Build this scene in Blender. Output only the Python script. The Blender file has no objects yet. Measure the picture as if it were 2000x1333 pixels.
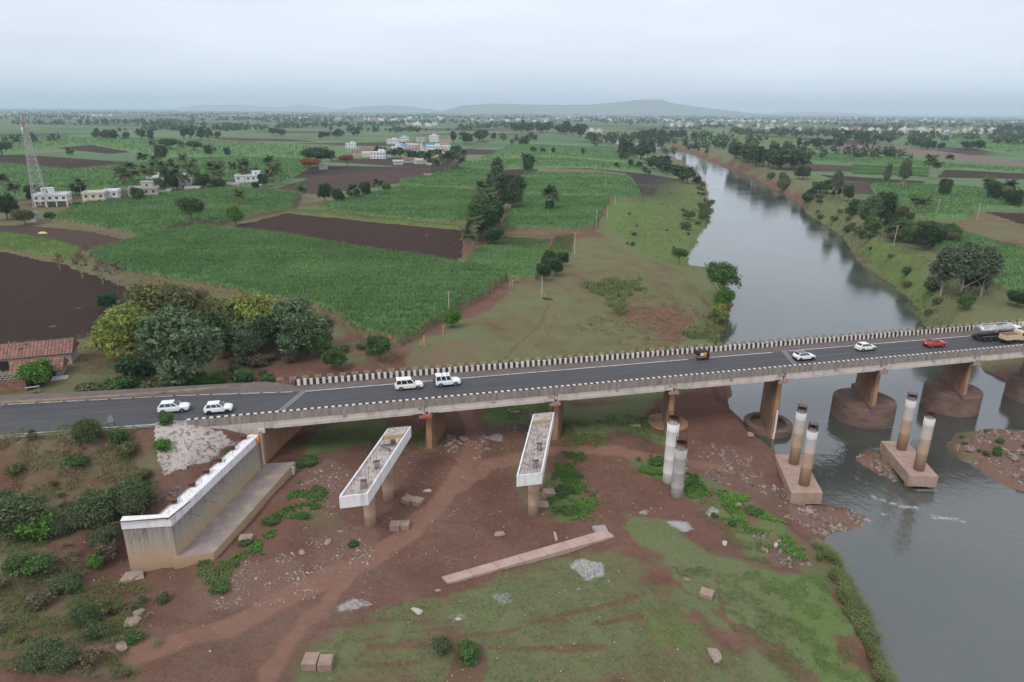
import bpy, math, random
import numpy as np
from mathutils import Matrix, Vector

# ------------------------------------------------------------------ camera
sc = bpy.context.scene
HC = 57.0                     # camera height over the river (water is z = 0, road is z = 14)
PITCH = math.atan((666.5 - 217) / 1333.0)
ROLL = 0.008
cam_data = bpy.data.cameras.new("camera")
cam_data.sensor_width = 36; cam_data.lens = 24
cam_data.clip_start = 0.5; cam_data.clip_end = 120000
cam = bpy.data.objects.new("camera", cam_data)
sc.collection.objects.link(cam)
_cp, _sp, _cr, _sr = math.cos(PITCH), math.sin(PITCH), math.cos(ROLL), math.sin(ROLL)
_R = Vector((1, 0, 0)); _U = Vector((0, _sp, _cp)); _F = Vector((0, _cp, -_sp))
_r = _R * _cr + _U * _sr; _u = -_R * _sr + _U * _cr
cam.matrix_world = Matrix(((_r.x, _u.x, -_F.x, 0), (_r.y, _u.y, -_F.y, 0), (_r.z, _u.z, -_F.z, HC), (0, 0, 0, 1)))
sc.camera = cam

# ------------------------------------------------------------------ sky, sun, exposure
SUN_EL, SUN_AZ = math.radians(48), math.radians(215)      # azimuth from +Y, clockwise
world = bpy.data.worlds.new("World"); sc.world = world; world.use_nodes = True
wn = world.node_tree; wn.nodes.clear()
def WN(t, **k):
    n = wn.nodes.new(t)
    for a, b in k.items(): setattr(n, a, b)
    return n
w_out = WN('ShaderNodeOutputWorld'); w_bg = WN('ShaderNodeBackground')
w_sky = WN('ShaderNodeTexSky', sky_type='NISHITA', sun_disc=False)
w_sky.sun_elevation = SUN_EL; w_sky.sun_rotation = SUN_AZ
w_sky.air_density = 1.0; w_sky.dust_density = 4.0; w_sky.ozone_density = 1.0; w_sky.altitude = 600
w_tc = WN('ShaderNodeTexCoord')
w_map = WN('ShaderNodeMapping'); w_map.inputs['Scale'].default_value = (1.0, 1.0, 5.5)
w_n = WN('ShaderNodeTexNoise'); w_n.inputs['Scale'].default_value = 2.1; w_n.inputs['Detail'].default_value = 6
w_n.inputs['Roughness'].default_value = 0.55
w_r = WN('ShaderNodeMapRange'); w_r.inputs[1].default_value = 0.3; w_r.inputs[2].default_value = 0.72
w_r.inputs[3].default_value = 0.72; w_r.inputs[4].default_value = 0.98
w_mix = WN('ShaderNodeMixRGB')
w_mix.inputs[2].default_value = (9.5, 10.1, 11.1, 1)        # thin overcast layer
wn.links.new(w_tc.outputs['Generated'], w_map.inputs[0]); wn.links.new(w_map.outputs[0], w_n.inputs['Vector'])
wn.links.new(w_n.outputs['Fac'], w_r.inputs[0]); wn.links.new(w_r.outputs[0], w_mix.inputs[0])
wn.links.new(w_sky.outputs[0], w_mix.inputs[1]); wn.links.new(w_mix.outputs[0], w_bg.inputs['Color'])
w_bg.inputs['Strength'].default_value = 0.10
wn.links.new(w_bg.outputs[0], w_out.inputs['Surface'])

sun_data = bpy.data.lights.new("sun", 'SUN'); sun_data.energy = 1.5; sun_data.angle = math.radians(20)
sun_data.color = (1.0, 0.95, 0.9)
sun = bpy.data.objects.new("sun", sun_data); sc.collection.objects.link(sun)
_d = Vector((math.sin(SUN_AZ) * math.cos(SUN_EL), math.cos(SUN_AZ) * math.cos(SUN_EL), math.sin(SUN_EL)))
sun.rotation_euler = _d.to_track_quat('Z', 'Y').to_euler()

sc.view_settings.view_transform = 'Standard'; sc.view_settings.look = 'None'
sc.view_settings.exposure = 0.10; sc.view_settings.gamma = 1.0
sc.view_settings.use_curve_mapping = False
sc.cycles.max_bounces = 5; sc.cycles.diffuse_bounces = 2; sc.cycles.glossy_bounces = 2
sc.cycles.transmission_bounces = 3; sc.cycles.transparent_max_bounces = 6; sc.cycles.volume_bounces = 1

# ------------------------------------------------------------------ helpers
rng = np.random.default_rng(7)
COL = sc.collection
PI = math.pi
def ray(px, py):
    u = (px - 1000) / 1333.0; v = -(py - 666.5) / 1333.0
    return _F + _r * u + _u * v
def W(px, py, z):
    """world point at height z seen at photograph pixel (px, py)"""
    d = ray(px, py); t = (z - HC) / d.z
    return Vector((d.x * t, d.y * t, z))
BA = math.radians(14.1)
BE = Vector((math.cos(BA), math.sin(BA), 0)); BN = Vector((-math.sin(BA), math.cos(BA), 0))
SK = 0.405                                                  # skew of the piers against the road
def B(s, t, z):                                             # bridge coordinates: along, across, up
    p = BE * s + BN * t; return Vector((p.x, p.y, z))
BRM = Matrix(((BE.x, BN.x, 0, 0), (BE.y, BN.y, 0, 0), (0, 0, 1, 0), (0, 0, 0, 1)))

def _hash(i, j, s):
    h = (i.astype(np.int64) * 374761393 + j.astype(np.int64) * 668265263 + s * 1274126177) & 0xffffffff
    h = ((h ^ (h >> 13)) * 1274126177) & 0xffffffff
    return ((h ^ (h >> 16)) & 0xffff) / 65535.0
def vnoise(x, y, s=0):
    i = np.floor(x); j = np.floor(y); fx = x - i; fy = y - j
    fx = fx * fx * (3 - 2 * fx); fy = fy * fy * (3 - 2 * fy)
    a = _hash(i, j, s); b = _hash(i + 1, j, s); c = _hash(i, j + 1, s); d = _hash(i + 1, j + 1, s)
    return a + (b - a) * fx + (c - a) * fy + (a - b - c + d) * fx * fy
def fbm(x, y, s=0, o=4):
    t = 0; a = 0.5; x = np.asarray(x, float); y = np.asarray(y, float)
    for k in range(o):
        t = t + a * vnoise(x, y, s + k); x = x * 2.03; y = y * 2.03; a *= 0.5
    return t / (1 - 0.5 ** o)
def sstep(a, b, x):
    t = np.clip((x - a) / (b - a), 0, 1); return t * t * (3 - 2 * t)
def inpoly(x, y, P):
    r = np.zeros(np.shape(x), bool); n = len(P)
    for i in range(n):
        x0, y0 = P[i][0], P[i][1]; x1, y1 = P[(i + 1) % n][0], P[(i + 1) % n][1]
        if y0 == y1: continue
        c = ((y0 > y) != (y1 > y)) & (x < (x1 - x0) * (y - y0) / (y1 - y0) + x0)
        r ^= c
    return r
def dline(x, y, P, closed=False):
    d = np.full(np.shape(x), 1e9); n = len(P)
    for i in range(n if closed else n - 1):
        ax, ay = P[i][0], P[i][1]; bx, by = P[(i + 1) % n][0], P[(i + 1) % n][1]
        vx, vy = bx - ax, by - ay; L = vx * vx + vy * vy + 1e-9
        t = np.clip(((x - ax) * vx + (y - ay) * vy) / L, 0, 1)
        d = np.minimum(d, np.hypot(x - ax - t * vx, y - ay - t * vy))
    return d
def sdpoly(x, y, P):
    d = dline(x, y, P, True); return np.where(inpoly(x, y, P), -d, d)

# --- object helpers
def link(o, parent=None):
    COL.objects.link(o)
    if parent is not None: o.parent = parent
    return o
def tag(o, label, cat, group=None):
    o["label"] = label; o["category"] = cat
    if group: o["group"] = group
    return o
def struct(o): o["kind"] = "structure"; return o
def empty(name, loc=(0, 0, 0), rz=0):
    o = bpy.data.objects.new(name, None); o.empty_display_size = 0.3
    o.location = loc; o.rotation_euler = (0, 0, rz); COL.objects.link(o); return o
def copy_tree(o, parent=None):
    c = o.copy(); COL.objects.link(c); c.parent = parent
    for ch in KIDS.get(o.name, ()): copy_tree(ch, c)
    return c
KIDS = {}
def kid(parent, o):
    KIDS.setdefault(parent.name, []).append(o); return o
def npmesh(name, V, Fq, mats=(), smooth=False, mi=None, attrs=None):
    """mesh from numpy arrays: V (n,3), Fq (m,3|4)"""
    me = bpy.data.meshes.new(name); V = np.asarray(V, np.float32); Fq = np.asarray(Fq, np.int32)
    m, k = Fq.shape
    me.vertices.add(len(V)); me.vertices.foreach_set("co", V.ravel())
    me.loops.add(m * k); me.loops.foreach_set("vertex_index", Fq.ravel())
    me.polygons.add(m); me.polygons.foreach_set("loop_start", np.arange(0, m * k, k, dtype=np.int32))
    for a in mats: me.materials.append(a)
    if mi is not None: me.polygons.foreach_set("material_index", np.asarray(mi, np.int32))
    me.polygons.foreach_set("use_smooth", np.full(m, smooth, bool))
    me.update(calc_edges=True)
    for an, (dom, arr) in (attrs or {}).items():
        at = me.attributes.new(an, 'FLOAT', dom); at.data.foreach_set("value", np.asarray(arr, np.float32))
    return me

class MB:
    """collects shapes into one mesh"""
    def __init__(s): s.v = []; s.f = []; s.m = []
    def add(s, vs, fs, m=0):
        o = len(s.v); s.v += [tuple(v) for v in vs]
        for f in fs: s.f.append(tuple(i + o for i in f)); s.m.append(m)
        return s
    def hexa(s, p, m=0):       # bottom 4 (ccw), top 4
        return s.add(p, [(3, 2, 1, 0), (4, 5, 6, 7), (0, 1, 5, 4), (1, 2, 6, 5), (2, 3, 7, 6), (3, 0, 4, 7)], m)
    def box(s, c, d, m=0, rz=0, tx=0, ty=0):
        x, y, z = d[0] / 2, d[1] / 2, d[2] / 2; ca, sa = math.cos(rz), math.sin(rz)
        P = []
        for k, f in ((-z, 1), (z, 1)):
            fx = 1 - tx if k > 0 else 1; fy = 1 - ty if k > 0 else 1
            for (a, b) in ((-x, -y), (x, -y), (x, y), (-x, y)):
                a *= fx; b *= fy
                P.append((c[0] + a * ca - b * sa, c[1] + a * sa + b * ca, c[2] + k))
        return s.hexa(P, m)
    def prism(s, poly, z0, z1, m=0, mt=None):
        n = len(poly); z0 = z0 if hasattr(z0, '__len__') else [z0] * n; z1 = z1 if hasattr(z1, '__len__') else [z1] * n
        vs = [(p[0], p[1], z0[i]) for i, p in enumerate(poly)] + [(p[0], p[1], z1[i]) for i, p in enumerate(poly)]
        s.add(vs, [(i, (i + 1) % n, n + (i + 1) % n, n + i) for i in range(n)] + [tuple(reversed(range(n)))], m)
        s.add(vs[n:], [tuple(range(n))], m if mt is None else mt); return s
    def cyl(s, a, b, r0, r1=None, n=10, m=0, caps=True):
        a = Vector(a); b = Vector(b); r1 = r0 if r1 is None else r1
        d = (b - a).normalized(); q = d.to_track_quat('Z', 'Y'); ux = q @ Vector((1, 0, 0)); uy = q @ Vector((0, 1, 0))
        vs = []
        for p, r in ((a, r0), (b, r1)):
            for i in range(n):
                t = 2 * PI * i / n; vs.append(p + ux * (r * math.cos(t)) + uy * (r * math.sin(t)))
        fs = [(i, (i + 1) % n, n + (i + 1) % n, n + i) for i in range(n)]
        if caps: fs += [tuple(reversed(range(n))), tuple(range(n, 2 * n))]
        return s.add(vs, fs, m)
    def path(s, pts, rs, n=6, m=0):
        for i in range(len(pts) - 1): s.cyl(pts[i], pts[i + 1], rs[i], rs[i + 1], n, m, caps=(i == len(pts) - 2))
        return s
    def lathe(s, c, prof, n=24, m=0, a=1, b=1):   # prof [(r,z)...]
        vs = []; k = len(prof)
        for r, z in prof:
            for i in range(n):
                t = 2 * PI * i / n; vs.append((c[0] + a * r * math.cos(t), c[1] + b * r * math.sin(t), c[2] + z))
        fs = []
        for j in range(k - 1):
            for i in range(n): fs.append((j * n + i, j * n + (i + 1) % n, (j + 1) * n + (i + 1) % n, (j + 1) * n + i))
        fs.append(tuple(reversed(range(n)))); fs.append(tuple(range((k - 1) * n, k * n)))
        return s.add(vs, fs, m)
    def mesh(s, name, mats, smooth=False):
        me = bpy.data.meshes.new(name); me.from_pydata(s.v, [], s.f)
        for a in (mats if isinstance(mats, (list, tuple)) else [mats]): me.materials.append(a)
        me.polygons.foreach_set("material_index", s.m)
        if smooth: me.polygons.foreach_set("use_smooth", [True] * len(s.f))
        me.update(); return me
    def build(s, name, mats, parent=None, smooth=False, bevel=0):
        o = bpy.data.objects.new(name, s.mesh(name, mats, smooth)); link(o, parent)
        if bevel:
            b = o.modifiers.new("bevel", 'BEVEL'); b.width = bevel; b.segments = 2; b.limit_method = 'ANGLE'
        if parent is not None: kid(parent, o)
        return o
def inst(name, me, parent=None, loc=None, rz=0, sc_=None):
    o = bpy.data.objects.new(name, me); link(o, parent)
    if loc is not None: o.location = loc
    if rz: o.rotation_euler = (0, 0, rz)
    if sc_ is not None: o.scale = (sc_,) * 3 if not hasattr(sc_, '__len__') else sc_
    if parent is not None: kid(parent, o)
    return o
# ------------------------------------------------------------------ materials
class NT:
    def __init__(s, name):
        s.m = bpy.data.materials.new(name); s.m.use_nodes = True; s.t = s.m.node_tree
        s.b = s.t.nodes['Principled BSDF']; s.out = s.t.nodes['Material Output']
        s.b.inputs['Specular IOR Level'].default_value = 0.25
        s.tc = None
    def n(s, t, **k):
        q = s.t.nodes.new(t)
        for a, b in k.items(): setattr(q, a, b)
        return q
    def l(s, a, b): s.t.links.new(a, b)
    def coord(s, kind='Object'):
        if kind == 'World':
            g = s.n('ShaderNodeNewGeometry'); return g.outputs['Position']
        if s.tc is None: s.tc = s.n('ShaderNodeTexCoord')
        return s.tc.outputs[kind]
    def scaled(s, vec, sc_):
        q = s.n('ShaderNodeMapping'); q.inputs['Scale'].default_value = sc_; s.l(vec, q.inputs[0]); return q.outputs[0]
    def noise(s, vec, scale, det=4, rough=0.6, dist=0):
        q = s.n('ShaderNodeTexNoise'); q.inputs['Scale'].default_value = scale; q.inputs['Detail'].default_value = det
        q.inputs['Roughness'].default_value = rough; q.inputs['Distortion'].default_value = dist; s.l(vec, q.inputs['Vector']); return q.outputs['Fac']
    def rng(s, v, a, b, c=0.0, d=1.0):
        q = s.n('ShaderNodeMapRange'); 
        for i, x in enumerate((a, b, c, d)): q.inputs[i + 1].default_value = x
        s.l(v, q.inputs[0]); return q.outputs[0]
    def mix(s, f, a, b, mode='MIX'):
        q = s.n('ShaderNodeMixRGB', blend_type=mode)
        for i, x in enumerate((f, a, b)):
            if isinstance(x, (int, float)): q.inputs[i].default_value = x if i == 0 else (x, x, x, 1)
            elif isinstance(x, (tuple, list)): q.inputs[i].default_value = tuple(x) + (1,)
            else: s.l(x, q.inputs[i])
        return q.outputs[0]
    def math(s, op, a, b=0.0, clamp=False):
        q = s.n('ShaderNodeMath', operation=op, use_clamp=clamp)
        for i, x in enumerate((a, b)):
            if isinstance(x, (int, float)): q.inputs[i].default_value = x
            else: s.l(x, q.inputs[i])
        return q.outputs[0]
    def attr(s, name):
        q = s.n('ShaderNodeAttribute', attribute_name=name); return q.outputs['Fac']
    def ramp(s, v, stops):
        q = s.n('ShaderNodeValToRGB'); e = q.color_ramp.elements
        while len(e) < len(stops): e.new(0.5)
        for i, (p, c) in enumerate(stops): e[i].position = p; e[i].color = tuple(c) + (1,)
        s.l(v, q.inputs[0]); return q.outputs[0]
    def base(s, c):
        if isinstance(c, (tuple, list)): s.b.inputs['Base Color'].default_value = tuple(c) + (1,)
        else: s.l(c, s.b.inputs['Base Color'])
        return s
    def set(s, rough=None, metal=None, spec=None):
        if rough is not None: s.b.inputs['Roughness'].default_value = rough
        if metal is not None: s.b.inputs['Metallic'].default_value = metal
        if spec is not None: s.b.inputs['Specular IOR Level'].default_value = spec
        return s
    def bump(s, h, strength=0.4, dist=0.1):
        q = s.n('ShaderNodeBump'); q.inputs['Strength'].default_value = strength; q.inputs['Distance'].default_value = dist
        s.l(h, q.inputs['Height']); s.l(q.outputs[0], s.b.inputs['Normal']); return s
def plain(name, c, rough=0.7, metal=0.0, spec=0.25, var=0.0, vs=3.0):
    t = NT(name); t.set(rough, metal, spec)
    if var:
        f = t.noise(t.coord('Object'), vs, 5); t.base(t.mix(f, tuple(x * (1 - var) for x in c), tuple(x * (1 + var) for x in c)))
    else: t.base(c)
    return t.m
def worn(name, c, stain, sscale=(1, 1, 0.25), amt=(0.45, 0.75), rough=0.85, s2=1.5, fine=14.0):
    """painted / cast concrete with vertical stains"""
    t = NT(name); t.set(rough); co = t.coord('World')
    a = t.noise(t.scaled(co, sscale), s2, 6, 0.65); f = t.rng(a, amt[0], amt[1])
    b = t.noise(co, fine, 5, 0.7); c1 = t.mix(b, tuple(x * 0.85 for x in c), tuple(min(1, x * 1.12) for x in c))
    t.base(t.mix(f, c1, stain)); t.bump(b, 0.25, 0.05); return t.m
M = {}
M['asphalt'] = None
def foliage(name, c1, c2, c3=None, trans=0.25):
    t = NT(name); t.set(0.75, spec=0.05)
    a = t.attr('tint'); col = t.ramp(a, [(0, c1), (0.6, c2), (1, c3 or c2)])
    t.base(col)
    tr = t.n('ShaderNodeBsdfTranslucent'); t.l(col, tr.inputs['Color'])
    mx = t.n('ShaderNodeMixShader'); mx.inputs[0].default_value = trans
    t.l(t.b.outputs[0], mx.inputs[1]); t.l(tr.outputs[0], mx.inputs[2]); t.l(mx.outputs[0], t.out.inputs['Surface'])
    return t.m
def g3(r, g, b): return (r, g, b)
M['leaf_lime'] = foliage('leaf_lime', (.135, .176, .047), (.270, .317, .081), (.405, .446, .128))
M['leaf_grey'] = foliage('leaf_grey', (.085, .135, .07), (.155, .22, .11), (.245, .32, .17))
M['leaf_olive'] = foliage('leaf_olive', (.094, .106, .044), (.175, .194, .081), (.250, .250, .112))
M['leaf_dark'] = foliage('leaf_dark', (.039, .072, .033), (.072, .124, .055), (.111, .176, .072))
M['leaf_mid'] = foliage('leaf_mid', (.056, .106, .037), (.106, .188, .062), (.163, .263, .088))
M['leaf_bright'] = foliage('leaf_bright', (.069, .149, .034), (.127, .253, .052), (.184, .322, .069))
M['leaf_dry'] = foliage('leaf_dry', (.115, .098, .063), (.196, .167, .103), (.253, .218, .138))
M['leaf_palm'] = foliage('leaf_palm', (.06, .095, .04), (.11, .155, .065), (.18, .19, .09))
M['leaf_flame'] = foliage('leaf_flame', (.06, .09, .03), (.42, .10, .04), (.58, .15, .06))
M['leaf_euca'] = foliage('leaf_euca', (.078, .111, .065), (.143, .189, .104), (.208, .247, .143))
M['leaf_far'] = foliage('leaf_far', (.035, .06, .028), (.065, .105, .046), (.10, .145, .062), 0.15)
M['cane'] = foliage('cane', (.078, .15, .052), (.155, .28, .10), (.285, .42, .175), 0.3)
M['cane_light'] = foliage('cane_light', (.10, .17, .045), (.17, .27, .075), (.24, .34, .11), 0.3)
M['grass_blade'] = foliage('grass_blade', (.10, .145, .05), (.16, .22, .075), (.24, .28, .12), 0.3)
M['reed'] = foliage('reed', (.14, .17, .065), (.22, .26, .11), (.33, .33, .18), 0.3)
M['straw'] = foliage('straw', (.19, .15, .08), (.28, .22, .13), (.36, .30, .18), 0.2)
M['bark'] = plain('bark', (.14, .11, .085), 0.9, var=0.35, vs=6)
M['bark_pale'] = plain('bark_pale', (.34, .30, .25), 0.9, var=0.3, vs=5)
M['bark_palm'] = plain('bark_palm', (.24, .21, .18), 0.9, var=0.3, vs=5)
M['white_paint'] = worn('white_paint', (.72, .71, .69), (.42, .38, .33), (1, 1, .3), (.55, .9), 0.7, 1.2)
M['house_white'] = worn('house_white', (.70, .70, .69), (.45, .43, .40), (1, 1, .35), (.6, .9), 0.8, .35, 3)
M['house_grey'] = worn('house_grey', (.44, .41, .38), (.30, .27, .25), (1, 1, .35), (.5, .85), 0.85, .35, 3)
M['house_cream'] = worn('house_cream', (.60, .54, .44), (.40, .35, .29), (1, 1, .35), (.55, .9), 0.85, .35, 3)
M['house_pink'] = worn('house_pink', (.55, .40, .36), (.38, .28, .26), (1, 1, .35), (.55, .9), 0.85, .35, 3)
M['house_blue'] = worn('house_blue', (.22, .38, .58), (.2, .3, .42), (1, 1, .35), (.55, .9), 0.8, .35, 3)
M['tin_roof'] = worn('tin_roof', (.40, .40, .41), (.24, .19, .16), (1, 1, 1), (.5, .8), 0.5, .5, 3)
M['tile_roof'] = worn('tile_roof', (.27, .135, .105), (.17, .10, .085), (1, 1, 1), (.45, .8), 0.85, .8, 6)
M['window_dark'] = plain('window_dark', (.03, .032, .036), 0.25, spec=0.5)
M['dark_hole'] = plain('dark_hole', (.035, .03, .028), 0.9)
M['blue_sheet'] = plain('blue_sheet', (.05, .24, .52), 0.5)
M['rust'] = plain('rust', (.13, .06, .04), 0.85, var=0.4, vs=8)
M['steel_grey'] = plain('steel_grey', (.36, .36, .36), 0.5, 0.6)
M['galv'] = plain('galv', (.42, .40, .38), 0.55, 0.3, var=0.2)
M['orange_paint'] = plain('orange_paint', (.62, .20, .06), 0.6)
M['yellow_paint'] = worn('yellow_paint', (.44, .34, .20), (.30, .24, .18), (1, 1, 1), (.5, .8), 0.7, 2.0)
M['black_paint'] = worn('black_paint', (.035, .035, .037), (.12, .105, .095), (1, 1, .4), (.5, .8), 0.75, 1.4)
M['red_paint'] = worn('red_paint', (.48, .10, .07), (.40, .22, .17), (1, 1, 1), (.45, .7), 0.8, 1.2)
M['stripe_white'] = worn('stripe_white', (.66, .60, .55), (.42, .28, .20), (1, 1, .45), (.5, .78), 0.8, 2.2)
M['line_paint'] = worn('line_paint', (.68, .67, .66), (.16, .15, .15), (1, 1, 1), (.5, .72), 0.7, 1.6)

M['tarp_brown'] = plain('tarp_brown', (.19, .11, .085), .8, var=.25, vs=2)
M['tarp_yellow'] = plain('tarp_yellow', (.62, .48, .16), .7, var=.2)
M['teal_door'] = plain('teal_door', (.05, .16, .15), .6)
M['brick_red'] = worn('brick_red', (.25, .12, .09), (.33, .25, .21), (1, 1, 1), (.5, .7), .9, 1.5)
M['conc_pole'] = plain('conc_pole', (.50, .47, .44), .85, var=.15)
M['leaf_scrub'] = foliage('leaf_scrub', (.07, .10, .045), (.135, .175, .08), (.21, .24, .12))
# ------------------------------------------------------------------ terrain
PLAIN = 9.0
def PX(pts, z): return [W(a, b, z) for a, b in pts]
LEFT_BANK = [(1725, 1333), (1700, 1250), (1672, 1180), (1640, 1120), (1604, 1060), (1603, 1042), (1640, 1030), (1678, 1026),
             (1690, 1008), (1655, 990), (1600, 985), (1545, 960), (1512, 895), (1470, 862), (1440, 825), (1428, 790), (1432, 750),
             (1420, 700), (1392, 668), (1418, 640), (1430, 600), (1424, 560), (1410, 525), (1345, 520), (1352, 490),
             (1378, 440), (1388, 405), (1382, 365), (1366, 340), (1335, 316), (1300, 300), (1262, 289), (1150, 272), (1095, 266)]
RIGHT_BANK = [(1100, 261), (1155, 265), (1235, 277), (1292, 286), (1345, 296), (1400, 318), (1460, 342), (1510, 368), (1556, 392), (1592, 428),
              (1642, 456), (1682, 515), (1742, 556), (1782, 588), (1806, 636), (1850, 672), (1908, 708), (1950, 738), (1990, 770), (2060, 800)]
RIVER = PX(LEFT_BANK, 0) + PX(RIGHT_BANK, 0) + [Vector((135, 85, 0)), Vector((135, 20, 0)), Vector((38, 20, 0))]
ISLES = [PX([(1846, 872), (1870, 845), (1935, 838), (2020, 845), (2080, 900), (2050, 975), (1990, 960), (1930, 930), (1880, 900)], 0),
         PX([(1672, 900), (1690, 878), (1725, 880), (1755, 920), (1748, 940), (1715, 925)], 0)]
CTRL = [(830, 875, 5.4), (900, 860, 5.0), (1085, 848, 4.6), (1190, 850, 4.3), (1300, 838, 3.4), (724, 1024, 5.0), (759, 973, 5.0), (1041, 1004, 3.2), (1041, 960, 3.3),
        (1305, 940, 2.0), (1322, 968, 2.6), (1260, 930, 2.6), (254, 1120, 6.1), (330, 1115, 6.3), (417, 1100, 6.7), (500, 1010, 6.4), (580, 925, 6.4), (620, 850, 6.6),
        (900, 1100, 4.6), (700, 1200, 5.0), (700, 1330, 5.2), (500, 1200, 5.8), (300, 1300, 7.0), (100, 1300, 8.2), (0, 1100, 9.2), (-60, 1333, 9.0), (150, 1150, 7.6),
        (200, 1000, 9.0), (60, 980, 9.6), (300, 950, 9.3), (400, 960, 9.0), (1300, 1200, 4.2), (1100, 1300, 4.6), (1500, 1250, 3.6), (1640, 1320, 3.4), (1200, 1050, 3.9), (1290, 1080, 3.7),
        (1420, 1120, 3.5), (1540, 1160, 3.2), (1560, 1080, 2.0), (1480, 1050, 2.4), (1450, 1000, 2.6), (1450, 880, 2.2), (1380, 900, 2.4), (1480, 930, 1.6), (1560, 1010, 1.2), (1640, 1010, .7),
        (1400, 790, 3.6), (1340, 760, 4.6), (700, 690, 8.6), (640, 720, 8.4), (850, 680, 7.8), (1000, 650, 7.0), (1100, 680, 6.6), (1250, 670, 6.0), (1250, 560, 6.6), (1150, 480, 8.2), (1200, 520, 7.4), (1320, 560, 5.6), (1340, 620, 5.0),
        (1000, 580, 8.0), (900, 640, 8.4), (1060, 540, 8.5), (1250, 450, 8.0), (1330, 430, 6.5), (700, 790, 7.2), (800, 770, 7.0), (1000, 760, 6.0), (500, 720, 8.2), (400, 740, 8.8), (300, 740, 8.8), (100, 740, 10), (1900, 600, 7.5), (1930, 700, 1.2), (1980, 718, 1.8), (2000, 690, 3), (2060, 690, 4), (2060, 760, 2.5), (2010, 655, 5), (2080, 640, 7), (1990, 745, 1.6), (1850, 640, 3.5),
        (100, 560, PLAIN), (400, 600, PLAIN), (600, 600, PLAIN), (600, 640, PLAIN), (800, 600, PLAIN), (950, 520, PLAIN), (600, 480, PLAIN), (100, 480, PLAIN), (300, 440, PLAIN), (1000, 440, PLAIN), (1150, 430, PLAIN),
        (800, 400, PLAIN), (1250, 380, PLAIN), (1250, 340, PLAIN), (1000, 350, PLAIN), (500, 350, PLAIN), (100, 350, PLAIN), (1900, 520, PLAIN), (1950, 440, PLAIN), (1800, 420, PLAIN), (1700, 370, PLAIN), (1600, 330, PLAIN), (1950, 350, PLAIN), (1500, 300, PLAIN),
        (700, 300, PLAIN), (1200, 300, PLAIN), (300, 300, PLAIN), (1800, 300, PLAIN), (1000, 265, PLAIN), (300, 260, PLAIN), (1700, 260, PLAIN)]
_cp = np.array([tuple(W(*c)) for c in CTRL])
def height(x, y, detail=True):
    x = np.atleast_1d(np.asarray(x, float)); y = np.atleast_1d(np.asarray(y, float)); shp = x.shape
    x = x.ravel(); y = y.ravel()
    far = np.hypot(x, y); near = sstep(500, 200, far); h = np.full(x.shape, PLAIN); sel = near > 0
    xs, ys = x[sel], y[sel]; num = np.full(xs.shape, PLAIN * 1e-12); den = np.full(xs.shape, 1e-12)
    for a, b, c in _cp:
        w = (xs - a) ** 2 + (ys - b) ** 2 + 1.0; w = 1.0 / (w * w * w) ** .58
        num += w * c; den += w
    h[sel] = num / den
    h = h * near + PLAIN * (1 - near)
    s = x * BE.x + y * BE.y; t = x * BN.x + y * BN.y
    if detail:
        amp = 0.35 * near + 0.05
        h = h + (fbm(x / 7, y / 7, 3, 4) - 0.5) * 2 * amp * np.where(h > PLAIN - 0.3, 0.35, 1) + (fbm(x / 1.3, y / 1.3, 9, 3) - 0.5) * 0.25 * near
    # river banks
    wob = (fbm(x / 9, y / 9, 21, 3) - 0.5) * 4.0 * sstep(0, 60, far - 60) + (fbm(x / 2.2, y / 2.2, 22, 3) - 0.5) * 1.6
    sd = sdpoly(x, y, RIVER) + wob
    cut = 0.45 + 0.9 * (vnoise(x / 6, y / 6, 31) > 0.5)
    spit = sstep(14, 6, np.hypot(x - 47, y - 86))
    bank = np.where(sd > 0, 0.05 + np.minimum(sd * (0.75 + 0.5 * cut * (1 - spit)) * (1 - 0.8 * spit), 30), np.maximum(sd * 0.4, -1.6))
    lb = sstep(150, 200, y) * sstep(2600, 1200, y) * (x < np.interp(y, [100, 230, 300, 420, 600, 900, 1000, 1200, 1370, 3000], [75, 82, 98, 138, 192, 226, 232, 260, 400, 400]))
    bank = np.where((sd > 0) & (lb > 0), bank * (1 - lb) + lb * (.05 + np.interp(y, [200, 450, 700, 1000], [.24, .13, .07, .045]) * sd), bank)
    h = np.where(sd > 0, np.minimum(h, bank + np.maximum(0, sd - 5) * 0.5 * (1 - lb)), np.minimum(h, bank))
    for P in ISLES:
        d = -sdpoly(x, y, P) + (fbm(x / 1.5, y / 1.5, 41, 3) - 0.5) * 1.2
        h = np.where(d > -2.5, np.maximum(h, np.minimum(d * 0.45, 0.75 + 0.5 * fbm(x / 2.0, y / 2.0, 43, 3))), h)
    fw = (s > -22.0 + .385 * (t - 74.3)) & (s < -8 + .385 * (t - 74.3)) & (t > 72.5) & (t < 97)
    h = np.where(fw, np.minimum(h, 6.7), h)
    # road embankment (left approach)
    lim = -15.6 + SK * (t - 97)
    top = 13.9
    d = np.maximum(np.maximum(96.8 - t, (t - 111.8 - 0.1 * np.maximum(0, -14 - s))), 0)
    d = np.where(s > lim, np.hypot(d, (s - lim) * 6), d)
    d = d + np.where((t < 99), np.clip(s + 22.5, 0, 9) * 0.6 * sstep(99, 96.5, t), 0)
    d = np.where((t < 96.9) & (s > -22.2 + .385 * (t - 74.3)), d + 30, d)
    rough = (fbm(x / 2.5, y / 2.5, 51, 3) - 0.5) * 0.7 * sstep(0.3, 2, d)
    h = np.maximum(h, np.where(s < lim + 4, top - d / 1.55 + rough, -50))
    d = np.where(s < 185, 185 - s, 0) * 0.9 + np.maximum(np.maximum(96.8 - t, (t - 111.8)), 0)
    h = np.maximum(h, top - d / 1.8)
    return h.reshape(shp)
def gz(x, y): return float(height(x, y)[0])
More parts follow.
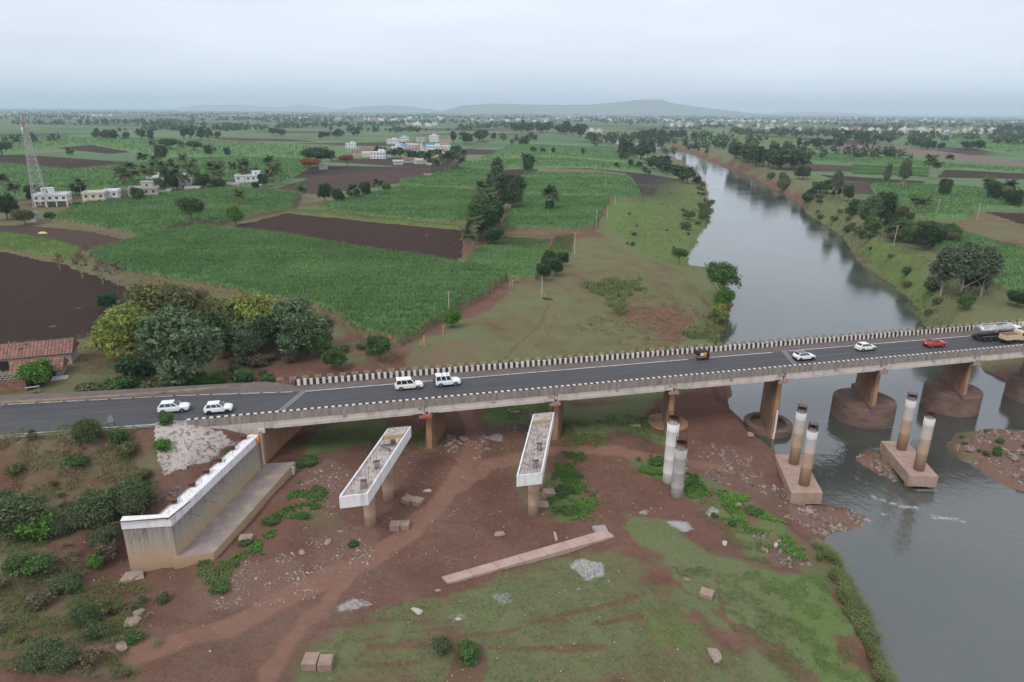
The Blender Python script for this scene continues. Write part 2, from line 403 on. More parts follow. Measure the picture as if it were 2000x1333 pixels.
def G(px, py, z0=6.0):
    """ground point seen at a pixel"""
    z = z0
    for _ in range(8):
        p = W(px, py, z); z = 0.4 * z + 0.6 * gz(p.x, p.y)
    p = W(px, py, z); return Vector((p.x, p.y, gz(p.x, p.y)))

def axis(a, b, step, lo, hi, r):
    c = list(np.arange(a, b, step)); q = step; v = c[-1]
    while v < hi: q *= r; v += q; c.append(v)
    q = step; v = c[0]; pre = []
    while v > lo: q *= r; v -= q; pre.append(v)
    return np.array(pre[::-1] + c)
gx = axis(-62, 108, 0.42, -42000, 42000, 1.06); gy = axis(46, 128, 0.42, -300, 60000, 1.03)
XX, YY = np.meshgrid(gx, gy); ZZ = height(XX, YY)
# --- what covers the ground (masks in the ground's own plan)
def pmask(polys, feather, x=XX, y=YY):
    m = np.zeros(x.shape)
    for P, v in polys:
        xs = [p[0] for p in P]; ys = [p[1] for p in P]; k = feather * 4
        sel = (x > min(xs) - k) & (x < max(xs) + k) & (y > min(ys) - k) & (y < max(ys) + k)
        if not sel.any(): continue
        d = sdpoly(x[sel], y[sel], P) + (fbm(x[sel] / (feather * 3), y[sel] / (feather * 3), 17, 4) - .5) * feather * 4; m[sel] = np.maximum(m[sel], v * sstep(feather, -feather, d))
    return m
def lmask(lines, feather=0.7):
    m = np.zeros(XX.shape)
    for P, wid in lines:
        xs = [p[0] for p in P]; ys = [p[1] for p in P]; k = wid * 2 + 4
        sel = (XX > min(xs) - k) & (XX < max(xs) + k) & (YY > min(ys) - k) & (YY < max(ys) + k)
        d = dline(XX[sel], YY[sel], P) + (fbm(XX[sel] / 2, YY[sel] / 2, 77, 3) - 0.5) * 1.2
        m[sel] = np.maximum(m[sel], sstep(wid / 2 + feather, wid / 2 - feather, d))
    return m
TRACKS = [(PX([(150, 1345), (330, 1292), (470, 1228), (580, 1165), (690, 1112), (790, 1050), (850, 990), (895, 930), (925, 880), (930, 845)], 5.0), 3.4),
          (PX([(930, 850), (915, 810), (890, 790)], 6), 2.6), (PX([(860, 760), (800, 735), (735, 705), (690, 690), (640, 680)], 8.3), 2.2),
          (PX([(800, 1045), (870, 985), (950, 920), (1040, 893), (1150, 884), (1250, 884), (1330, 888), (1420, 900)], 3.6), 2.6),
          (PX([(520, 1340), (560, 1270), (600, 1215), (650, 1160), (700, 1115)], 5.2), 1.8)]
trk = lmask(TRACKS)
RUTS = [(PX([(1215, 1035), (1285, 1108), (1370, 1172), (1450, 1230), (1520, 1280)], 4), 0.7), (PX([(1450, 1230), (1520, 1278), (1600, 1345)], 4), 2.6),
        (PX([(1395, 1115), (1408, 1160), (1412, 1200)], 3.6), 0.4), (PX([(920, 1290), (900, 1345)], 4.6), 3.5), (PX([(620, 1230), (760, 1210), (830, 1215)], 5), .8), (PX([(780, 1262), (1000, 1230), (1240, 1160)], 4.6), .7),
        (PX([(720, 1275), (900, 1262), (1040, 1270), (1180, 1262)], 4.6), .9), (PX([(700, 1305), (860, 1290)], 5), .8),
          (PX([(1070, 600), (1050, 640), (1000, 680), (985, 700)], 7.2), .9), (PX([(1085, 612), (1072, 650), (1030, 690)], 7.0), .5), (PX([(1130, 500), (1200, 512), (1290, 520), (1360, 530)], 7), .7), (PX([(1260, 452), (1250, 480), (1300, 520)], 6.8), .8),
          (PX([(650, 1270), (760, 1240), (900, 1225)], 5), .6), (PX([(1040, 1200), (1130, 1225), (1250, 1200)], 4.5), .6)]
rut = lmask(RUTS, 0.35)
GR = [(PX([(1180, 975), (1290, 1010), (1420, 1090), (1600, 1110), (1650, 1200), (1720, 1345), (1560, 1345), (1400, 1230), (1220, 1050)], 3.8), .92),
      (PX([(1220, 1050), (1400, 1215), (1540, 1345), (590, 1345), (640, 1230), (860, 1150), (1000, 1120), (1150, 1060)], 4.6), .60),
      (PX([(1345, 985), (1420, 960), (1530, 1080), (1590, 1110), (1470, 1110), (1400, 1050)], 2.4), .6),
      (PX([(1240, 895), (1310, 890), (1330, 930), (1260, 935)], 2.8), .75), (PX([(1330, 920), (1370, 925), (1380, 975), (1350, 980)], 2.5), .8), (PX([(1380, 940), (1560, 1020), (1590, 1090), (1500, 1060)], 2.2), .55),
      (PX([(1080, 900), (1120, 890), (1140, 960), (1180, 1000), (1100, 1030), (1070, 1000)], 3.3), .7), (PX([(1000, 900), (1050, 900), (1030, 980)], 3.4), .45),
      (PX([(560, 880), (620, 840), (820, 830), (900, 850), (870, 890), (700, 870), (600, 910)], 6), .7), (PX([(930, 790), (1060, 775), (1080, 825), (960, 830)], 5), .9), (PX([(1090, 800), (1260, 770), (1290, 850), (1120, 850)], 4.4), .7),
      (PX([(570, 1000), (630, 970), (600, 1020)], 6), .5), (PX([(360, 1110), (480, 1090), (440, 1160), (370, 1170)], 6.4), .65), (PX([(650, 1010), (740, 1050), (700, 1080), (600, 1060)], 5), .4),
      (PX([(0, 1060), (160, 1100), (240, 1180), (330, 1230), (280, 1340), (-100, 1345)], 8), .45), (PX([(0, 870), (230, 860), (330, 900), (240, 1000), (0, 1050)], 11), .42),
      (PX([(800, 760), (790, 690), (880, 640), (1010, 560), (1130, 470), (1250, 460), (1340, 510), (1400, 570), (1400, 660), (1380, 740), (1000, 790)], 7), .54),
      (PX([(1190, 390), (1260, 350), (1370, 350), (1395, 400), (1380, 440), (1340, 510), (1240, 480), (1160, 450)], 8.3), .72), (PX([(1260, 350), (1230, 320), (1330, 320), (1360, 345)], 8.6), .6),
      (PX([(1560, 390), (1700, 480), (1800, 570), (1830, 640), (2060, 700), (2060, 560), (1850, 480), (1700, 400), (1600, 370)], 8), .6), (PX([(0, 760), (140, 770), (200, 800), (0, 835)], 10.5), .9),
      (ISLES[0], .5), (ISLES[1], .5), (PX([(1330, 660), (1410, 640), (1420, 690), (1350, 720)], 3), .8)]
grs = pmask([g for g in GR], 2.2)
plainm = sstep(8.1, 8.8, ZZ) * sstep(112, 122, XX * BN.x + YY * BN.y)
grs = np.maximum(grs, .50 * plainm)
_rd = sdpoly(XX, YY, RIVER); bankm = sstep(.5, 3, _rd) * sstep(45, 20, _rd) * sstep(135, 160, YY) * (XX > 60)
grs = np.maximum(grs, .72 * bankm)
lush = pmask([(PX([(1190, 390), (1260, 350), (1370, 350), (1395, 400), (1380, 440), (1340, 500), (1280, 480), (1180, 440)], 8.3), .85), (PX([(1480, 1120), (1600, 1110), (1650, 1200), (1720, 1345), (1600, 1345), (1560, 1250)], 3.6), .8),
              (PX([(930, 795), (1060, 780), (1080, 822), (960, 828)], 5), .9), (PX([(560, 880), (620, 845), (820, 835), (880, 850), (800, 870), (600, 905)], 6), .55), (PX([(1250, 1190), (1340, 1180), (1330, 1260), (1280, 1300)], 4.2), .7),
              (PX([(1240, 895), (1310, 890), (1330, 930), (1260, 935)], 2.8), .7), (PX([(1080, 900), (1120, 890), (1180, 1000), (1070, 1000)], 3.3), .7), (PX([(0, 760), (140, 770), (200, 800), (0, 835)], 10.5), .9),
              (PX([(1640, 470), (1760, 480), (1830, 560), (1830, 630), (1780, 590)], 6), .8), (PX([(1460, 985), (1560, 1020), (1590, 1090), (1480, 1050)], 2.2), .6)], 2.0)
rub = pmask([(PX([(590, 1060), (660, 1010), (740, 1060), (720, 1110), (600, 1130)], 5), .8), (PX([(590, 940), (650, 910), (690, 950), (650, 1010), (580, 990)], 5.6), .9), (PX([(440, 1120), (600, 1080), (640, 1140), (480, 1190), (390, 1200)], 6), .75), (PX([(860, 870), (920, 870), (940, 900), (870, 900)], 5), .6),
             (PX([(1340, 860), (1470, 880), (1520, 960), (1420, 950), (1330, 910)], 2.3), .6), (PX([(1520, 950), (1620, 980), (1720, 990), (1690, 1030), (1600, 1040), (1540, 1010)], 1.2), .9), (PX([(1470, 1040), (1570, 1070), (1580, 1110), (1490, 1100)], 2.2), .8), (PX([(1840, 860), (1940, 836), (2060, 840), (2060, 980), (1930, 930)], .6), .95), (PX([(1670, 900), (1690, 880), (1760, 920), (1745, 940)], .6), .9),
             (PX([(780, 700), (880, 660), (960, 660), (930, 720), (800, 730)], 7.8), .55), (PX([(0, 990), (120, 1040), (240, 1120), (120, 1130)], 8), .35), (PX([(1900, 700), (2060, 690), (2060, 800), (1960, 740)], 3), .6)], 1.6)
soil = pmask([(PX([(1220, 600), (1330, 595), (1360, 640), (1320, 680), (1290, 640), (1230, 625)], 5.6), 1.0), (PX([(1240, 930), (1330, 960), (1400, 1000), (1450, 1060), (1380, 1050), (1290, 990)], 2.6), .8), (PX([(1630, 1250), (1680, 1255), (1690, 1320), (1650, 1300)], 3), 1.0), (PX([(1350, 760), (1420, 760), (1430, 830), (1380, 830)], 3.4), .8), (PX([(540, 930), (600, 920), (560, 1080), (470, 1120)], 6), .6)], 1.5)
chalk = pmask([(PX([(1108, 1102), (1140, 1088), (1178, 1095), (1190, 1108), (1180, 1128), (1150, 1132), (1128, 1118)], 4.1), 1.0), (PX([(948, 1165), (975, 1142), (1010, 1155), (1012, 1178), (980, 1182)], 4.5), .6), (PX([(630, 1200), (690, 1168), (770, 1178), (700, 1192), (640, 1202)], 5), .7), (PX([(860, 1215), (905, 1200), (935, 1208), (880, 1225)], 4.6), .5), (PX([(1372, 1000), (1390, 990), (1405, 1000), (1398, 1018), (1380, 1015)], 2.7), .9), (PX([(1312, 1020), (1340, 1018), (1360, 1032), (1330, 1036)], 3.4), .8),
               (PX([(600, 1270), (640, 1262), (650, 1280), (610, 1284)], 5.1), .6), (PX([(1252, 990), (1265, 992), (1262, 1006), (1250, 1004)], 3.5), .7), (PX([(930, 845), (975, 850), (980, 860), (940, 858)], 5), .7)], .7)
soil = np.maximum(soil, .42 * bankm)
far_m = sstep(420, 470, (fbm(XX / 60, YY / 60, 88, 2) - .5) * 60 + np.hypot(XX, YY))
rb_d = np.abs(sdpoly(XX, YY, RIVER))
far_m = far_m * sstep(12, 40, rb_d)
VV = np.stack([XX.ravel(), YY.ravel(), ZZ.ravel()], 1)
ny, nx = XX.shape; ii = np.arange(ny * nx).reshape(ny, nx)
FF = np.stack([ii[:-1, :-1], ii[:-1, 1:], ii[1:, 1:], ii[1:, :-1]], -1).reshape(-1, 4)
t = NT('ground'); t.set(1.0, spec=0.02); co = t.coord('World')
n1 = t.noise(co, 0.16, 6, 0.6); n2 = t.noise(co, 1.1, 7, 0.7); n3 = t.noise(co, 6.0, 5, 0.7); n4 = t.noise(co, .045, 4, .6); n5 = t.noise(co, 2.6, 4, .6)
dirt = t.mix(t.rng(n1, .25, .75), (.138, .063, .043), (.235, .132, .096)); dirt = t.mix(t.rng(n2, .35, .75, 0, .75), dirt, (.115, .060, .044)); dirt = t.mix(t.rng(n3, .56, .74), dirt, (.26, .185, .15)); n6 = t.noise(co, 17.0, 3, .7); dirt = t.mix(t.rng(n6, .62, .72), dirt, (.34, .27, .23)); dirt = t.mix(t.rng(n6, .40, .30), dirt, (.075, .045, .036))
dirt = t.mix(t.rng(t.math('ADD', t.math('MULTIPLY', n4, .6), t.math('MULTIPLY', n5, .4)), .5, .66, 0, .5), dirt, (.205, .165, .125))
gdry = t.mix(n2, (.195, .198, .105), (.13, .168, .072)); glush = t.mix(n2, (.10, .175, .048), (.15, .235, .068))
gcol = t.mix(t.math('MULTIPLY', t.attr('lush'), 1.0), gdry, glush); gcol = t.mix(t.rng(n5, .5, .72), gcol, (.095, .145, .055))
gm = t.math('MULTIPLY', t.rng(t.math('ADD', t.math('ADD', t.attr('grass'), t.math('MULTIPLY', n2, .7)), t.math('ADD', t.math('MULTIPLY', n1, .5), t.math('MULTIPLY', n4, .5))), 1.13, 1.5), .92, True)
c = t.mix(gm, dirt, gcol)
vor = t.n('ShaderNodeTexVoronoi'); vor.inputs['Scale'].default_value = 4.5; t.l(co, vor.inputs['Vector'])
rubc = t.mix(t.math('MULTIPLY', t.rng(vor.outputs['Distance'], .1, .6), n3), (.24, .15, .112), (.145, .08, .06)); rubm = t.rng(t.math('ADD', t.attr('rubble'), t.math('MULTIPLY', n2, .8)), .75, 1.15)
c = t.mix(rubm, c, rubc)
c = t.mix(t.rng(t.math('ADD', t.attr('soil'), t.math('MULTIPLY', n2, .7)), .75, 1.05, 0, .9), c, t.mix(n3, (.155, .078, .058), (.21, .115, .085)))
c = t.mix(t.rng(t.math('ADD', t.attr('rut'), t.math('ADD', t.math('MULTIPLY', n5, .8), t.math('MULTIPLY', n2, .7))), 1.2, 1.7, 0, .75), c, t.mix(n3, (.14, .072, .054), (.20, .108, .082)))
wet = t.noise(t.scaled(co, (.5, 1.6, 1)), 1.2, 5)
c = t.mix(t.rng(t.math('ADD', t.attr('track'), t.math('MULTIPLY', n2, .45)), .65, 1.15, 0, .92), c, t.mix(wet, (.215, .11, .076), (.295, .172, .126)))
c = t.mix(t.rng(t.math('ADD', t.attr('chalk'), t.math('MULTIPLY', n5, .9)), .85, 1.25, 0, .85), c, t.mix(n3, (.33, .31, .30), (.55, .54, .54)))
# far patchwork of fields
rot = t.n('ShaderNodeMapping'); rot.inputs['Location'].default_value = (.63, .41, 0); rot.inputs['Rotation'].default_value = (0, 0, .12); rot.inputs['Scale'].default_value = (.0052, .0105, 1); t.l(co, rot.inputs[0])
v2 = t.n('ShaderNodeTexVoronoi', distance='CHEBYCHEV', voronoi_dimensions='2D'); v2.inputs['Scale'].default_value = 1.0; v2.inputs['Randomness'].default_value = .75; t.l(rot.outputs[0], v2.inputs['Vector'])
sep = t.n('ShaderNodeSeparateColor'); t.l(v2.outputs['Color'], sep.inputs[0])
fc = t.ramp(sep.outputs[0], [(0, (.060, .045, .042)), (.13, (.085, .062, .052)), (.14, (.085, .14, .072)), (.38, (.115, .18, .09)), (.7, (.14, .205, .10)), (1, (.17, .19, .11))])
fc2 = t.n('ShaderNodeVectorMath', operation='SCALE'); t.l(fc, fc2.inputs[0]); t.l(t.rng(n2, .2, .8, .8, 1.15), fc2.inputs['Scale'])
v3 = t.n('ShaderNodeTexVoronoi', distance='CHEBYCHEV', voronoi_dimensions='2D', feature='F2'); v3.inputs['Scale'].default_value = 1.0; v3.inputs['Randomness'].default_value = .75; t.l(rot.outputs[0], v3.inputs['Vector'])
edge = t.rng(t.math('SUBTRACT', v3.outputs['Distance'], v2.outputs['Distance']), .015, .05)
fcol = t.mix(edge, (.075, .095, .05), fc2.outputs[0])
c = t.mix(t.attr('farfield'), c, fcol)
t.base(c)
t.bump(t.math('ADD', t.math('MULTIPLY', n2, 1.0), t.math('ADD', t.math('MULTIPLY', n3, .5), t.math('MULTIPLY', n6, .2))), .8, .3)
M['ground'] = t.m
me = npmesh('ground', VV, FF, [M['ground']], True, attrs={'grass': ('POINT', grs.ravel()), 'lush': ('POINT', lush.ravel()), 'track': ('POINT', trk.ravel()), 'rut': ('POINT', rut.ravel()),
     'rubble': ('POINT', rub.ravel()), 'soil': ('POINT', soil.ravel()), 'chalk': ('POINT', chalk.ravel()), 'farfield': ('POINT', far_m.ravel())})
ground = struct(link(bpy.data.objects.new('ground', me)))
ground["label"] = "brown and green river plain with dirt tracks, grass and bare soil"

# --- water
wx = axis(30, 150, 1.0, -900, 900, 1.1); wy = axis(20, 160, 1.0, 10, 2600, 1.06)
WX, WY = np.meshgrid(wx, wy); ny, nx = WX.shape; ii = np.arange(ny * nx).reshape(ny, nx)
FOAM = [(PX([(1700, 968), (1730, 980), (1765, 990)], 0), 1.6), (PX([(1775, 990), (1790, 992)], 0), 1.8), (PX([(1820, 1010), (1850, 1012), (1880, 1018)], 0), 1.6), (PX([(1735, 835), (1755, 838)], 0), 1.3), (PX([(1775, 955), (1830, 960)], 0), 1.0), (PX([(1690, 945), (1672, 930)], 0), 1.2), (PX([(1712, 1000), (1735, 1006)], 0), 1.2)]
fo = np.zeros(WX.shape)
for P, w_ in FOAM: fo = np.maximum(fo, sstep(w_, 0, dline(WX, WY, P)))
fast = sstep(38, 8, np.hypot(WX - W(1760, 960, 0).x, (WY - W(1760, 960, 0).y)))
t = NT('river_water'); t.set(0.07, spec=0.5); t.b.inputs['IOR'].default_value = 1.9; co = t.coord('World')
cr = t.scaled(co, (1.0, .55, 1)); r1 = t.noise(cr, 1.1, 4, .6, .4); r2 = t.noise(t.scaled(co, (.7, 1.0, 1)), .35, 3, .6); r3 = t.noise(co, .05, 3, .5)
wc = t.mix(t.rng(r3, .35, .65), (.050, .058, .050), (.064, .070, .060))
fz = t.noise(t.scaled(co, (1, 2.2, 1)), 2.6, 5, .75, .6); fm = t.rng(t.math('ADD', t.attr('foam'), t.math('ADD', t.math('MULTIPLY', r1, .6), t.math('MULTIPLY', fz, 1.3))), 1.6, 2.1, 0, .6)
t.base(t.mix(fm, wc, (.62, .66, .68)))
rr = t.math('ADD', t.rng(r3, .3, .7, .05, .14), t.math('MULTIPLY', fm, .5)); t.l(rr, t.b.inputs['Roughness'])
bq = t.n('ShaderNodeBump'); bq.inputs['Distance'].default_value = .12
t.l(t.math('ADD', r1, t.math('MULTIPLY', r2, .8)), bq.inputs['Height']); t.l(t.rng(t.attr('fast'), 0, 1, .16, .55), bq.inputs['Strength']); t.l(bq.outputs[0], t.b.inputs['Normal'])
M['water'] = t.m
me = npmesh('river', np.stack([WX.ravel(), WY.ravel(), np.zeros(WX.size)], 1), np.stack([ii[:-1, :-1], ii[:-1, 1:], ii[1:, 1:], ii[1:, :-1]], -1).reshape(-1, 4), [t.m], True, attrs={'foam': ('POINT', fo.ravel()), 'fast': ('POINT', fast.ravel())})
river = struct(link(bpy.data.objects.new('river', me)))

# --- hills on the horizon
def hill(pts, dist, depth, seed, name='hill'):
    """ridge line given as (pixel x, pixel y of crest)"""
    prof = []
    for a, b in pts:
        d = ray(a, b); k = dist / d.y; prof.append((d.x * k, dist, max(2, HC + d.z * k)))
    xs = np.linspace(prof[0][0], prof[-1][0], 160); zs = np.interp(xs, [p[0] for p in prof], [p[2] for p in prof]); m = 14
    V = []; 
    for j in range(m + 1):
        f = (j / m) * 2 - 1
        sh = np.clip(1 - abs(f) ** 1.3, 0, 1)
        nz = (fbm(xs / 500, np.full(xs.shape, f * 3), seed, 4) - .5)
        z = zs * sh * (1 + .22 * nz * (1 - (1 - abs(f)) ** 2)) - (3 if j in (0, m) else 0)
        V.append(np.stack([xs, np.full(xs.shape, dist + f * depth) + nz * depth * .25, z], 1))
    V = np.concatenate(V); n = len(xs); ii = np.arange((m + 1) * n).reshape(m + 1, n)
    me = npmesh(name, V, np.stack([ii[:-1, :-1], ii[:-1, 1:], ii[1:, 1:], ii[1:, :-1]], -1).reshape(-1, 4), [M['hill']], True)
    return struct(link(bpy.data.objects.new(name, me)))
t = NT('hill_scrub'); t.set(.95, spec=.05); co = t.coord('World'); a = t.noise(co, .004, 6, .7); t.base(t.mix(t.rng(a, .35, .65), (.10, .105, .06), (.20, .16, .11))); M['hill'] = t.m
hill([(850, 222), (900, 207), (960, 203), (1060, 205), (1150, 205), (1200, 201), (1240, 196), (1290, 195), (1310, 202), (1370, 210), (1440, 218), (1500, 226)], 14000, 1500, 5)
hill([(640, 222), (700, 209), (760, 206), (800, 208), (860, 216), (920, 222)], 16500, 1200, 6)
hill([(330, 219), (390, 206), (470, 205), (540, 210), (590, 204), (640, 212), (720, 221)], 21000, 1600, 7)
hill([(1480, 227), (1540, 220), (1600, 219), (1660, 221), (1720, 229)], 19000, 1200, 8)
# ------------------------------------------------------------------ road
def near_edge(s): return np.interp(s, [-130, -48, -14, 200], [104.5, 99.5, 97.9, 97.9])
def far_edge(s): return np.interp(s, [-130, -48, -27, -8, 200], [118.5, 110.9, 109.1, 106.4, 106.2])
def strip(fa, fb, s0, s1, z, step=2.0):
    S = np.arange(s0, s1 + 1e-6, step); V = []; F_ = []
    for i, s in enumerate(S):
        for f in (fa, fb):
            p = B(s, float(f(s)) if callable(f) else f, z); V.append(tuple(p))
    n = len(S); F_ = [(2 * i, 2 * i + 2, 2 * i + 3, 2 * i + 1) for i in range(n - 1)]
    return np.array(V), np.array(F_)
t = NT('asphalt'); t.set(.82, spec=.3); co = t.coord('World')
mp = t.n('ShaderNodeMapping'); mp.inputs['Rotation'].default_value = (0, 0, -BA); mp.inputs['Scale'].default_value = (.05, 1.0, 1); t.l(co, mp.inputs[0])
# rotate first, then stretch along the road
mp.inputs['Scale'].default_value = (1, 1, 1); st_ = t.scaled(mp.outputs[0], (.03, .9, 1))
a = t.noise(st_, 1.0, 5, .6); b = t.noise(co, 9, 4, .7); d_ = t.noise(co, .12, 4, .6)
c = t.mix(t.rng(a, .3, .7), (.058, .057, .062), (.092, .090, .094)); c = t.mix(t.rng(d_, .45, .7, 0, .5), c, (.060, .059, .064)); c = t.mix(t.rng(b, .55, .8, 0, .5), c, (.11, .105, .105))
t.base(c); t.bump(b, .15, .02); M['asphalt'] = t.m
t = NT('dusty_shoulder'); t.set(.92, spec=.1); co = t.coord('World'); a = t.noise(co, .5, 6, .65); b = t.noise(co, 5, 4, .7)
t.base(t.mix(t.rng(a, .3, .7), (.115, .098, .094), t.mix(b, (.155, .122, .108), (.21, .165, .145)))); M['shoulder'] = t.m
V, Fq = strip(near_edge, far_edge, -130, 200, 14.0)
road = struct(link(bpy.data.objects.new('road', npmesh('road', V, Fq, [M['asphalt']]))))
V, Fq = strip(lambda s: far_edge(s), lambda s: np.interp(s, [-130, -48, -14, -9, 200], [122.5, 114.6, 112.2, 109.25, 109.25]), -130, 200, 14.004)
sh = struct(link(bpy.data.objects.new('road_shoulder', npmesh('road_shoulder', V, Fq, [M['shoulder']]))))
V, Fq = strip(lambda s: np.interp(s, [-130, -48, -20, -14, 200], [103.2, 98.4, 97.2, 97.5, 97.5]), near_edge, -130, 200, 14.003)
sh = struct(link(bpy.data.objects.new('road_shoulder', npmesh('road_shoulder', V, Fq, [M['shoulder']]))))
def road_part(name, fa, fb, s0, s1, z=14.009, mat='line_paint', step=2.0):
    V, Fq = strip(fa, fb, s0, s1, z, step); o = bpy.data.objects.new(name, npmesh(name, V, Fq, [M[mat]])); link(o, road); return o
road_part('edge_line', lambda s: near_edge(s) + .05, lambda s: near_edge(s) + .22, -130, -16)
road_part('edge_line', lambda s: far_edge(s) - .1, lambda s: far_edge(s) + .09, -8, 60)
road_part('edge_line', lambda s: far_edge(s) - .1, lambda s: far_edge(s) + .09, 61.5, 78)
road_part('edge_line', lambda s: far_edge(s) - .1, lambda s: far_edge(s) + .09, 81, 190)
S0 = -129.0
while S0 < -9:
    L = 1.5 + 3 * random.Random(int(S0 * 7)).random(); road_part('edge_line', lambda s: far_edge(s) - .08, lambda s: far_edge(s) + .08, S0, min(S0 + L, -8.5), step=L / 2.001); S0 += L + .5
# expansion joints
M['joint'] = plain('joint_rubber', (.21, .21, .22), .7, var=.2)
M['joint_dark'] = plain('joint_gap', (.10, .10, .105), .7)
for sj, sk in ((-11.9, .44), (76.8, .36)):
    for k, (o0, w_, mm) in enumerate(((-.45, .34, 'joint'), (-.11, .22, 'joint_dark'), (.11, .34, 'joint'))):
        m = MB(); pts = []
        for (tt, ds) in ((97.95, o0), (97.95, o0 + w_), (106.9, o0 + w_), (106.9, o0)): pts.append(B(sj + sk * (tt - 97) + ds, tt, 0))
        m.prism(pts, 14.0, 14.013 + .004 * (k != 1)); m.build('expansion_joint', M[mm], road)

# ------------------------------------------------------------------ old bridge
BOX, BOY = 60.0, 103.0
def bempty(name, s, t, z, rz=0):
    o = empty(name, B(s, t, z), BA + rz); return o
bridge = empty('road_bridge', B(BOX, BOY, 0), BA)
tag(bridge, "old concrete road bridge with striped barriers crossing the river on brown piers", "bridge")
def bb(m, name, mats, parent=bridge, root=(BOX, BOY), **k):
    m.v = [(a - root[0], b - root[1], c) for a, b, c in m.v]; return m.build(name, mats, parent, **k)
M['red_faded'] = worn('red_faded', (.40, .21, .165), (.33, .24, .20), (1, 1, 1), (.4, .7), .85, 1.2)
M['conc_stain'] = worn('conc_stain', (.33, .285, .25), (.15, .125, .11), (1.5, 1.5, .14), (.38, .72), .9, 1.8)
M['conc_pale'] = worn('conc_pale', (.58, .51, .46), (.33, .27, .235), (.8, .8, .5), (.48, .75), .9, .9)
M['conc_grey'] = worn('conc_grey', (.34, .31, .29), (.20, .175, .16), (1, 1, .5), (.42, .72), .9, 1.0)
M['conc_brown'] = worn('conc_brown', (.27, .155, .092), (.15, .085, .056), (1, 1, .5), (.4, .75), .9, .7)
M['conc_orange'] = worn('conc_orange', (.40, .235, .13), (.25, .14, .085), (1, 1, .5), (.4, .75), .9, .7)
M['conc_well'] = worn('conc_well', (.21, .135, .105), (.11, .072, .06), (.5, .5, 1.5), (.4, .7), .92, .8)
def sk(t_): return SK * (t_ - 97.0)
# slab
m = MB(); m.prism([(-13.2, 97.16), (190, 97.16), (190, 109.78), (-13.2 + sk(109.8), 109.78)], 13.62, 13.965); bb(m, 'deck_slab', M['conc_grey'])
# girders between supports
SUP = [-11.6 + 0] + [13.0 + 21.1 * i for i in range(9)]                 # support stations at t = 103
for i in range(len(SUP) - 1):
    for tg in (97.46, 100.6, 103.4, 106.2, 109.0):
        a = SUP[i] + SK * (tg - 103.0) + .35; b = SUP[i + 1] + SK * (tg - 103.0) - .35
        m = MB(); m.prism([(a, tg - .22), (b, tg - .22), (b, tg + .32), (a, tg + .32)], 12.35, 13.62)
        if tg < 98:
            m.prism([(a + 1.6, tg - .34), (b - 1.6, tg - .34), (b - 1.6, tg - .22), (a + 1.6, tg - .22)], 12.3, 12.8)       # bottom flange
            m.prism([(a + .0, tg - .30), (a + .45, tg - .30), (a + .45, tg - .22), (a, tg - .22)], 12.5, 13.55)
        bb(m, 'girder', M['conc_pale'])
    mid = (SUP[i] + SUP[i + 1]) / 2 - 2.2
    for sp_ in (mid, SUP[i + 1] - 3.2):
        m = MB(); m.box((sp_, 97.28, 13.36), (.55, .5, .42), tx=.2); bb(m, 'drain_spout', M['conc_grey'], bevel=.04)
# near parapet with coping blocks
par = bb(MB().prism([(-23.4, 97.12), (190, 97.12), (190, 97.52), (-23.4, 97.52)], 13.58, 14.82), 'parapet', M['conc_stain'])
blk = MB().box((0, 0, .045), (.5, .44, .09)).mesh('coping_block', M['stripe_white'])
blk_b = MB().box((0, 0, .04), (.5, .40, .08)).mesh('coping_block', M['black_paint'])
for i in range(308):
    s = -23.1 + .5 * i
    inst('coping_block', blk if i % 2 == 0 else blk_b, par, (s - BOX, 97.32 - BOY, 14.80 + .004 * ((i * 7) % 3)))
# far barrier
par2 = bb(MB().prism([(-9.4, 109.28), (190, 109.28), (190, 109.58), (-9.4, 109.58)], 13.9, 14.86), 'barrier', M['conc_grey'])
def bblock(mat, nm):
    m = MB(); m.hexa([(-.245, -.23, 0), (.245, -.23, 0), (.245, .2, 0), (-.245, .2, 0), (-.245, -.14, .95), (.245, -.14, .95), (.245, .2, .95), (-.245, .2, .95)]); return m.mesh(nm, M[mat])
bw, bk = bblock('stripe_white', 'barrier_block'), bblock('black_paint', 'barrier_block')
for i in range(298):
    s = -9.1 + .5 * i; o = inst('barrier_block', bw if i % 2 else bk, par2, (s - BOX, 109.42 - BOY + rng.normal(0, .012), 13.97 + rng.uniform(0, .03)), rng.normal(0, .012), (rng.uniform(.93, 1.0), 1, rng.uniform(.94, 1.03)))
par3 = bb(MB().prism([(140, 109.2), (190, 109.2), (190, 109.62), (140, 109.62)], 13.97, 14.92), 'barrier', M['stripe_white'])
# railing behind the barrier
def railp(mat, posts):
    m = MB()
    if posts:
        for x in (-.47, .47): m.box((x, 0, .62), (.08, .08, 1.24))
    else: m.box((-.47, 0, .62), (.05, .05, 1.2))
    for z in (.78, 1.0, 1.2): m.box((0, 0, z), (.94, .04, .06 if posts else .04))
    return m.mesh('railing_panel', M[mat])
ry, rk = railp('yellow_paint', True), railp('black_paint', False)
for i in range(156):
    inst('railing_panel', ry if i % 2 == 0 else rk, bridge, (-11.5 + 1.0 * i - BOX, 110.0 - BOY, 14.0 + (.10 if i % 2 == 0 else .08)))
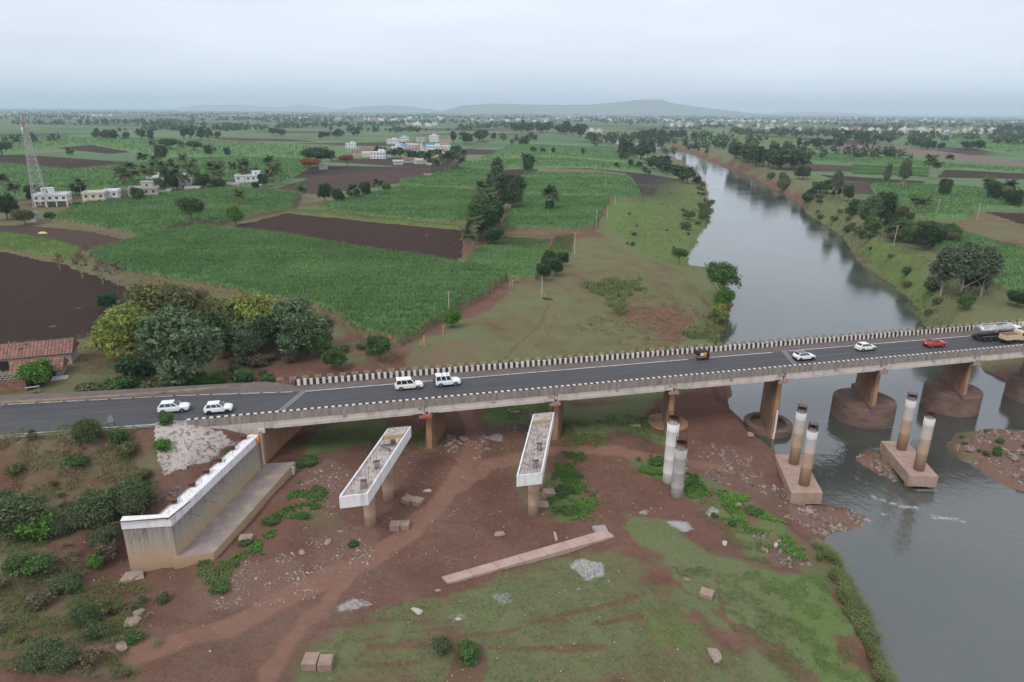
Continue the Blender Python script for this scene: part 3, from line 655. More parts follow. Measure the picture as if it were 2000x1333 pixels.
# abutment of the old bridge
m = MB(); a0 = -13.3
m.prism([(a0 - 1.5, 97.3), (a0, 97.3), (a0 + sk(109.6), 109.6), (a0 - 1.5 + sk(109.6), 109.6)], 5.0, 12.35); bb(m, 'abutment_wall', M['conc_orange'])
m = MB(); m.prism([(-23.3, 97.2), (a0 - .2, 97.2), (a0 - .2, 97.85), (-23.3, 97.85)], [12.6, 8.8, 8.8, 12.6], [13.6, 13.6, 13.6, 13.6]); bb(m, 'wing_wall', M['conc_pale'])
m = MB(); m.box((a0 - .25, 97.45, 12.1), (1.0, .7, .8)); bb(m, 'bearing_block', M['white_paint'])
m = MB(); m.prism([(a0 + .02, 97.4), (a0 + .12, 97.4), (a0 + .12 + sk(100.2), 100.2), (a0 + .02 + sk(100.2), 100.2)], [11.2, 11.2, 12.0, 12.0], [11.6, 11.6, 12.34, 12.34]); bb(m, 'painted_band', M['red_paint'])
# piers
def pier(i, zb, well=None):
    s0 = 13.0 + 21.1 * i
    tp, tb = 12.0, zb
    def q(t_, ds): return (s0 + SK * (t_ - 103.0) + ds, t_)
    m = MB()
    lo = [q(98.7, -.45), q(98.7, .45), q(99.4, .95), q(107, .95), q(107.6, .5), q(107.6, -.5), q(107, -.95), q(99.4, -.95)]
    hi = [q(98.9, -.4), q(98.9, .4), q(99.5, .62), q(107, .62), q(107.5, .4), q(107.5, -.4), q(107, -.62), q(99.5, -.62)]
    n = len(lo); fr = []
    m.add([(a, b, tb - 1) for a, b in lo] + [(a, b, tp - .7) for a, b in hi], [(k, (k + 1) % n, n + (k + 1) % n, n + k) for k in range(1, n)] + [tuple(range(n, 2 * n))], 0)
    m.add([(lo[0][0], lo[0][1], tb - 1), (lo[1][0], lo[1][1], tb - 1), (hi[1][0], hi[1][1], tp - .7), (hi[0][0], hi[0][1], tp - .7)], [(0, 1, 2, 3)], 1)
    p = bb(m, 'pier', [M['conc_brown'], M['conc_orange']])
    m = MB(); m.prism([q(98.4, -.75), q(98.4, .75), q(108.6, .75), q(108.6, -.75)], tp - .72, tp - .02); bb(m, 'pier_cap', M['conc_brown'], p)
    m = MB(); m.prism([q(97.1, -.95), q(97.1, .95), q(98.4, .95), q(98.4, -.95)], [tp - .45] * 2 + [tp - .72] * 2, tp); bb(m, 'cap_end', M['red_paint' if i == 0 else 'red_faded'], p)
    for tg in (97.8, 100.7, 103.5, 106.3):
        for ds in (-.4, .4):
            a, b = q(tg, ds); m = MB(); m.box((a, b, tp + .25), (.5, .5, .5)); bb(m, 'bearing', M['conc_pale'] if tg < 98 else M['conc_grey'], p)
    a, b = q(97.7, 0)
    if i != 3:
        m = MB(); m.box((a, b - .1, 13.05), (.62, .4, 1.05)); bb(m, 'end_block', M['conc_pale'], p)
    if well:
        kind, D, zt = well; cx, cy = q(103, 0)
        if kind == 'ring':
            m = MB(); R = D / 2; m.lathe((cx, cy, 0), [(R * .96, -1.5), (R, zt - .9), (R, zt - .15), (R * .97, zt), (R * .74, zt), (R * .72, zt - .1), (R * .72, zt - .7)], 40)
            bb(m, 'well_cap', M['conc_well'], p)
            m = MB(); a, b = q(98.6, .2); m.box((a, b, 3.4), (.35, .12, 4.6)); bb(m, 'gauge_board', M['white_paint'], p)
            m = MB(); a, b = q(98.5, .2); m.box((a - .1, cy - R - .04, .55), (.4, .1, 1.3)); bb(m, 'gauge_board', M['white_paint'], p)
        elif kind == 'well':
            R = D / 2; m = MB(); m.lathe((cx, cy, 0), [(R * .97, -1.6), (R, .3), (R, zt - .18), (R * .985, zt), (R * .4, zt + .03)], 44); bb(m, 'well', M['conc_well'], p)
            m = MB(); m.prism([q(103 - R * .92, -.95), q(103 - R * .92, .95), q(103 + R * .95, .95), q(103 + R * .95, -.95)], zt - .2, [zt + .35] * 2 + [zt + 1.0] * 2); bb(m, 'plinth', M['conc_well'], p)
        elif kind == 'pad':
            R = D / 2; m = MB(); m.lathe((cx, cy, 0), [(R, zt - 2.2), (R * .98, zt - .1), (R * .95, zt), (R * .3, zt + .05)], 36); bb(m, 'foundation_pad', M['conc_orange'], p)
            m = MB(); m.prism([q(98, -.9), q(98, .9), q(108, .9), q(108, -.9)], zt - .4, [zt + .5] * 2 + [zt + 1.2] * 2); bb(m, 'plinth', M['conc_brown'], p)
    return p
pier(0, 5.0); pier(1, 4.4); pier(2, 3.4, ('pad', 7.6, 3.55)); pier(3, .8, ('ring', 8.9, 1.35)); pier(4, 3.9, ('well', 11.4, 3.95)); pier(5, 4.3, ('well', 10.4, 4.3)); pier(6, 4.3, ('well', 9.6, 4.3)); pier(7, 3.5)

# guard rail of the left approach
gr = bempty('guard_rail', -48, 113, 14); tag(gr, "rusty beige guard rail along the far side of the left approach road", "guard rail")
gpts = [W(-140, 797, 14.75), W(0, 787, 14.75), W(150, 778.5, 14.75), W(300, 768.5, 14.75), W(440, 756.5, 14.75)]
M['rail_beige'] = worn('rail_beige', (.40, .31, .22), (.25, .17, .12), (1, 1, 1), (.45, .7), .8, .8)
inv = gr.matrix_basis.inverted()
m = MB()
for a, b in zip(gpts[:-1], gpts[1:]):
    a = inv @ a; b = inv @ b; d = (b - a).normalized(); nn = Vector((-d.y, d.x, 0)) * .05
    for z0, z1, k in ((-.22, -.06, 1), (-.06, .02, -.4), (.02, .2, 1)):
        q0 = [a + nn * k, b + nn * k, b + nn * (k - 1.2), a + nn * (k - 1.2)]
        m.prism([(v.x, v.y) for v in q0], [v.z + z0 for v in q0], [v.z + z1 for v in q0])
m.build('rail', M['rail_beige'], gr)
ps = MB().box((0, 0, -.35), (.12, .16, 1.0)).mesh('post', M['rail_beige'])
for a, b in zip(gpts[:-1], gpts[1:]):
    L = (b - a).length; k = max(2, int(L / 2.6))
    for j in range(k):
        inst('post', ps, gr, inv @ (a + (b - a) * (j / k) + BN * .14))
# low rail on the near side of the approach
lr = bempty('low_rail', -40, 96.5, 14); tag(lr, "low broken concrete rail with stubby posts beside the near road edge", "rail")
lp = [W(-80, 860, 13.9), W(60, 853, 13.9), W(200, 843, 13.9), W(330, 829, 13.9)]
inv = lr.matrix_basis.inverted()
for a, b in zip(lp[:-1], lp[1:]):
    a2 = inv @ a; b2 = inv @ b; m = MB(); m.prism([(a2.x, a2.y - .12), (b2.x, b2.y - .12), (b2.x, b2.y + .12), (a2.x, a2.y + .12)], [a2.z - .1, b2.z - .1] * 1 + [b2.z - .1, a2.z - .1], [a2.z + .12, b2.z + .12, b2.z + .12, a2.z + .12]); m.build('beam', M['conc_grey'], lr)
    for j in range(4):
        p = a2.lerp(b2, j / 4); MB().box((p.x, p.y, p.z - .45), (.22, .22, .75)).build('post', M['conc_grey'], lr)
# ------------------------------------------------------------------ unfinished new bridge
t = NT('column_conc'); t.set(.88, spec=.15); co = t.coord('World'); sx = t.n('ShaderNodeSeparateXYZ'); t.l(co, sx.inputs[0])
a = t.noise(co, 1.1, 6, .65); b = t.noise(co, 7, 4, .7); zz = t.math('ADD', sx.outputs[2], t.math('MULTIPLY', a, 2.4))
c = t.ramp(t.rng(zz, 3.5, 12.5), [(0, (.36, .24, .16)), (.35, (.41, .27, .175)), (.55, (.43, .31, .22)), (.72, (.48, .41, .355)), (1, (.56, .54, .53))])
c = t.mix(t.rng(b, .5, .8, 0, .5), c, (.30, .22, .17)); t.base(c); t.bump(b, .2, .04); M['col_flood'] = t.m
M['col_tan'] = worn('col_tan', (.42, .30, .215), (.30, .20, .14), (1, 1, .7), (.4, .75), .9, .8)
M['col_grey'] = worn('col_grey', (.40, .375, .355), (.28, .25, .23), (1, 1, .6), (.45, .75), .9, .8)
M['col_white'] = worn('col_white', (.66, .65, .63), (.46, .38, .32), (1, 1, .4), (.55, .85), .85, .9)
M['cap_white'] = worn('cap_white', (.78, .765, .755), (.42, .38, .36), (1.5, 1.5, .3), (.5, .8), .85, 1.1)
M['cap_top'] = worn('cap_top', (.45, .40, .37), (.24, .20, .18), (1, 1, 1), (.42, .68), .92, 1.2)
M['pile_conc'] = worn('pile_conc', (.40, .285, .225), (.29, .19, .145), (1, 1, .6), (.4, .72), .92, .7)
M['wall_tan'] = worn('wall_tan', (.42, .315, .215), (.38, .22, .12), (1, 1, .5), (.42, .7), .92, .35)
M['wall_grey'] = worn('wall_grey', (.36, .32, .29), (.25, .205, .175), (1.6, 1.6, .12), (.42, .65), .92, 1.0)
M['ledge'] = worn('ledge', (.27, .225, .20), (.38, .29, .24), (1, 1, 1), (.48, .66), .95, .5)
def N(root, s, t, z):               # bridge coords to local of a root made by bempty
    return Vector((s - root[0], t - root[1], z - root[2]))
def rebar_ring(m, c, R, n, h, r=.03, jit=.12, seed=0):
    rr = random.Random(seed)
    for i in range(n):
        a = 2 * PI * i / n; hh = h * (1 - jit * rr.random()); x, y = c[0] + R * math.cos(a), c[1] + R * math.sin(a)
        m.cyl((x, y, c[2] - .1), (x + rr.uniform(-.04, .04), y + rr.uniform(-.04, .04), c[2] + hh), r, r, 5)
def column(root, org, s, t, z0, z1, R, mat, rebar=1.6, seed=0, bands=True, name='column'):
    p = N(org, s, t, 0); z0 -= org[2]; z1 -= org[2]
    prof = [(R, z0 - 1.5)]; z = z0 + 1.6; 
    while bands and z < z1 - .6: prof += [(R, z), (R * 1.012, z + .03), (R * 1.012, z + .09), (R, z + .12)]; z += 2.4
    prof.append((R, z1))
    m = MB(); m.lathe((p.x, p.y, 0), prof, 28)
    o = m.build(name, M[mat], root)
    for pl in o.data.polygons: pl.use_smooth = len(pl.vertices) == 4
    if rebar:
        m = MB(); rebar_ring(m, (p.x, p.y, z1), R * .86, 20, rebar, .032, .15, seed)
        m.lathe((p.x, p.y, z1 + rebar * .5), [(R * .88, 0), (R * .88, .05), (R * .84, .05), (R * .84, 0)], 16)
        q = m.build('rebar_cage', M['rust'], o); q["kind"] = "stuff"
    return o
# pier caps on two columns each
def pier_frame(name, s0, label, zb, seed):
    org = (s0 + 3.1, 83.2, zb); root = bempty(name, org[0], org[1], zb); tag(root, label, "pier", "unfinished pier caps of the new bridge")
    def q(t_, ds): p = N(org, s0 + SK * (t_ - 74.6) + ds, t_, 0); return (p.x, p.y)
    zt, zbm = 13.0 - zb, 11.35 - zb
    # trough-shaped cap: body, upstands left and right, ends
    m = MB(); T0, T1 = 74.6, 91.8
    m.prism([q(T0, -1.65), q(T0, 1.65), q(T1, 1.65), q(T1, -1.65)], zbm, zt - .28, 0, 1); cap = m.build('cap', [M['cap_white'], M['cap_top']], root)
    for ds0, ds1 in ((-1.7, -1.5), (1.5, 1.7)):
        m = MB(); m.prism([q(T0 - .02, ds0), q(T0 - .02, ds1), q(T1 + .02, ds1), q(T1 + .02, ds0)], zbm - .02, zt); m.build('side_form', M['cap_white'], cap)
    m = MB(); m.prism([q(T0 - .12, -1.7), q(T0 - .12, 1.7), q(T0 + .05, 1.7), q(T0 + .05, -1.7)], zbm - .04, zt - .1); m.build('end_form', M['cap_white'], cap)
    m = MB(); m.prism([q(89.0, -1.45), q(89.0, 1.45), q(89.25, 1.45), q(89.25, -1.45)], zt - .3, zt + .25); m.build('stop_board', M['yellow_paint'], cap)
    m = MB(); m.prism([q(89.25, -1.45), q(89.25, 1.45), q(T1 - .1, 1.45), q(T1 - .1, -1.45)], zt - .3, zt + .12); m.build('seat_block', M['cap_top'], cap)
    rr = random.Random(seed); m = MB()
    for tt in (75.6, 77.2, 79.6, 82.5, 85.0, 87.3, 90.8):
        for ds in np.linspace(-1.25, 1.25, 7):
            if rr.random() < .2: continue
            a = q(tt + rr.uniform(-.25, .25), ds + rr.uniform(-.1, .1)); h = rr.uniform(.5, 1.25)
            m.cyl((a[0], a[1], zt - .35), (a[0] + rr.uniform(-.1, .1), a[1] + rr.uniform(-.1, .1), zt - .3 + h), .026, .022, 5)
    for tt in (76.0, 80.5):
        for ds in (.35, .55, .75, .95):
            for d2 in (0, .3):
                a = q(tt + d2, ds); m.cyl((a[0], a[1], zt - .35), (a[0], a[1], zt + .9), .03, .03, 5)
        a = q(tt + .15, .65); m.box((a[0], a[1], zt + .85), (.8, .45, .05))
    o = m.build('rebar', M['rust'], cap); o["kind"] = "stuff"
    if seed == 1:
        for (t0, d0, t1, d1) in ((86.3, -.9, 86.6, 1.2), (86.0, -.6, 84.9, 1.0)):
            for k in (0, .22):
                a, b = q(t0 + k, d0), q(t1 + k, d1); m = MB(); m.cyl((a[0], a[1], zt + .05 + k * .3), (b[0], b[1], zt + .02), .07, .07, 4); m.build('steel_beam', M['steel_dark'], cap)
        a = q(86.9, .7); m = MB(); m.box((a[0], a[1], zt + .25), (.7, .5, .55)); m.build('steel_frame', M['rust'], cap)
    else:
        m = MB()
        for k in range(46):
            a = q(rr.uniform(77, 88.5), rr.uniform(-1.2, 1.1)); m.box((a[0], a[1], zt - .2), (rr.uniform(.1, .7), rr.uniform(.08, .3), rr.uniform(.08, .3)), rz=rr.uniform(0, 3))
        o = m.build('debris', M['cap_top'], cap); o["kind"] = "stuff"
    return root, org
M['steel_dark'] = plain('steel_dark', (.12, .105, .10), .7, .2, var=.3)
r1, o1 = pier_frame('bridge_pier', -.8, "long white pier cap on two tan columns nearest the concrete abutment", 4.9, 1)
column(r1, o1, 1.0, 80.0, 4.9, 11.4, .78, 'col_tan', 0); column(r1, o1, 3.78, 86.0, 4.9, 11.4, .78, 'col_tan', 0)
r2, o2 = pier_frame('bridge_pier', 21.2, "debris-covered white pier cap on tan columns in the middle of the site", 3.2, 2)
column(r2, o2, 23.4, 80.2, 3.1, 11.4, .76, 'col_tan', 0); column(r2, o2, 26.1, 86.4, 3.4, 11.4, .76, 'col_tan', 0)
# bare columns standing in the ground
for nm, s, t_, z0, z1, mat, lab, sd in (('concrete_column', 47.1, 85.9, 1.9, 12.0, 'col_white', "whitewashed round column with rusty rebar, behind the grey one", 3), ('concrete_column', 45.9, 80.8, 2.5, 10.45, 'col_grey', "grey banded round concrete column with rebar, on the bare dirt", 4)):
    z0 = gz(*B(s, t_, 0).xy); org = (s, t_, z0); root = bempty(nm, s, t_, z0); tag(root, lab, "column", "bare columns of the new bridge"); column(root, org, s, t_, z0, z1, .92, mat, 2.0, sd)
    m = MB(); rebar_ring(m, (0, 0, z0 * 0 + .0), .8, 3, .2, .02, 0, 1)
# pile caps with two columns
def pile_pier(cols, corners, label, sd):
    zt = 2.5; org = (sum(c[0] for c in corners) / 4, sum(c[1] for c in corners) / 4, 0); root = bempty('pile_cap_pier', *org); tag(root, label, "pier", "pile caps with twin columns in the river")
    m = MB(); P = [(c[0] - org[0], c[1] - org[1]) for c in corners]; m.prism(P, .55, zt); pc = m.build('pile_cap', M['pile_conc'], root, bevel=.06)
    for i, (a, b) in enumerate(P):
        x, y = a * .72, b * .8; MB().cyl((x, y, -1.4), (x, y, .56), .6, .6, 16).build('pile', M['conc_orange'], root)
    for k, (s, t_) in enumerate(cols):
        column(root, org, s, t_, zt + 1.5, 11.65, .80, 'col_flood', 1.35, sd + k, bands=True)
    return root
pile_pier([(69.39, 85.66), (66.79, 79.43)], [(63.3, 77.6), (68.0, 76.5), (72.6, 87.9), (68.2, 89.1)], "tan pile cap with two rebar-topped columns at the rocky river edge", 11)
pile_pier([(90.64, 85.86), (87.95, 79.23)], [(85.0, 77.9), (89.2, 76.5), (93.9, 88.0), (89.4, 89.2)], "tan pile cap with twin columns standing out in the river channel", 15)

# abutment of the new bridge
ab_o = (-20.0, 84.0, 6.3); ab = bempty('bridge_abutment', *ab_o); tag(ab, "tan concrete abutment with a white top band and wide footing ledge", "abutment")
def Q(s, t_): return (s - ab_o[0], t_ - ab_o[1])
Z = lambda z: z - ab_o[2]
c0, c1, w0 = (-21.2, 74.3), (-13.5, 94.3), (-26.4, 74.9)      # corner, far end, wing end
th = 1.1
t = NT('wall_blend'); t.set(.92, spec=.12); co = t.coord('World'); sx = t.n('ShaderNodeSeparateXYZ'); t.l(co, sx.inputs[0])
a = t.noise(t.scaled(co, (1.5, 1.5, .12)), 1.0, 6, .7); b = t.noise(co, .5, 6, .7); e = t.noise(co, 8, 4, .7)
zz = t.math('ADD', sx.outputs[2], t.math('ADD', t.math('MULTIPLY', a, 2.6), t.math('MULTIPLY', b, 1.4)))
c = t.ramp(t.rng(zz, 7.5, 14.5), [(0, (.40, .255, .15)), (.28, (.45, .31, .195)), (.5, (.43, .34, .245)), (.66, (.38, .335, .29)), (.85, (.31, .28, .255)), (1, (.24, .215, .20))])
c = t.mix(t.rng(b, .5, .75, 0, .5), c, (.47, .38, .29)); c = t.mix(t.rng(e, .5, .8, 0, .35), c, (.25, .18, .13)); st2 = t.noise(t.scaled(co, (3.5, 3.5, .07)), 1.2, 5, .7); c = t.mix(t.math('MULTIPLY', t.rng(st2, .48, .68), t.rng(sx.outputs[2], 8.0, 11.5)), c, (.13, .115, .105)); c = t.mix(t.math('MULTIPLY', t.rng(st2, .42, .30), t.rng(sx.outputs[2], 9.5, 11.8, 0, .6)), c, (.55, .52, .49)); t.base(c); t.bump(e, .2, .04); M['wall_blend'] = t.m
zs = [(3.5, 8.88, 'wall_tan', 0.012), (8.88, 10.38, 'wall_grey', .0), (10.38, 11.9, 'wall_grey', 0.014), (11.9, 13.0, 'cap_white', .12)]
for z0, z1, mt, pr in zs:
    m = MB(); m.prism([Q(c0[0] + pr, c0[1] - pr), Q(c1[0] + pr, c1[1]), Q(c1[0] - th - .2, c1[1]), Q(c0[0] - th, c0[1] + .9), Q(w0[0] - pr * .3, w0[1] + .85), Q(w0[0] - pr * .3, w0[1] - pr)], Z(z0), Z(z1), 0, 0)
    m.build({'wall_tan': 'wall', 'wall_grey': 'wall', 'cap_white': 'top_band'}[mt], M['wall_blend' if 'wall' in mt else mt], ab)
m = MB(); m.prism([Q(c0[0] - th + .1, c0[1] + .9), Q(c1[0] - th, c1[1]), Q(c1[0] - th - 1.3, c1[1]), Q(c0[0] - th - .9, c0[1] + 1.6)], Z(6), Z(12.3)); m.build('back_wall', M['conc_grey'], ab)
m = MB(); m.prism([Q(c1[0] - 1.0, c1[1] - .02), Q(c1[0] + .16, c1[1] - .6), Q(c1[0] + .35, c1[1] + .9), Q(c1[0] - 1.0, c1[1] + 1.1)], Z(3.5), Z(13.1)); m.build('end_pilaster', M['wall_tan'], ab)
m = MB(); m.box((c1[0] + .12 - ab_o[0], c1[1] - .1 - ab_o[1], Z(10.6)), (.3, .42, 5.0)); m.build('white_strip', M['white_paint'], ab)
m = MB(); m.box((c1[0] - .15 - ab_o[0], c1[1] - 1.1 - ab_o[1], Z(12.5)), (.5, .5, .55)); m.build('survey_mark', M['orange_paint'], ab)
m = MB(); m.prism([Q(-21.6, 74.02), Q(-17.2, 74.0), Q(-9.0, 94.6), Q(-14.2, 95.2)], Z(3.5), Z(7.75), 0, 1); m.build('footing', [M['wall_blend'], M['ledge']], ab, bevel=.05)
m = MB(); m.box((-9.35 - ab_o[0], 93.5 - ab_o[1], Z(6.9)), (.25, .3, 1.3), rz=-.35); m.build('white_strip', M['white_paint'], ab)
rr = random.Random(5); m = MB()
for k in range(70):
    f = rr.random(); s = c0[0] + (c1[0] - c0[0]) * f - rr.uniform(.2, 1.0); t_ = c0[1] + (c1[1] - c0[1]) * f + .6
    p = Q(s, t_); h = rr.uniform(.15, .5); m.cyl((p[0], p[1], Z(12.9)), (p[0] + rr.uniform(-.15, .15), p[1] + rr.uniform(-.1, .1), Z(13) + h), .018, .014, 4)
for f in (.10, .28, .43, .57, .73, .88):
    s = c0[0] + (c1[0] - c0[0]) * f - 1.0; t_ = c0[1] + (c1[1] - c0[1]) * f + .8
    for ds in np.linspace(-.35, .35, 5):
        for dt in (0, .5):
            p = Q(s + ds, t_ + dt); m.cyl((p[0], p[1], Z(12.2)), (p[0], p[1], Z(13.6)), .025, .025, 4)
    for z in (13.2, 13.55):
        p = Q(s, t_ + .25); m.box((p[0], p[1], Z(z)), (.85, .62, .05))
o = m.build('rebar', M['rust'], ab); o["kind"] = "stuff"
for (s, t_, z, ds, dz) in ((-20.1, 77.2, 11.6, 1.6, -.25), (-19.0, 80.4, 11.3, 1.9, -.3), (-18.3, 82.0, 11.4, 1.2, -.2), (-17.6, 83.6, 11.9, 1.7, -.3), (-25.2, 74.6, 11.4, -.3, -1.0), (-24.2, 74.6, 11.6, -.4, -.9)):
    p = Q(s, t_); MB().cyl((p[0], p[1], Z(z)), (p[0] + ds, p[1] - .7, Z(z + dz)), .03, .03, 5).build('tie_bar', M['rust'], ab)
for a, b in (((-27.2, 74.5, 13.08), (-21.4, 74.1, 13.08)), ((-21.4, 73.8, 13.06), (-19.6, 77.2, 13.08))):
    p, q_ = Q(a[0], a[1]), Q(b[0], b[1]); MB().cyl((p[0], p[1], Z(a[2])), (q_[0], q_[1], Z(b[2])), .07, .07, 5).build('pipe', M['rust'], ab)

# mortar-covered slope beside the old wing wall
P_sl = [W(305, 832, 13.6), W(345, 822, 13.9), W(392, 822, 13.9), W(412, 840, 13.0), (W(470, 868, 11.0)), W(440, 884, 10.4), W(400, 905, 10.2), W(318, 922, 10.6), W(306, 880, 12)]
x0, x1 = min(p.x for p in P_sl), max(p.x for p in P_sl); y0, y1 = min(p.y for p in P_sl), max(p.y for p in P_sl)
def drape(name, P, step, lift, mats, bumpf=None, rag=.8, thick=.12):
    """sheet with thickness laid on the ground inside polygon P"""
    xs = np.arange(min(p[0] for p in P) - 1, max(p[0] for p in P) + 1, step); ys = np.arange(min(p[1] for p in P) - 1, max(p[1] for p in P) + 1, step)
    X, Y = np.meshgrid(xs, ys); D = sdpoly(X, Y, P) + (fbm(X / 1.2, Y / 1.2, 66, 3) - .5) * rag
    Zg = height(X, Y); H = lift + (bumpf(X, Y) if bumpf else 0); Zt = np.where(D < 0, Zg + H, Zg - thick)
    ny, nx = X.shape; ii = np.arange(ny * nx).reshape(ny, nx); Fq = np.stack([ii[:-1, :-1], ii[:-1, 1:], ii[1:, 1:], ii[1:, :-1]], -1).reshape(-1, 4)
    keep = (D.ravel()[Fq] < step * 1.5).any(1); Fq = Fq[keep]; used = np.unique(Fq); re = np.full(ny * nx, -1); re[used] = np.arange(len(used))
    V = np.stack([X.ravel(), Y.ravel(), Zt.ravel()], 1)[used]
    c = V.mean(0); me = npmesh(name, V - c, re[Fq], mats, True); o = link(bpy.data.objects.new(name, me)); o.location = c; return o
t = NT('mortar'); t.set(.95, spec=.1); co = t.coord('World'); a = t.noise(co, 1.6, 7, .7); b = t.noise(co, 5, 4, .7)
t.base(t.mix(t.rng(a, .49, .62), t.mix(b, (.36, .315, .285), (.50, .445, .41)), t.mix(b, (.09, .075, .068), (.23, .18, .155)))); t.bump(b, .4, .12); M['mortar'] = t.m
o = drape('slope_lining', P_sl, .28, .12, [M['mortar']], lambda X, Y: (fbm(X / 1.6, Y / 1.6, 12, 3) - .4) * .35)
tag(o, "whitish cracked mortar lining on the embankment slope beside the abutment", "slope lining")
# ------------------------------------------------------------------ fields
t = NT('cane_mass'); t.set(.9, spec=.03); co = t.coord('World')
a = t.noise(t.scaled(co, (1, 1, .3)), .9, 7, .75); b = t.noise(co, .05, 5, .6); r = t.noise(t.scaled(co, (.25, 1.3, 1)), .8, 5, .7)
c = t.mix(t.rng(a, .3, .72), (.074, .135, .054), (.175, .29, .118)); c = t.mix(t.rng(b, .42, .62, 0, .55), c, t.mix(a, (.11, .175, .058), (.20, .285, .105))); c = t.mix(t.rng(r, .55, .75, 0, .5), c, (.07, .125, .05))
t.base(c); t.bump(a, .9, .6); M['cane_mass'] = t.m
t = NT('cane_mass_light'); t.set(.85, spec=.1); co = t.coord('World'); a = t.noise(co, 1.1, 7, .75); b = t.noise(co, .07, 4)
c = t.mix(t.rng(a, .3, .72), (.10, .155, .045), (.19, .26, .085)); t.base(t.mix(t.rng(b, .45, .6, 0, .5), c, (.09, .15, .05))); t.bump(a, .8, .5); M['cane_mass_light'] = t.m
t = NT('cane_stalks'); t.set(.9, spec=.1); co = t.coord('World'); a = t.noise(t.scaled(co, (3, 3, .35)), 1.5, 5, .7)
t.base(t.ramp(a, [(.3, (.07, .075, .04)), (.5, (.19, .15, .085)), (.7, (.31, .24, .15))])); t.bump(a, .8, .4); M['cane_stalks'] = t.m
def soil_mat(name, c1, c2, ang, per=1.6, amt=.8):
    t = NT(name); t.set(1, spec=.02); co = t.coord('World'); rot = t.n('ShaderNodeMapping'); rot.inputs['Rotation'].default_value = (0, 0, ang); t.l(co, rot.inputs[0])
    w = t.n('ShaderNodeTexWave', wave_type='BANDS', bands_direction='Y'); w.inputs['Scale'].default_value = .314 / per * 1.0; w.inputs['Distortion'].default_value = 1.2; w.inputs['Detail'].default_value = 3; w.inputs['Detail Scale'].default_value = .6; t.l(rot.outputs[0], w.inputs['Vector'])
    a = t.noise(co, .35, 7, .75); b = t.noise(t.scaled(rot.outputs[0], (.03, .5, 1)), 1, 4); e = t.noise(co, 3, 5, .75)
    f = t.math('ADD', t.math('MULTIPLY', w.outputs['Fac'], .35 * amt), t.math('ADD', t.math('MULTIPLY', a, .4), t.math('ADD', t.math('MULTIPLY', b, .3), t.math('MULTIPLY', e, .3)))); t.base(t.mix(t.rng(f, .35, .95), c1, c2))
    t.bump(t.math('ADD', t.math('MULTIPLY', w.outputs['Fac'], .6), t.math('ADD', a, e)), .8, .35); return t.m
M['plough_dark'] = soil_mat('plough_dark', (.040, .026, .021), (.086, .058, .047), -.12)
M['plough_brown'] = soil_mat('plough_brown', (.060, .040, .033), (.125, .086, .070), .12)
M['plough_left'] = soil_mat('plough_left', (.038, .025, .021), (.078, .053, .044), -.22, 1.3)
M['stubble'] = soil_mat('stubble', (.15, .10, .085), (.27, .20, .165), .1)
def grid_in(P, cell):
    xs = np.arange(min(p[0] for p in P) - cell, max(p[0] for p in P) + cell * 2, cell); ys = np.arange(min(p[1] for p in P) - cell, max(p[1] for p in P) + cell * 2, cell)
    return np.meshgrid(xs, ys)
def crop(name, pts, cell, h, mats, label, blades=0, bl=1.3, bmat='cane', rag=1.0, bw=.13):
    P = PX(pts, PLAIN); X, Y = grid_in(P, cell); jx = (_hash((X * 7).astype(int), (Y * 7).astype(int), 5) - .5) * cell * .6; jy = (_hash((X * 7).astype(int), (Y * 7).astype(int), 6) - .5) * cell * .6
    D = sdpoly(X, Y, P) + (fbm(X / (4 * cell), Y / (4 * cell), 15, 3) - .5) * rag * cell * 2; ins = D < 0
    X = X + jx; Y = Y + jy
    zg = np.maximum(height(X, Y), 1)
    edge = sstep(0, cell * 1.6, -D)
    top = h * (.86 + .28 * fbm(X / 9, Y / 9, 18, 3)) + (fbm(X / (1.4 * cell), Y / (1.4 * cell), 19, 2) - .5) * h * .38
    rows = np.sin((Y * math.cos(.12) - X * math.sin(.12)) / 5.5 + fbm(X / 30, Y / 30, 4, 2) * 6) * .10 * h
    Z_ = zg + np.where(ins, np.maximum(.15, (top + rows) * (.55 + .45 * edge)), -.25)
    ny, nx = X.shape; ii = np.arange(ny * nx).reshape(ny, nx); Fq = np.stack([ii[:-1, :-1], ii[:-1, 1:], ii[1:, 1:], ii[1:, :-1]], -1).reshape(-1, 4)
    I = ins.ravel()[Fq]; keep = I.any(1); Fq = Fq[keep]; side = ~I[keep].all(1)
    used = np.unique(Fq); re = np.full(ny * nx, -1); re[used] = np.arange(len(used)); V = np.stack([X.ravel(), Y.ravel(), Z_.ravel()], 1)
    c = V[used].mean(0); c[2] = PLAIN
    o = link(bpy.data.objects.new(name, npmesh(name, V[used] - c, re[Fq], [M[m] for m in mats], True, mi=side.astype(int)))); o.location = c
    o["kind"] = "stuff"; o["label"] = label
    if blades:
        sel = np.where(ins.ravel())[0]; n = int(blades * len(sel) * cell * cell); k = rng.choice(sel, n); base = V[k].copy()
        base[:, 0] += rng.uniform(-.6, .6, n) * cell; base[:, 1] += rng.uniform(-.6, .6, n) * cell; base[:, 2] -= .25
        o2 = link(bpy.data.objects.new('leaves', blades_mesh('leaves', base - c, bl, bw, M[bmat])), o); o2["kind"] = "stuff"
    return o
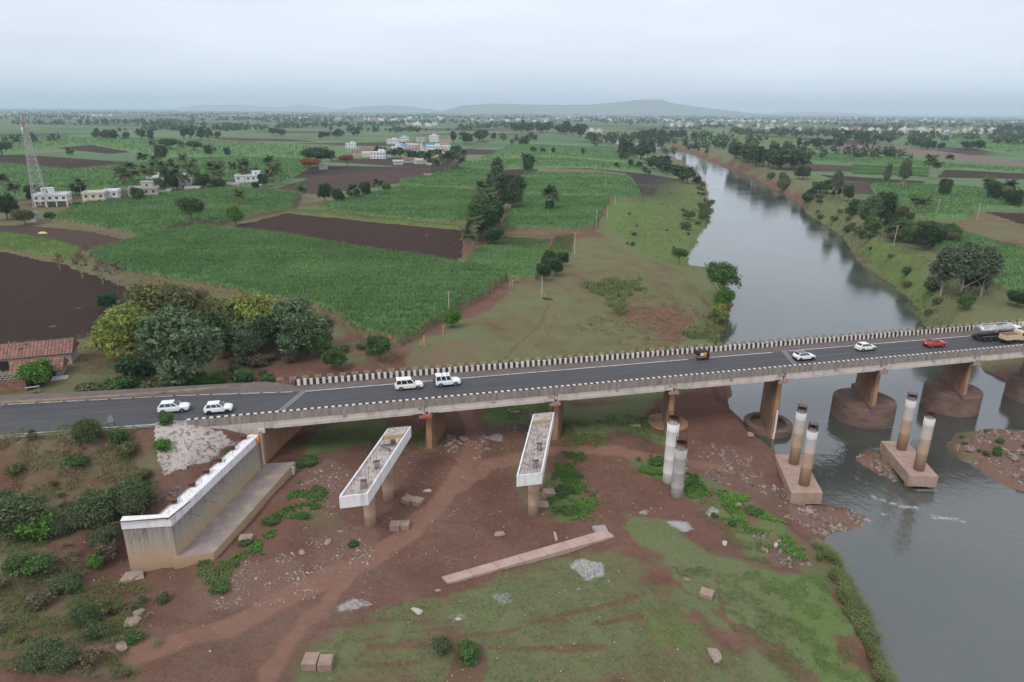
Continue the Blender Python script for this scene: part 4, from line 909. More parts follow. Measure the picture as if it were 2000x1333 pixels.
def blades_mesh(name, base, L, w, mat, lean=.55, var=.5):
    n = len(base); az = rng.uniform(0, 2 * PI, n); ln = L * rng.uniform(1 - var, 1 + var * .5, n); le = lean * rng.uniform(.3, 1.4, n)
    d = np.stack([np.cos(az), np.sin(az), np.zeros(n)], 1); sd = np.stack([-np.sin(az), np.cos(az), np.zeros(n)], 1) * (w / 2 * rng.uniform(.6, 1.3, n))[:, None]; up = np.array([0, 0, 1.0])
    p1 = base + up * (ln * .62)[:, None] + d * (ln * le * .28)[:, None]; p2 = base + up * (ln * (.92 - .35 * le))[:, None] + d * (ln * le * .95)[:, None]
    V = np.stack([base - sd * .6, base + sd * .6, p1 + sd, p1 - sd, p2 + sd * .12, p2 - sd * .12], 1).reshape(-1, 3)
    q = np.arange(n)[:, None] * 6; Fq = np.concatenate([q + np.array([0, 1, 2, 3]), q + np.array([3, 2, 4, 5])], 0)
    rowc = base[:, 1] * .99 - base[:, 0] * .12; ti = np.clip(rng.uniform(0, 1, n) * .6 + .5 * fbm(base[:, 0] / 9, base[:, 1] / 9, 8, 3) - .15 + .16 * np.sin(rowc * 1.25) + .22 * (vnoise(rowc / 7, base[:, 0] / 90, 12) - .5), 0, 1); return npmesh(name, V, Fq, [mat], False, attrs={'tint': ('FACE', np.concatenate([ti, ti]))})
CM = ('cane_mass', 'cane_stalks'); CL = ('cane_mass_light', 'cane_stalks'); CF = ('cane_mass', 'cane_mass')
crop('sugarcane_crop', [(176, 500), (300, 468), (398, 448), (520, 463), (700, 492), (880, 520), (992, 541), (950, 572), (895, 605), (866, 622), (780, 672), (700, 650), (620, 612), (480, 580), (360, 556), (240, 536), (190, 518)], .55, 2.3, CM, "tall sugarcane crop in the large field beside the road", 9, 1.5)
crop('sugarcane_crop', [(918, 500), (940, 478), (1118, 491), (1085, 505), (1048, 545), (1000, 545), (908, 527)], .6, 1.3, CM, "lower sugarcane plot between the palms and the bare terrace", 7, 1.1)
crop('sugarcane_crop', [(100, 432), (185, 398), (300, 385), (450, 372), (590, 386), (572, 410), (432, 440), (372, 441), (275, 468), (185, 447)], .9, 2.2, CM, "sugarcane field in front of the left village houses", 3.5, 1.7, bw=.2)
crop('sugarcane_crop', [(625, 408), (700, 388), (790, 370), (935, 378), (925, 442), (720, 426), (640, 416)], .9, 2.1, CM, "sugarcane field behind the dark ploughed plot", 3.0, 1.7, bw=.2)
crop('sugarcane_crop', [(1008, 388), (1190, 391), (1183, 402), (1160, 446), (1120, 452), (975, 449), (1000, 415)], .8, 2.2, CM, "sugarcane field ending at the bright green river terrace", 4.0, 1.6, bw=.18)
crop('sugarcane_crop', [(782, 357), (900, 333), (985, 340), (945, 374), (780, 366)], 1.2, 2.1, CM, "sugarcane strip beside the small red roofed hut", 1.2, 2.0, bw=.3)
crop('sugarcane_crop', [(1010, 352), (1240, 352), (1258, 386), (1180, 388), (1020, 384)], 1.2, 2.1, CM, "sugarcane field behind the lone palm pair", 1.2, 2.0, bw=.3)
crop('sugarcane_crop', [(1040, 342), (1230, 343), (1240, 350), (1010, 350)], 1.4, 2.0, CF, "narrow sugarcane strip below the stubble plot", .6, 2.2, bw=.4)
crop('sugarcane_crop', [(900, 322), (1050, 312), (1260, 318), (1270, 328), (1050, 330), (905, 334)], 1.8, 2.0, CF, "far sugarcane strip this side of the river trees", .3, 2.4, bw=.5)
crop('sugarcane_crop', [(1000, 285), (1230, 290), (1250, 304), (1240, 312), (1000, 308), (930, 318)], 2.4, 2.2, CF, "sugarcane terraces near the river bend", .15, 2.6, bw=.6)
crop('sugarcane_crop', [(0, 322), (140, 336), (280, 322), (440, 310), (620, 315), (600, 330), (545, 362), (440, 366), (240, 372), (0, 392)], 1.8, 2.0, CF, "wide sugarcane field behind the left village palms", .45, 2.3, bw=.45)
crop('sugarcane_crop', [(0, 268), (200, 272), (420, 278), (640, 290), (620, 312), (300, 306), (180, 283), (0, 300)], 4, 2.0, CF, "distant pale sugarcane fields beyond the dark plots", .05, 3, bw=.9)
crop('sugarcane_crop', [(1765, 438), (1830, 440), (1900, 462), (2060, 505), (2060, 590), (1925, 545), (1860, 505), (1800, 475)], .9, 1.6, CM, "sugarcane field on the right river bank", 3.5, 1.5, bw=.2)
crop('sugarcane_crop', [(1700, 362), (1880, 368), (2060, 395), (2060, 412), (1900, 408), (1890, 430), (1760, 425), (1720, 395)], 1.4, 1.7, CF, "sugarcane field behind the right bank palms", .9, 1.9, bw=.35)
crop('sugarcane_crop', [(1560, 302), (1700, 308), (1860, 325), (2060, 338), (2060, 343), (1820, 330), (1640, 322), (1550, 316)], 2.2, 1.9, CF, "long sugarcane strip beyond the right bank trees", .3, 2.4, bw=.5)
crop('sugarcane_crop', [(1850, 268), (2060, 282), (2060, 318), (1960, 300), (1870, 285)], 4, 1.9, CF, "distant sugarcane field near the right town", .05, 3, bw=.8)
crop('light_green_crop', [(0, 456), (90, 470), (160, 488), (140, 512), (60, 500), (0, 490)], .7, 1.2, CL, "yellow green low crop at the left edge", 6, 1.0, 'cane_light')
crop('light_green_crop', [(885, 375), (1000, 382), (985, 395), (880, 384)], 1.2, 1.0, CL, "light green strip beside the tall eucalyptus", 1.5, 1.5, 'cane_light', bw=.3)
crop('light_green_crop', [(575, 412), (640, 414), (900, 444), (905, 450), (700, 430), (570, 418)], .8, 1.0, CL, "yellowish grass margin along the ploughed field", 4, 1.1, 'cane_light')
crop('light_green_crop', [(1300, 262), (1560, 272), (1600, 284), (1400, 280)], 4, 1.2, CL, "pale crop beyond the river bend", .05, 2, 'cane_light', bw=.8)
def plough(name, pts, mat, label, z=.06, cell=1.5):
    P = PX(pts, PLAIN); X, Y = grid_in(P, cell); D = sdpoly(X, Y, P) + (fbm(X / 5, Y / 5, 25, 3) - .5) * 2.0; ins = D < 0
    Zt = (np.maximum(height(X, Y), 4) if cell < 3 else np.full(X.shape, PLAIN + .1)) + np.where(ins, z + (fbm(X / 2, Y / 2, 27, 2)) * .16, -.12)
    ny, nx = X.shape; ii = np.arange(ny * nx).reshape(ny, nx); Fq = np.stack([ii[:-1, :-1], ii[:-1, 1:], ii[1:, 1:], ii[1:, :-1]], -1).reshape(-1, 4)
    Fq = Fq[ins.ravel()[Fq].any(1)]; used = np.unique(Fq); re = np.full(ny * nx, -1); re[used] = np.arange(len(used)); V = np.stack([X.ravel(), Y.ravel(), Zt.ravel()], 1)[used]
    o = struct(link(bpy.data.objects.new(name, npmesh(name, V, re[Fq], [M[mat]], True)))); o["label"] = label; return o
plough('ploughed_field', [(440, 447), (560, 416), (720, 428), (905, 444), (902, 500), (885, 515), (700, 494), (520, 463)], 'plough_dark', "dark ploughed field behind the large sugarcane field", cell=1.0)
plough('ploughed_field', [(-60, 488), (0, 492), (130, 518), (270, 572), (250, 592), (200, 655), (140, 660), (60, 668), (0, 690), (-120, 720)], 'plough_left', "dark ploughed field with rows behind the farm shed", cell=.8)
plough('bare_field', [(-40, 440), (60, 441), (170, 452), (262, 470), (200, 486), (160, 488), (90, 470), (0, 456), (-40, 452)], 'plough_brown', "reddish bare plot at the left edge")
plough('ploughed_field', [(765, 365), (935, 374), (930, 381), (768, 371)], 'plough_dark', "narrow dark strip between two sugarcane fields")
plough('ploughed_field', [(540, 368), (620, 345), (720, 335), (830, 330), (815, 350), (740, 366), (610, 380)], 'plough_brown', "ploughed field with rows before the middle village")
plough('ploughed_field', [(-40, 303), (60, 304), (280, 320), (150, 334), (0, 321), (-40, 320)], 'plough_dark', "dark ploughed field behind the lattice tower", cell=3)
plough('ploughed_field', [(115, 290), (180, 283), (285, 295), (215, 301)], 'plough_dark', "small far dark field beyond the tower", cell=3)
plough('ploughed_field', [(450, 293), (605, 295), (590, 303), (455, 305)], 'plough_dark', "dark far field behind the flame trees", cell=3)
plough('ploughed_field', [(390, 268), (560, 272), (620, 278), (470, 276)], 'plough_brown', "thin brown far field left of the village", cell=4)
plough('ploughed_field', [(-40, 262), (100, 266), (90, 270), (-40, 270)], 'plough_brown', "thin brown far field at the left edge", cell=4)
plough('stubble_field', [(1050, 330), (1225, 333), (1222, 341), (1050, 338)], 'stubble', "pale brown stubble strip among the sugarcane", cell=2)
plough('ploughed_field', [(1845, 332), (2060, 337), (2060, 352), (1830, 347)], 'plough_dark', "dark field beside the highway on the right", cell=2)
plough('ploughed_field', [(1600, 342), (1660, 345), (1810, 355), (1790, 360), (1640, 354)], 'plough_dark', "dark field behind the right bank eucalyptus", cell=2)
plough('ploughed_field', [(1925, 414), (2060, 420), (2060, 450), (2000, 440)], 'plough_dark', "dark plot at the right edge", cell=2)
plough('ploughed_field', [(1440, 262), (1700, 276), (1690, 284), (1600, 282)], 'plough_brown', "far brown field across the river", cell=4)
plough('dirt_road', [(1630, 283), (1760, 285), (1900, 305), (2060, 325), (2060, 332), (1890, 314), (1740, 296), (1640, 290)], 'stubble', "highway earthworks far on the right bank", cell=4)
# young crop in rows
def rows_field(pts, n, label, h=.5, mat='cane', dirv=None):
    P = PX(pts, PLAIN); root = None; V = []
    a, b, c, d = P
    for i in range(n):
        f = (i + .5) / n; p = a.lerp(b, f); q = d.lerp(c, f); L = (q - p).length; k = int(L / .28)
        for j in range(k): 
            x = p.lerp(q, (j + rng.random()) / k)
            for _ in range(3): V.append((x.x + rng.normal(0, .14), x.y + rng.normal(0, .14), 0))
    V = np.array(V); V[:, 2] = height(V[:, 0], V[:, 1]) + .02; c0 = V.mean(0)
    o = link(bpy.data.objects.new('young_crop', blades_mesh('young_crop', V - c0, h * 1.8, .2, M[mat], .7))); o.location = c0; o["kind"] = "stuff"; o["label"] = label
rows_field([(968, 460), (1075, 466), (1064, 488), (948, 476)], 24, "young crop in separate rows beside the palm grove", .45)
rows_field([(1085, 460), (1122, 455), (1116, 489), (1070, 485)], 9, "bright young rows beside the terrace edge", .4, 'grass_blade')
rows_field([(1664, 322), (1812, 328), (1812, 346), (1664, 340)], 60, "young crop rows on the far right bank", .8)
# ------------------------------------------------------------------ trees
def leaf_cloud(lobes, nclus, per, rc, size, seed, zsq=.75, aspect=1.6, fill=.55):
    """leaf quads in clumps spread through ellipsoid lobes (x, y, z, rx, ry, rz)"""
    g = np.random.default_rng(seed); wts = np.array([l[3] * l[4] * l[5] for l in lobes]) ** .67; wts /= wts.sum()
    li = g.choice(len(lobes), nclus, p=wts); L = np.array(lobes)[li]
    d = g.normal(size=(nclus, 3)); d /= np.linalg.norm(d, axis=1)[:, None]; d[:, 2] = np.where(d[:, 2] < -.55, -d[:, 2], d[:, 2])
    r = fill + (1 - fill) * g.random(nclus) ** .7
    C = L[:, :3] + d * L[:, 3:6] * r[:, None]
    n = nclus * per; P = np.repeat(C, per, 0) + g.normal(size=(n, 3)) * rc * np.array([1, 1, zsq]) * np.repeat(g.uniform(.6, 1.3, nclus), per)[:, None]
    nrm = g.normal(size=(n, 3)) + np.repeat(d, per, 0) * .9 + np.array([0, 0, .5]); nrm /= np.linalg.norm(nrm, axis=1)[:, None]
    t1 = np.cross(nrm, g.normal(size=(n, 3))); t1 /= np.linalg.norm(t1, axis=1)[:, None] + 1e-9; t2 = np.cross(nrm, t1)
    s = size * np.exp(g.normal(0, .38, n))[:, None]; a = t1 * s * aspect / 2; b = t2 * s / 2
    V = np.stack([P - a, P + b * .9 - a * .1, P + a, P - b * .9 + a * .1], 1).reshape(-1, 3)
    tint = np.clip(np.repeat(g.uniform(.05, .8, nclus), per) + g.uniform(-.2, .25, n), 0, 1)
    return V, np.arange(n * 4).reshape(-1, 4), tint
def cloud_mesh(name, mat, *a, **k):
    V, F_, ti = leaf_cloud(*a, **k); return npmesh(name, V, F_, [M[mat]], False, attrs={'tint': ('FACE', ti)})
def round_lobes(R, H, z0, n, seed, spread=.55):
    g = random.Random(seed); out = [(0, 0, z0 + H * .5, R * .7, R * .7, H * .45)]
    for i in range(n):
        a = 2 * PI * i / n + g.uniform(-.4, .4); q = R * spread * g.uniform(.75, 1.15); r = R * g.uniform(.36, .52)
        out.append((q * math.cos(a), q * math.sin(a), z0 + H * g.uniform(.3, .78), r, r, H * g.uniform(.2, .32)))
    return out
def trunk_mesh(name, H, r, seed, limbs=5, mat='bark', lean=.05, spread=.5, fork=.35):
    g = random.Random(seed); m = MB(); p = [Vector((0, 0, -.4))]; k = 5
    for i in range(1, k + 1): p.append(Vector((g.uniform(-1, 1) * lean * H * .3 * i / k, g.uniform(-1, 1) * lean * H * .3 * i / k, H * .8 * i / k)))
    m.path(p, [r * (1 - .16 * i) for i in range(k + 1)], 8)
    for i in range(limbs):
        a = 2 * PI * i / limbs + g.uniform(-.5, .5); b = p[1 + i % 3].lerp(p[2 + i % 3], fork); L = H * spread * g.uniform(.7, 1.1)
        c = b + Vector((math.cos(a) * L * .5, math.sin(a) * L * .5, L * .45)); d = c + Vector((math.cos(a) * L * .4, math.sin(a) * L * .4, L * .4)); m.path([b, c, d], [r * .5, r * .3, r * .1], 6)
    return m.mesh(name, M[mat], True)
KIND = {}
def defkind(k, crown, trunk): KIND[k] = (crown, trunk)
def stdkind(k, mat, R, H, tH, nclus, per, rc, size, seed, lob=7, bark='bark', z0=None, tr=None, **kw):
    z0 = tH * .55 if z0 is None else z0
    defkind(k, cloud_mesh(k + '_crown', mat, round_lobes(R, H - z0, z0, lob, seed), nclus, per, rc, size, seed, **kw), trunk_mesh(k + '_trunk', H * .85, tr or R * .055, seed, 6, bark))
# heights are nominal: every kind is ~10 m tall and scaled when planted
stdkind('lime', 'leaf_lime', 5.2, 10, 3, 700, 26, 0.42, 0.25, 1, 9, z0=.9)
stdkind('grey', 'leaf_grey', 4.6, 10, 3, 700, 26, 0.45, 0.24, 2, 9, z0=.8, aspect=2.2)
stdkind('olive', 'leaf_olive', 5.2, 10, 3, 620, 24, 0.5, 0.25, 3, 8, z0=1.0, aspect=2.2)
stdkind('dry', 'leaf_dry', 4.4, 10, 3, 300, 22, 0.5, 0.2, 4, 7, z0=1.5, aspect=2.4)
stdkind('dark', 'leaf_dark', 4.6, 10, 2, 560, 26, 0.46, 0.3, 5, 8, z0=.7)
stdkind('mid', 'leaf_mid', 4.6, 10, 2.5, 560, 24, 0.46, 0.28, 6, 8, z0=1.0)
stdkind('bright', 'leaf_bright', 4.6, 10, 2.5, 560, 24, 0.46, 0.28, 7, 8, z0=.6)
stdkind('flame', 'leaf_flame', 6.4, 10, 5, 380, 22, 0.5, 0.36, 8, 9, z0=4.5)
stdkind('canopy', 'leaf_dark', 6.0, 10, 5, 460, 22, 0.55, 0.36, 9, 9, z0=4.0)
stdkind('open', 'leaf_mid', 5.0, 10, 5, 380, 22, 0.5, 0.3, 10, 8, z0=4.0)
defkind('euca', cloud_mesh('euca_crown', 'leaf_euca', [(0, 0, 6.6, 1.6, 1.6, 3.2), (.7, .2, 5, 1.1, 1.1, 1.6), (-.7, .1, 5.6, 1.0, 1.0, 1.8), (.2, -.4, 8.6, 1.0, 1, 1.3), (-.3, .4, 3.9, .8, .8, 1)], 420, 18, .34, .22, 11, aspect=2.0), trunk_mesh('euca_trunk', 9.6, .17, 12, 7, 'bark_pale', .05, .3))
defkind('euca_sparse', cloud_mesh('euca_sparse_crown', 'leaf_euca', [(.2, 0, 6.8, 2.2, 2.2, 2.6), (1.3, .3, 5.2, 1.3, 1.3, 1.4), (-1.2, 0, 5.8, 1.3, 1.3, 1.6), (.2, .2, 8.8, 1.2, 1.2, 1.1), (-.6, -.8, 4.4, .9, .9, .8)], 420, 18, .42, .23, 13, aspect=2.0), trunk_mesh('euca_sparse_trunk', 9, .22, 14, 8, 'bark_pale', .1, .4))
defkind('bare', cloud_mesh('bare_crown', 'leaf_dry', [(0, 0, 6, 2, 2, 3.2)], 60, 8, .35, .28, 15), trunk_mesh('bare_trunk', 9, .14, 16, 9, 'bark_pale', .06, .35))
def bushkind(k, mat, seed, n=420, size=.105, per=14, lob=7, squash=1.0): KIND[k] = (cloud_mesh(k + '_leaves', mat, round_lobes(1.0, 1.5 * squash, .0, lob, seed, .6), n, per, .15, size, seed, fill=.35), trunk_mesh(k + '_stem', 1.2, .05, seed, 6))
bushkind('b_dark', 'leaf_dark', 31); bushkind('b_mid', 'leaf_mid', 32); bushkind('b_bright', 'leaf_bright', 33); bushkind('b_grey', 'leaf_scrub', 34, 560, .085, 16); bushkind('b_olive', 'leaf_olive', 35); bushkind('b_dry', 'leaf_dry', 36, 180)
bushkind('b_big', 'leaf_scrub', 38, 1100, .05, 20, 9)
bushkind('b_low', 'leaf_mid', 37, 360, .10, 13, 7, .55)
def palm(k, seed, H=9.2, n=20, L=4.0):
    g = np.random.default_rng(seed); m = MB(); lean = g.uniform(-.9, .9); P = [Vector((lean * (i / 6) ** 2, .3 * lean * (i / 6), -.3 + (H + .3) * i / 6)) for i in range(7)]
    m.path(P, [.30, .24, .21, .2, .19, .19, .22], 7); tr = m.mesh(k + '_trunk', M['bark_palm'], True); top = np.array(P[-1])
    V = []; F_ = []; ti = []
    for i in range(n):
        az = 2 * PI * i / n + g.uniform(-.2, .2); el = g.uniform(-.6, 1.35); Lf = L * g.uniform(.8, 1.1); tn = np.clip(.75 - .55 * (el < 0) * -1 + g.uniform(-.25, .2), 0, 1) if el < -.1 else g.uniform(.1, .7)
        d = np.array([math.cos(az), math.sin(az), 0]); s = np.array([-math.sin(az), math.cos(az), 0]); K = 9; pts = []
        p = top.copy(); e = el
        for j in range(K + 1): pts.append(p.copy()); p = p + (d * math.cos(e) + np.array([0, 0, 1]) * math.sin(e)) * Lf / K; e -= .10 + .07 * j / K
        for j in range(K):
            for sgn in (-1, 1):
                for h in (0, .5):
                    a = pts[j] * (1 - h) + pts[j + 1] * h; ln = (.95 * math.sin(PI * min(1, (j + h + 1.2) / (K + 1.6))) + .12); tip = a + s * sgn * ln + d * .25 * ln - np.array([0, 0, 1]) * ln * (.45 + .3 * g.random()); wv = (pts[j + 1] - pts[j]) * .6
                    o = len(V); V += [a, a + wv, tip + wv * .5, tip]; F_.append((o, o + 1, o + 2, o + 3)); ti.append(np.clip(tn + g.uniform(-.15, .15), 0, 1))
    defkind(k, npmesh(k + '_fronds', np.array(V), np.array(F_), [M['leaf_palm']], False, attrs={'tint': ('FACE', np.array(ti))}), tr)
for i in range(3): palm('palm%d' % i, 50 + i, 9.2, 32)
def plant(kind, px, py, h, label, cat='tree', name=None, wide=1.0, group=None, rz=None, z=None, nominal=10.0, pos=None):
    p = pos if pos is not None else G(px, py, 9); 
    if z is not None: p.z = z
    cr, tr = KIND[kind]; s = h / nominal
    name = name or {'palm0': 'coconut_palm', 'palm1': 'coconut_palm', 'palm2': 'coconut_palm', 'euca': 'eucalyptus_tree', 'euca_sparse': 'eucalyptus_tree'}.get(kind, 'shrub' if kind.startswith('b_') else 'tree')
    e = empty(name, p, rng.uniform(0, 6.28) if rz is None else rz); e.scale = (s * wide, s * wide, s); tag(e, label, cat, group)
    inst({'coconut_palm': 'fronds', 'shrub': 'foliage'}.get(name, 'crown'), cr, e); inst('stem' if name == 'shrub' else 'trunk', tr, e)
    return e
# cluster beside the road
plant('lime', 262, 704, 12.0, "large round yellow green tree at the left of the roadside grove", wide=1.08)
plant('olive', 338, 680, 14.5, "tall pale olive tree behind the yellow green one", wide=1.0)
plant('grey', 366, 757, 13.6, "large grey green feathery tree at the front of the grove", wide=1.05)
plant('dry', 388, 640, 9.5, "thin brownish tree against the sugarcane", wide=.8)
plant('olive', 440, 686, 11.0, "dull olive tree in the middle of the grove", wide=1.1)
plant('lime', 512, 682, 12.4, "broad olive tree at the back of the grove", wide=1.1)
plant('dark', 438, 700, 9, "dark green tree under the olive crowns", wide=1.0)
plant('grey', 490, 702, 7.6, "pale grey green small tree in the grove centre", wide=.95)
plant('dark', 535, 698, 9.0, "dark green tree between two grey trees", wide=.8)
plant('grey', 592, 700, 11.5, "grey green tree at the right end of the grove", wide=.95)
plant('dry', 632, 690, 8.0, "brownish bare-looking tree beside the sugarcane corner", wide=.8)
plant('bright', 577, 698, 5.4, "fresh green small tree below the right grey tree", wide=1.0)
plant('mid', 628, 702, 5.6, "round green small tree on the dirt slope", wide=.85)
plant('mid', 655, 724, 4.6, "round dark green shrub tree beside the dirt path", wide=1.05)
plant('mid', 742, 706, 5.6, "rounded green tree at the sugarcane corner beside the path", wide=.95)
plant('dark', 275, 750, 5.0, "dark green bush below the yellow green tree", wide=1.5)
plant('dark', 212, 608, 4.6, "dark green tree at the edge of the ploughed field", wide=1.2)
plant('bright', 884, 640, 4.6, "green tree beside the utility pole at the field edge", wide=1.0)
for i, (x, y, h, w_) in enumerate(((1062, 548, 5, 1), (1085, 540, 5.6, 1), (1100, 520, 4.6, 1), (1070, 530, 6.2, .9))):
    plant('dark', x, y, h, ("leftmost", "second from left", "rightmost", "tallest")[i] + " dark tree of the clump above the bare terrace", wide=w_, group='dark clump at the terrace edge')
for i, (x, y, h) in enumerate(((118, 530, 6), (162, 545, 8.5), (202, 556, 8.0), (231, 560, 8.2), (168, 505, 5))):
    plant('bare', x, y, h, ("leftmost", "second", "third", "rightmost", "small leafless")[i] + " pale thin tree along the left field edge", wide=1.1, group='thin trees along the left field edge')
# river bank trees
plant('open', 1404, 588, 12.0, "tall leafy tree leaning over the river edge", wide=.85); plant('bright', 1412, 604, 7.0, "fresh green tree below the tall river tree", wide=.95)
plant('lime', 1404, 630, 5.4, "yellow green tree lowest on the river bank", wide=.95); plant('open', 1326, 516, 6.0, "small tree on the river edge beside the inlet", wide=1.1)
plant('dark', 1360, 360, 6, "dark bush at the left water edge", wide=1.3); plant('olive', 1345, 430, 5, "olive bush on the left river bank", wide=1.4); plant('olive', 1372, 412, 5, "second olive bush near the left water edge", wide=1.3)
plant('euca', 972, 412, 26, "tallest eucalyptus rising among the field palms", wide=.72)
plant('dark', 1000, 414, 17, "dense dark tree right of the tall eucalyptus", wide=.85); plant('dark', 962, 392, 15, "dark tree behind the tall eucalyptus", wide=.8); plant('dark', 958, 455, 12.5, "dense dark tree above the field palms", wide=.95)
plant('dark', 1032, 341, 14, "dark tree beneath a far palm", wide=.8); plant('dark', 1072, 420, 6.5, "dark tree under the lone palm pair", wide=.8)
PALMS = [(942, 400, 11, 'the eucalyptus foot'), (950, 420, 12, 'the eucalyptus, nearer'), (938, 450, 11, 'the dark field tree'), (915, 500, 8.5, 'the ploughed field corner'), (925, 478, 10, 'the ploughed field edge'), (1071, 419, 12, 'the middle sugarcane, left of a pair'), (1077, 419, 10.5, 'the middle sugarcane, right of a pair'), (1030, 340, 15, 'the far dark tree'),
         (592, 402, 10, 'the field lane'), (470, 410, 9, 'the bushy tree'), (742, 388, 10, 'the tree row'), (690, 395, 8, 'the tree row, left'), (15, 384, 11, 'the left edge'), (36, 402, 10.5, 'the white stilt house'), (160, 385, 9, 'the beige house'), (238, 368, 11, 'the grey house'), (265, 366, 10, 'the grey house, right'), (328, 368, 13, 'the village, left of centre'), (345, 372, 11.5, 'the village centre'), (362, 372, 9, 'the village yard'), (385, 372, 12, 'the village, right of centre'), (416, 366, 14, 'the village, tallest'), (425, 372, 11, 'the village right end'), (540, 364, 14, 'the white twin house'), (525, 362, 9, 'the white twin house wall'), (285, 338, 14, 'the far left field'), (305, 337, 11, 'the far left field, right'), (360, 335, 12, 'the field behind the village'), (380, 336, 9, 'the field behind the village, right'), (140, 320, 12, 'the dark far field'), (355, 302, 12, 'the far hedge'), (418, 310, 10, 'the far hedge, right'), (300, 300, 13, 'the far grove'), (332, 360, 9, 'the low wall'),
         (868, 338, 13, 'the middle village'), (880, 334, 14, 'the middle village, right'), (850, 342, 11, 'the red hut'), (858, 346, 12, 'the lane trees'), (840, 336, 11, 'the village houses'), (905, 322, 12, 'the village end'), (1790, 440, 12, 'the right bank field'), (1783, 425, 9, 'the right bank bushes'), (1812, 350, 16, 'the right dark field'), (1828, 352, 13, 'the right dark field, lower'), (1925, 390, 12, 'the right edge grove'), (1965, 400, 12, 'the right edge grove, right'), (1850, 330, 12, 'the highway')]
for i, (x, y, h, lab) in enumerate(PALMS): plant('palm%d' % (i % 3), x, y, h, "coconut palm beside " + lab, 'palm', group='coconut palms', wide=1.05 if h > 9 else 1.15)
for k, x, y, h, w_, lab in (('open', 377, 446, 13, .95, 'spreading dark tree alone in the field behind the cane'), ('bright', 461, 440, 8.5, .9, 'rounded bright green tree at the lane corner'), ('canopy', 622, 330, 17, 1.5, 'wide umbrella shaped dark tree before the village'), ('flame', 606, 338, 11, 1.2, 'flame tree with orange blossom left of the umbrella tree'), ('flame', 678, 326, 10, 1.0, 'flame tree with orange blossom beside the lane'),
     ('dark', 635, 396, 10, .9, 'dark tree at the left of the lane row'), ('dark', 662, 400, 8, 1.0, 'low dark tree in the lane row'), ('mid', 690, 392, 9, .9, 'green tree in the lane row'), ('dark', 715, 388, 9, .8, 'dark tree right of the lane row'), ('mid', 755, 378, 6, 1.0, 'small green tree at the lane row end'),
     ('mid', 272, 398, 8.5, .9, 'leafy tree beside the grey village house'), ('dark', 70, 398, 9, 1.1, 'dark tree at the foot of the lattice tower'), ('dark', 15, 430, 11, 1.2, 'dark tree at the left edge below the palms'), ('olive', 50, 440, 7, 1.2, 'olive bush beside the small shed'), ('mid', 100, 432, 4, 1.3, 'low bush right of the small shed'), ('mid', 152, 410, 4, 1.3, 'low bush before the beige house'), ('mid', 318, 383, 5, 1.2, 'low bush below the village wall'), ('dark', 430, 374, 6, 1.1, 'dark bush at the right village yard'), ('dark', 515, 366, 8, 1.0, 'dark tree beside the white twin house'), ('dark', 500, 372, 5, 1.1, 'dark bush before the white twin house'),
     ('dark', 316, 318, 15, .9, 'dark tall tree behind the village palms'), ('canopy', 332, 296, 14, 1.4, 'wide dark tree in the far left fields'), ('canopy', 380, 298, 12, 1.3, 'broad dark tree right of the wide one'), ('dark', 408, 306, 11, .9, 'round dark tree on the far hedge'), ('dark', 445, 307, 9, .9, 'round bushy tree near the far dark field'), ('dark', 628, 274, 13, .9, 'round tree alone before the village'), ('canopy', 5, 305, 14, 1.4, 'broad dark tree at the left edge'),
     ('dark', 1655, 395, 9, .8, 'slim dark tree on the right bank slope'), ('euca_sparse', 1632, 388, 16, .75, 'sparse pale eucalyptus on the right bank'), ('euca', 1728, 372, 17, .7, 'thin eucalyptus beside the right dark field'), ('euca_sparse', 1762, 372, 20, .7, 'taller eucalyptus beside the right dark field'), ('dark', 1717, 440, 14, .9, 'dense dark tree above the right bank'), ('grey', 1692, 442, 13, .8, 'greyish tree above the right bank'), ('mid', 1735, 440, 8, .9, 'green tree right of the dense bank tree'), ('dark', 1798, 490, 10.5, .95, 'dense dark green tree at the cane edge on the right bank'), ('mid', 1700, 462, 8, .9, 'bushy tree near the right water edge'), ('mid', 1660, 420, 6, 1.0, 'green bush on the right bank'), ('dark', 1842, 388, 11, .8, 'dark tree beside the right palm'), ('dark', 1940, 395, 11, 1.1, 'dark grove tree at the right edge'), ('dark', 1975, 408, 10, 1.1, 'low dark grove tree at the right edge'), ('mid', 1880, 612, 4, 1.0, 'small bush beside the bridge on the right bank'), ('mid', 1768, 540, 3.4, 1.0, 'small shrub tree on the right bank grass'), ('mid', 1600, 400, 3.6, 1.0, 'small shrub tree on the right bank edge'), ('dark', 1985, 600, 4.5, 1.3, 'low dark tree behind the tanker')):
    plant(k, x, y, h, lab, wide=w_)
plant('euca_sparse', 1836, 582, 15, "sparse eucalyptus with a dark trunk on the right bank", wide=1.0); plant('euca_sparse', 1873, 584, 16, "tall leaning eucalyptus next to the dark trunked one", wide=1.05); plant('euca_sparse', 1915, 580, 14.5, "rightmost eucalyptus of the bank trio", wide=.9); plant('dark', 1895, 570, 8, "dark tree behind the eucalyptus trio", wide=1.2)
for i in range(26):
    x = rng.uniform(235, 545); y = 386 - (x - 235) * .06 - rng.uniform(4, 26); plant('palm%d' % (i % 3), x, y, rng.uniform(9, 14), "coconut palm in the grove of the left village", 'palm', group='palms of the left village grove', wide=1.1)
for i in range(16):
    x = rng.uniform(140, 540); y = 394 - (x - 140) * .065 - rng.uniform(0, 18); plant(('dark', 'mid', 'dark', 'olive')[i % 4], x, y, rng.uniform(5, 9), "dark garden tree among the left village houses", group='garden trees of the left village', wide=1.1)
for i in range(12):
    x = rng.uniform(835, 905); y = rng.uniform(320, 346); plant('palm%d' % (i % 3), x, y, rng.uniform(10, 15), "coconut palm at the right end of the middle village", 'palm', group='palms of the middle village', wide=1.1)
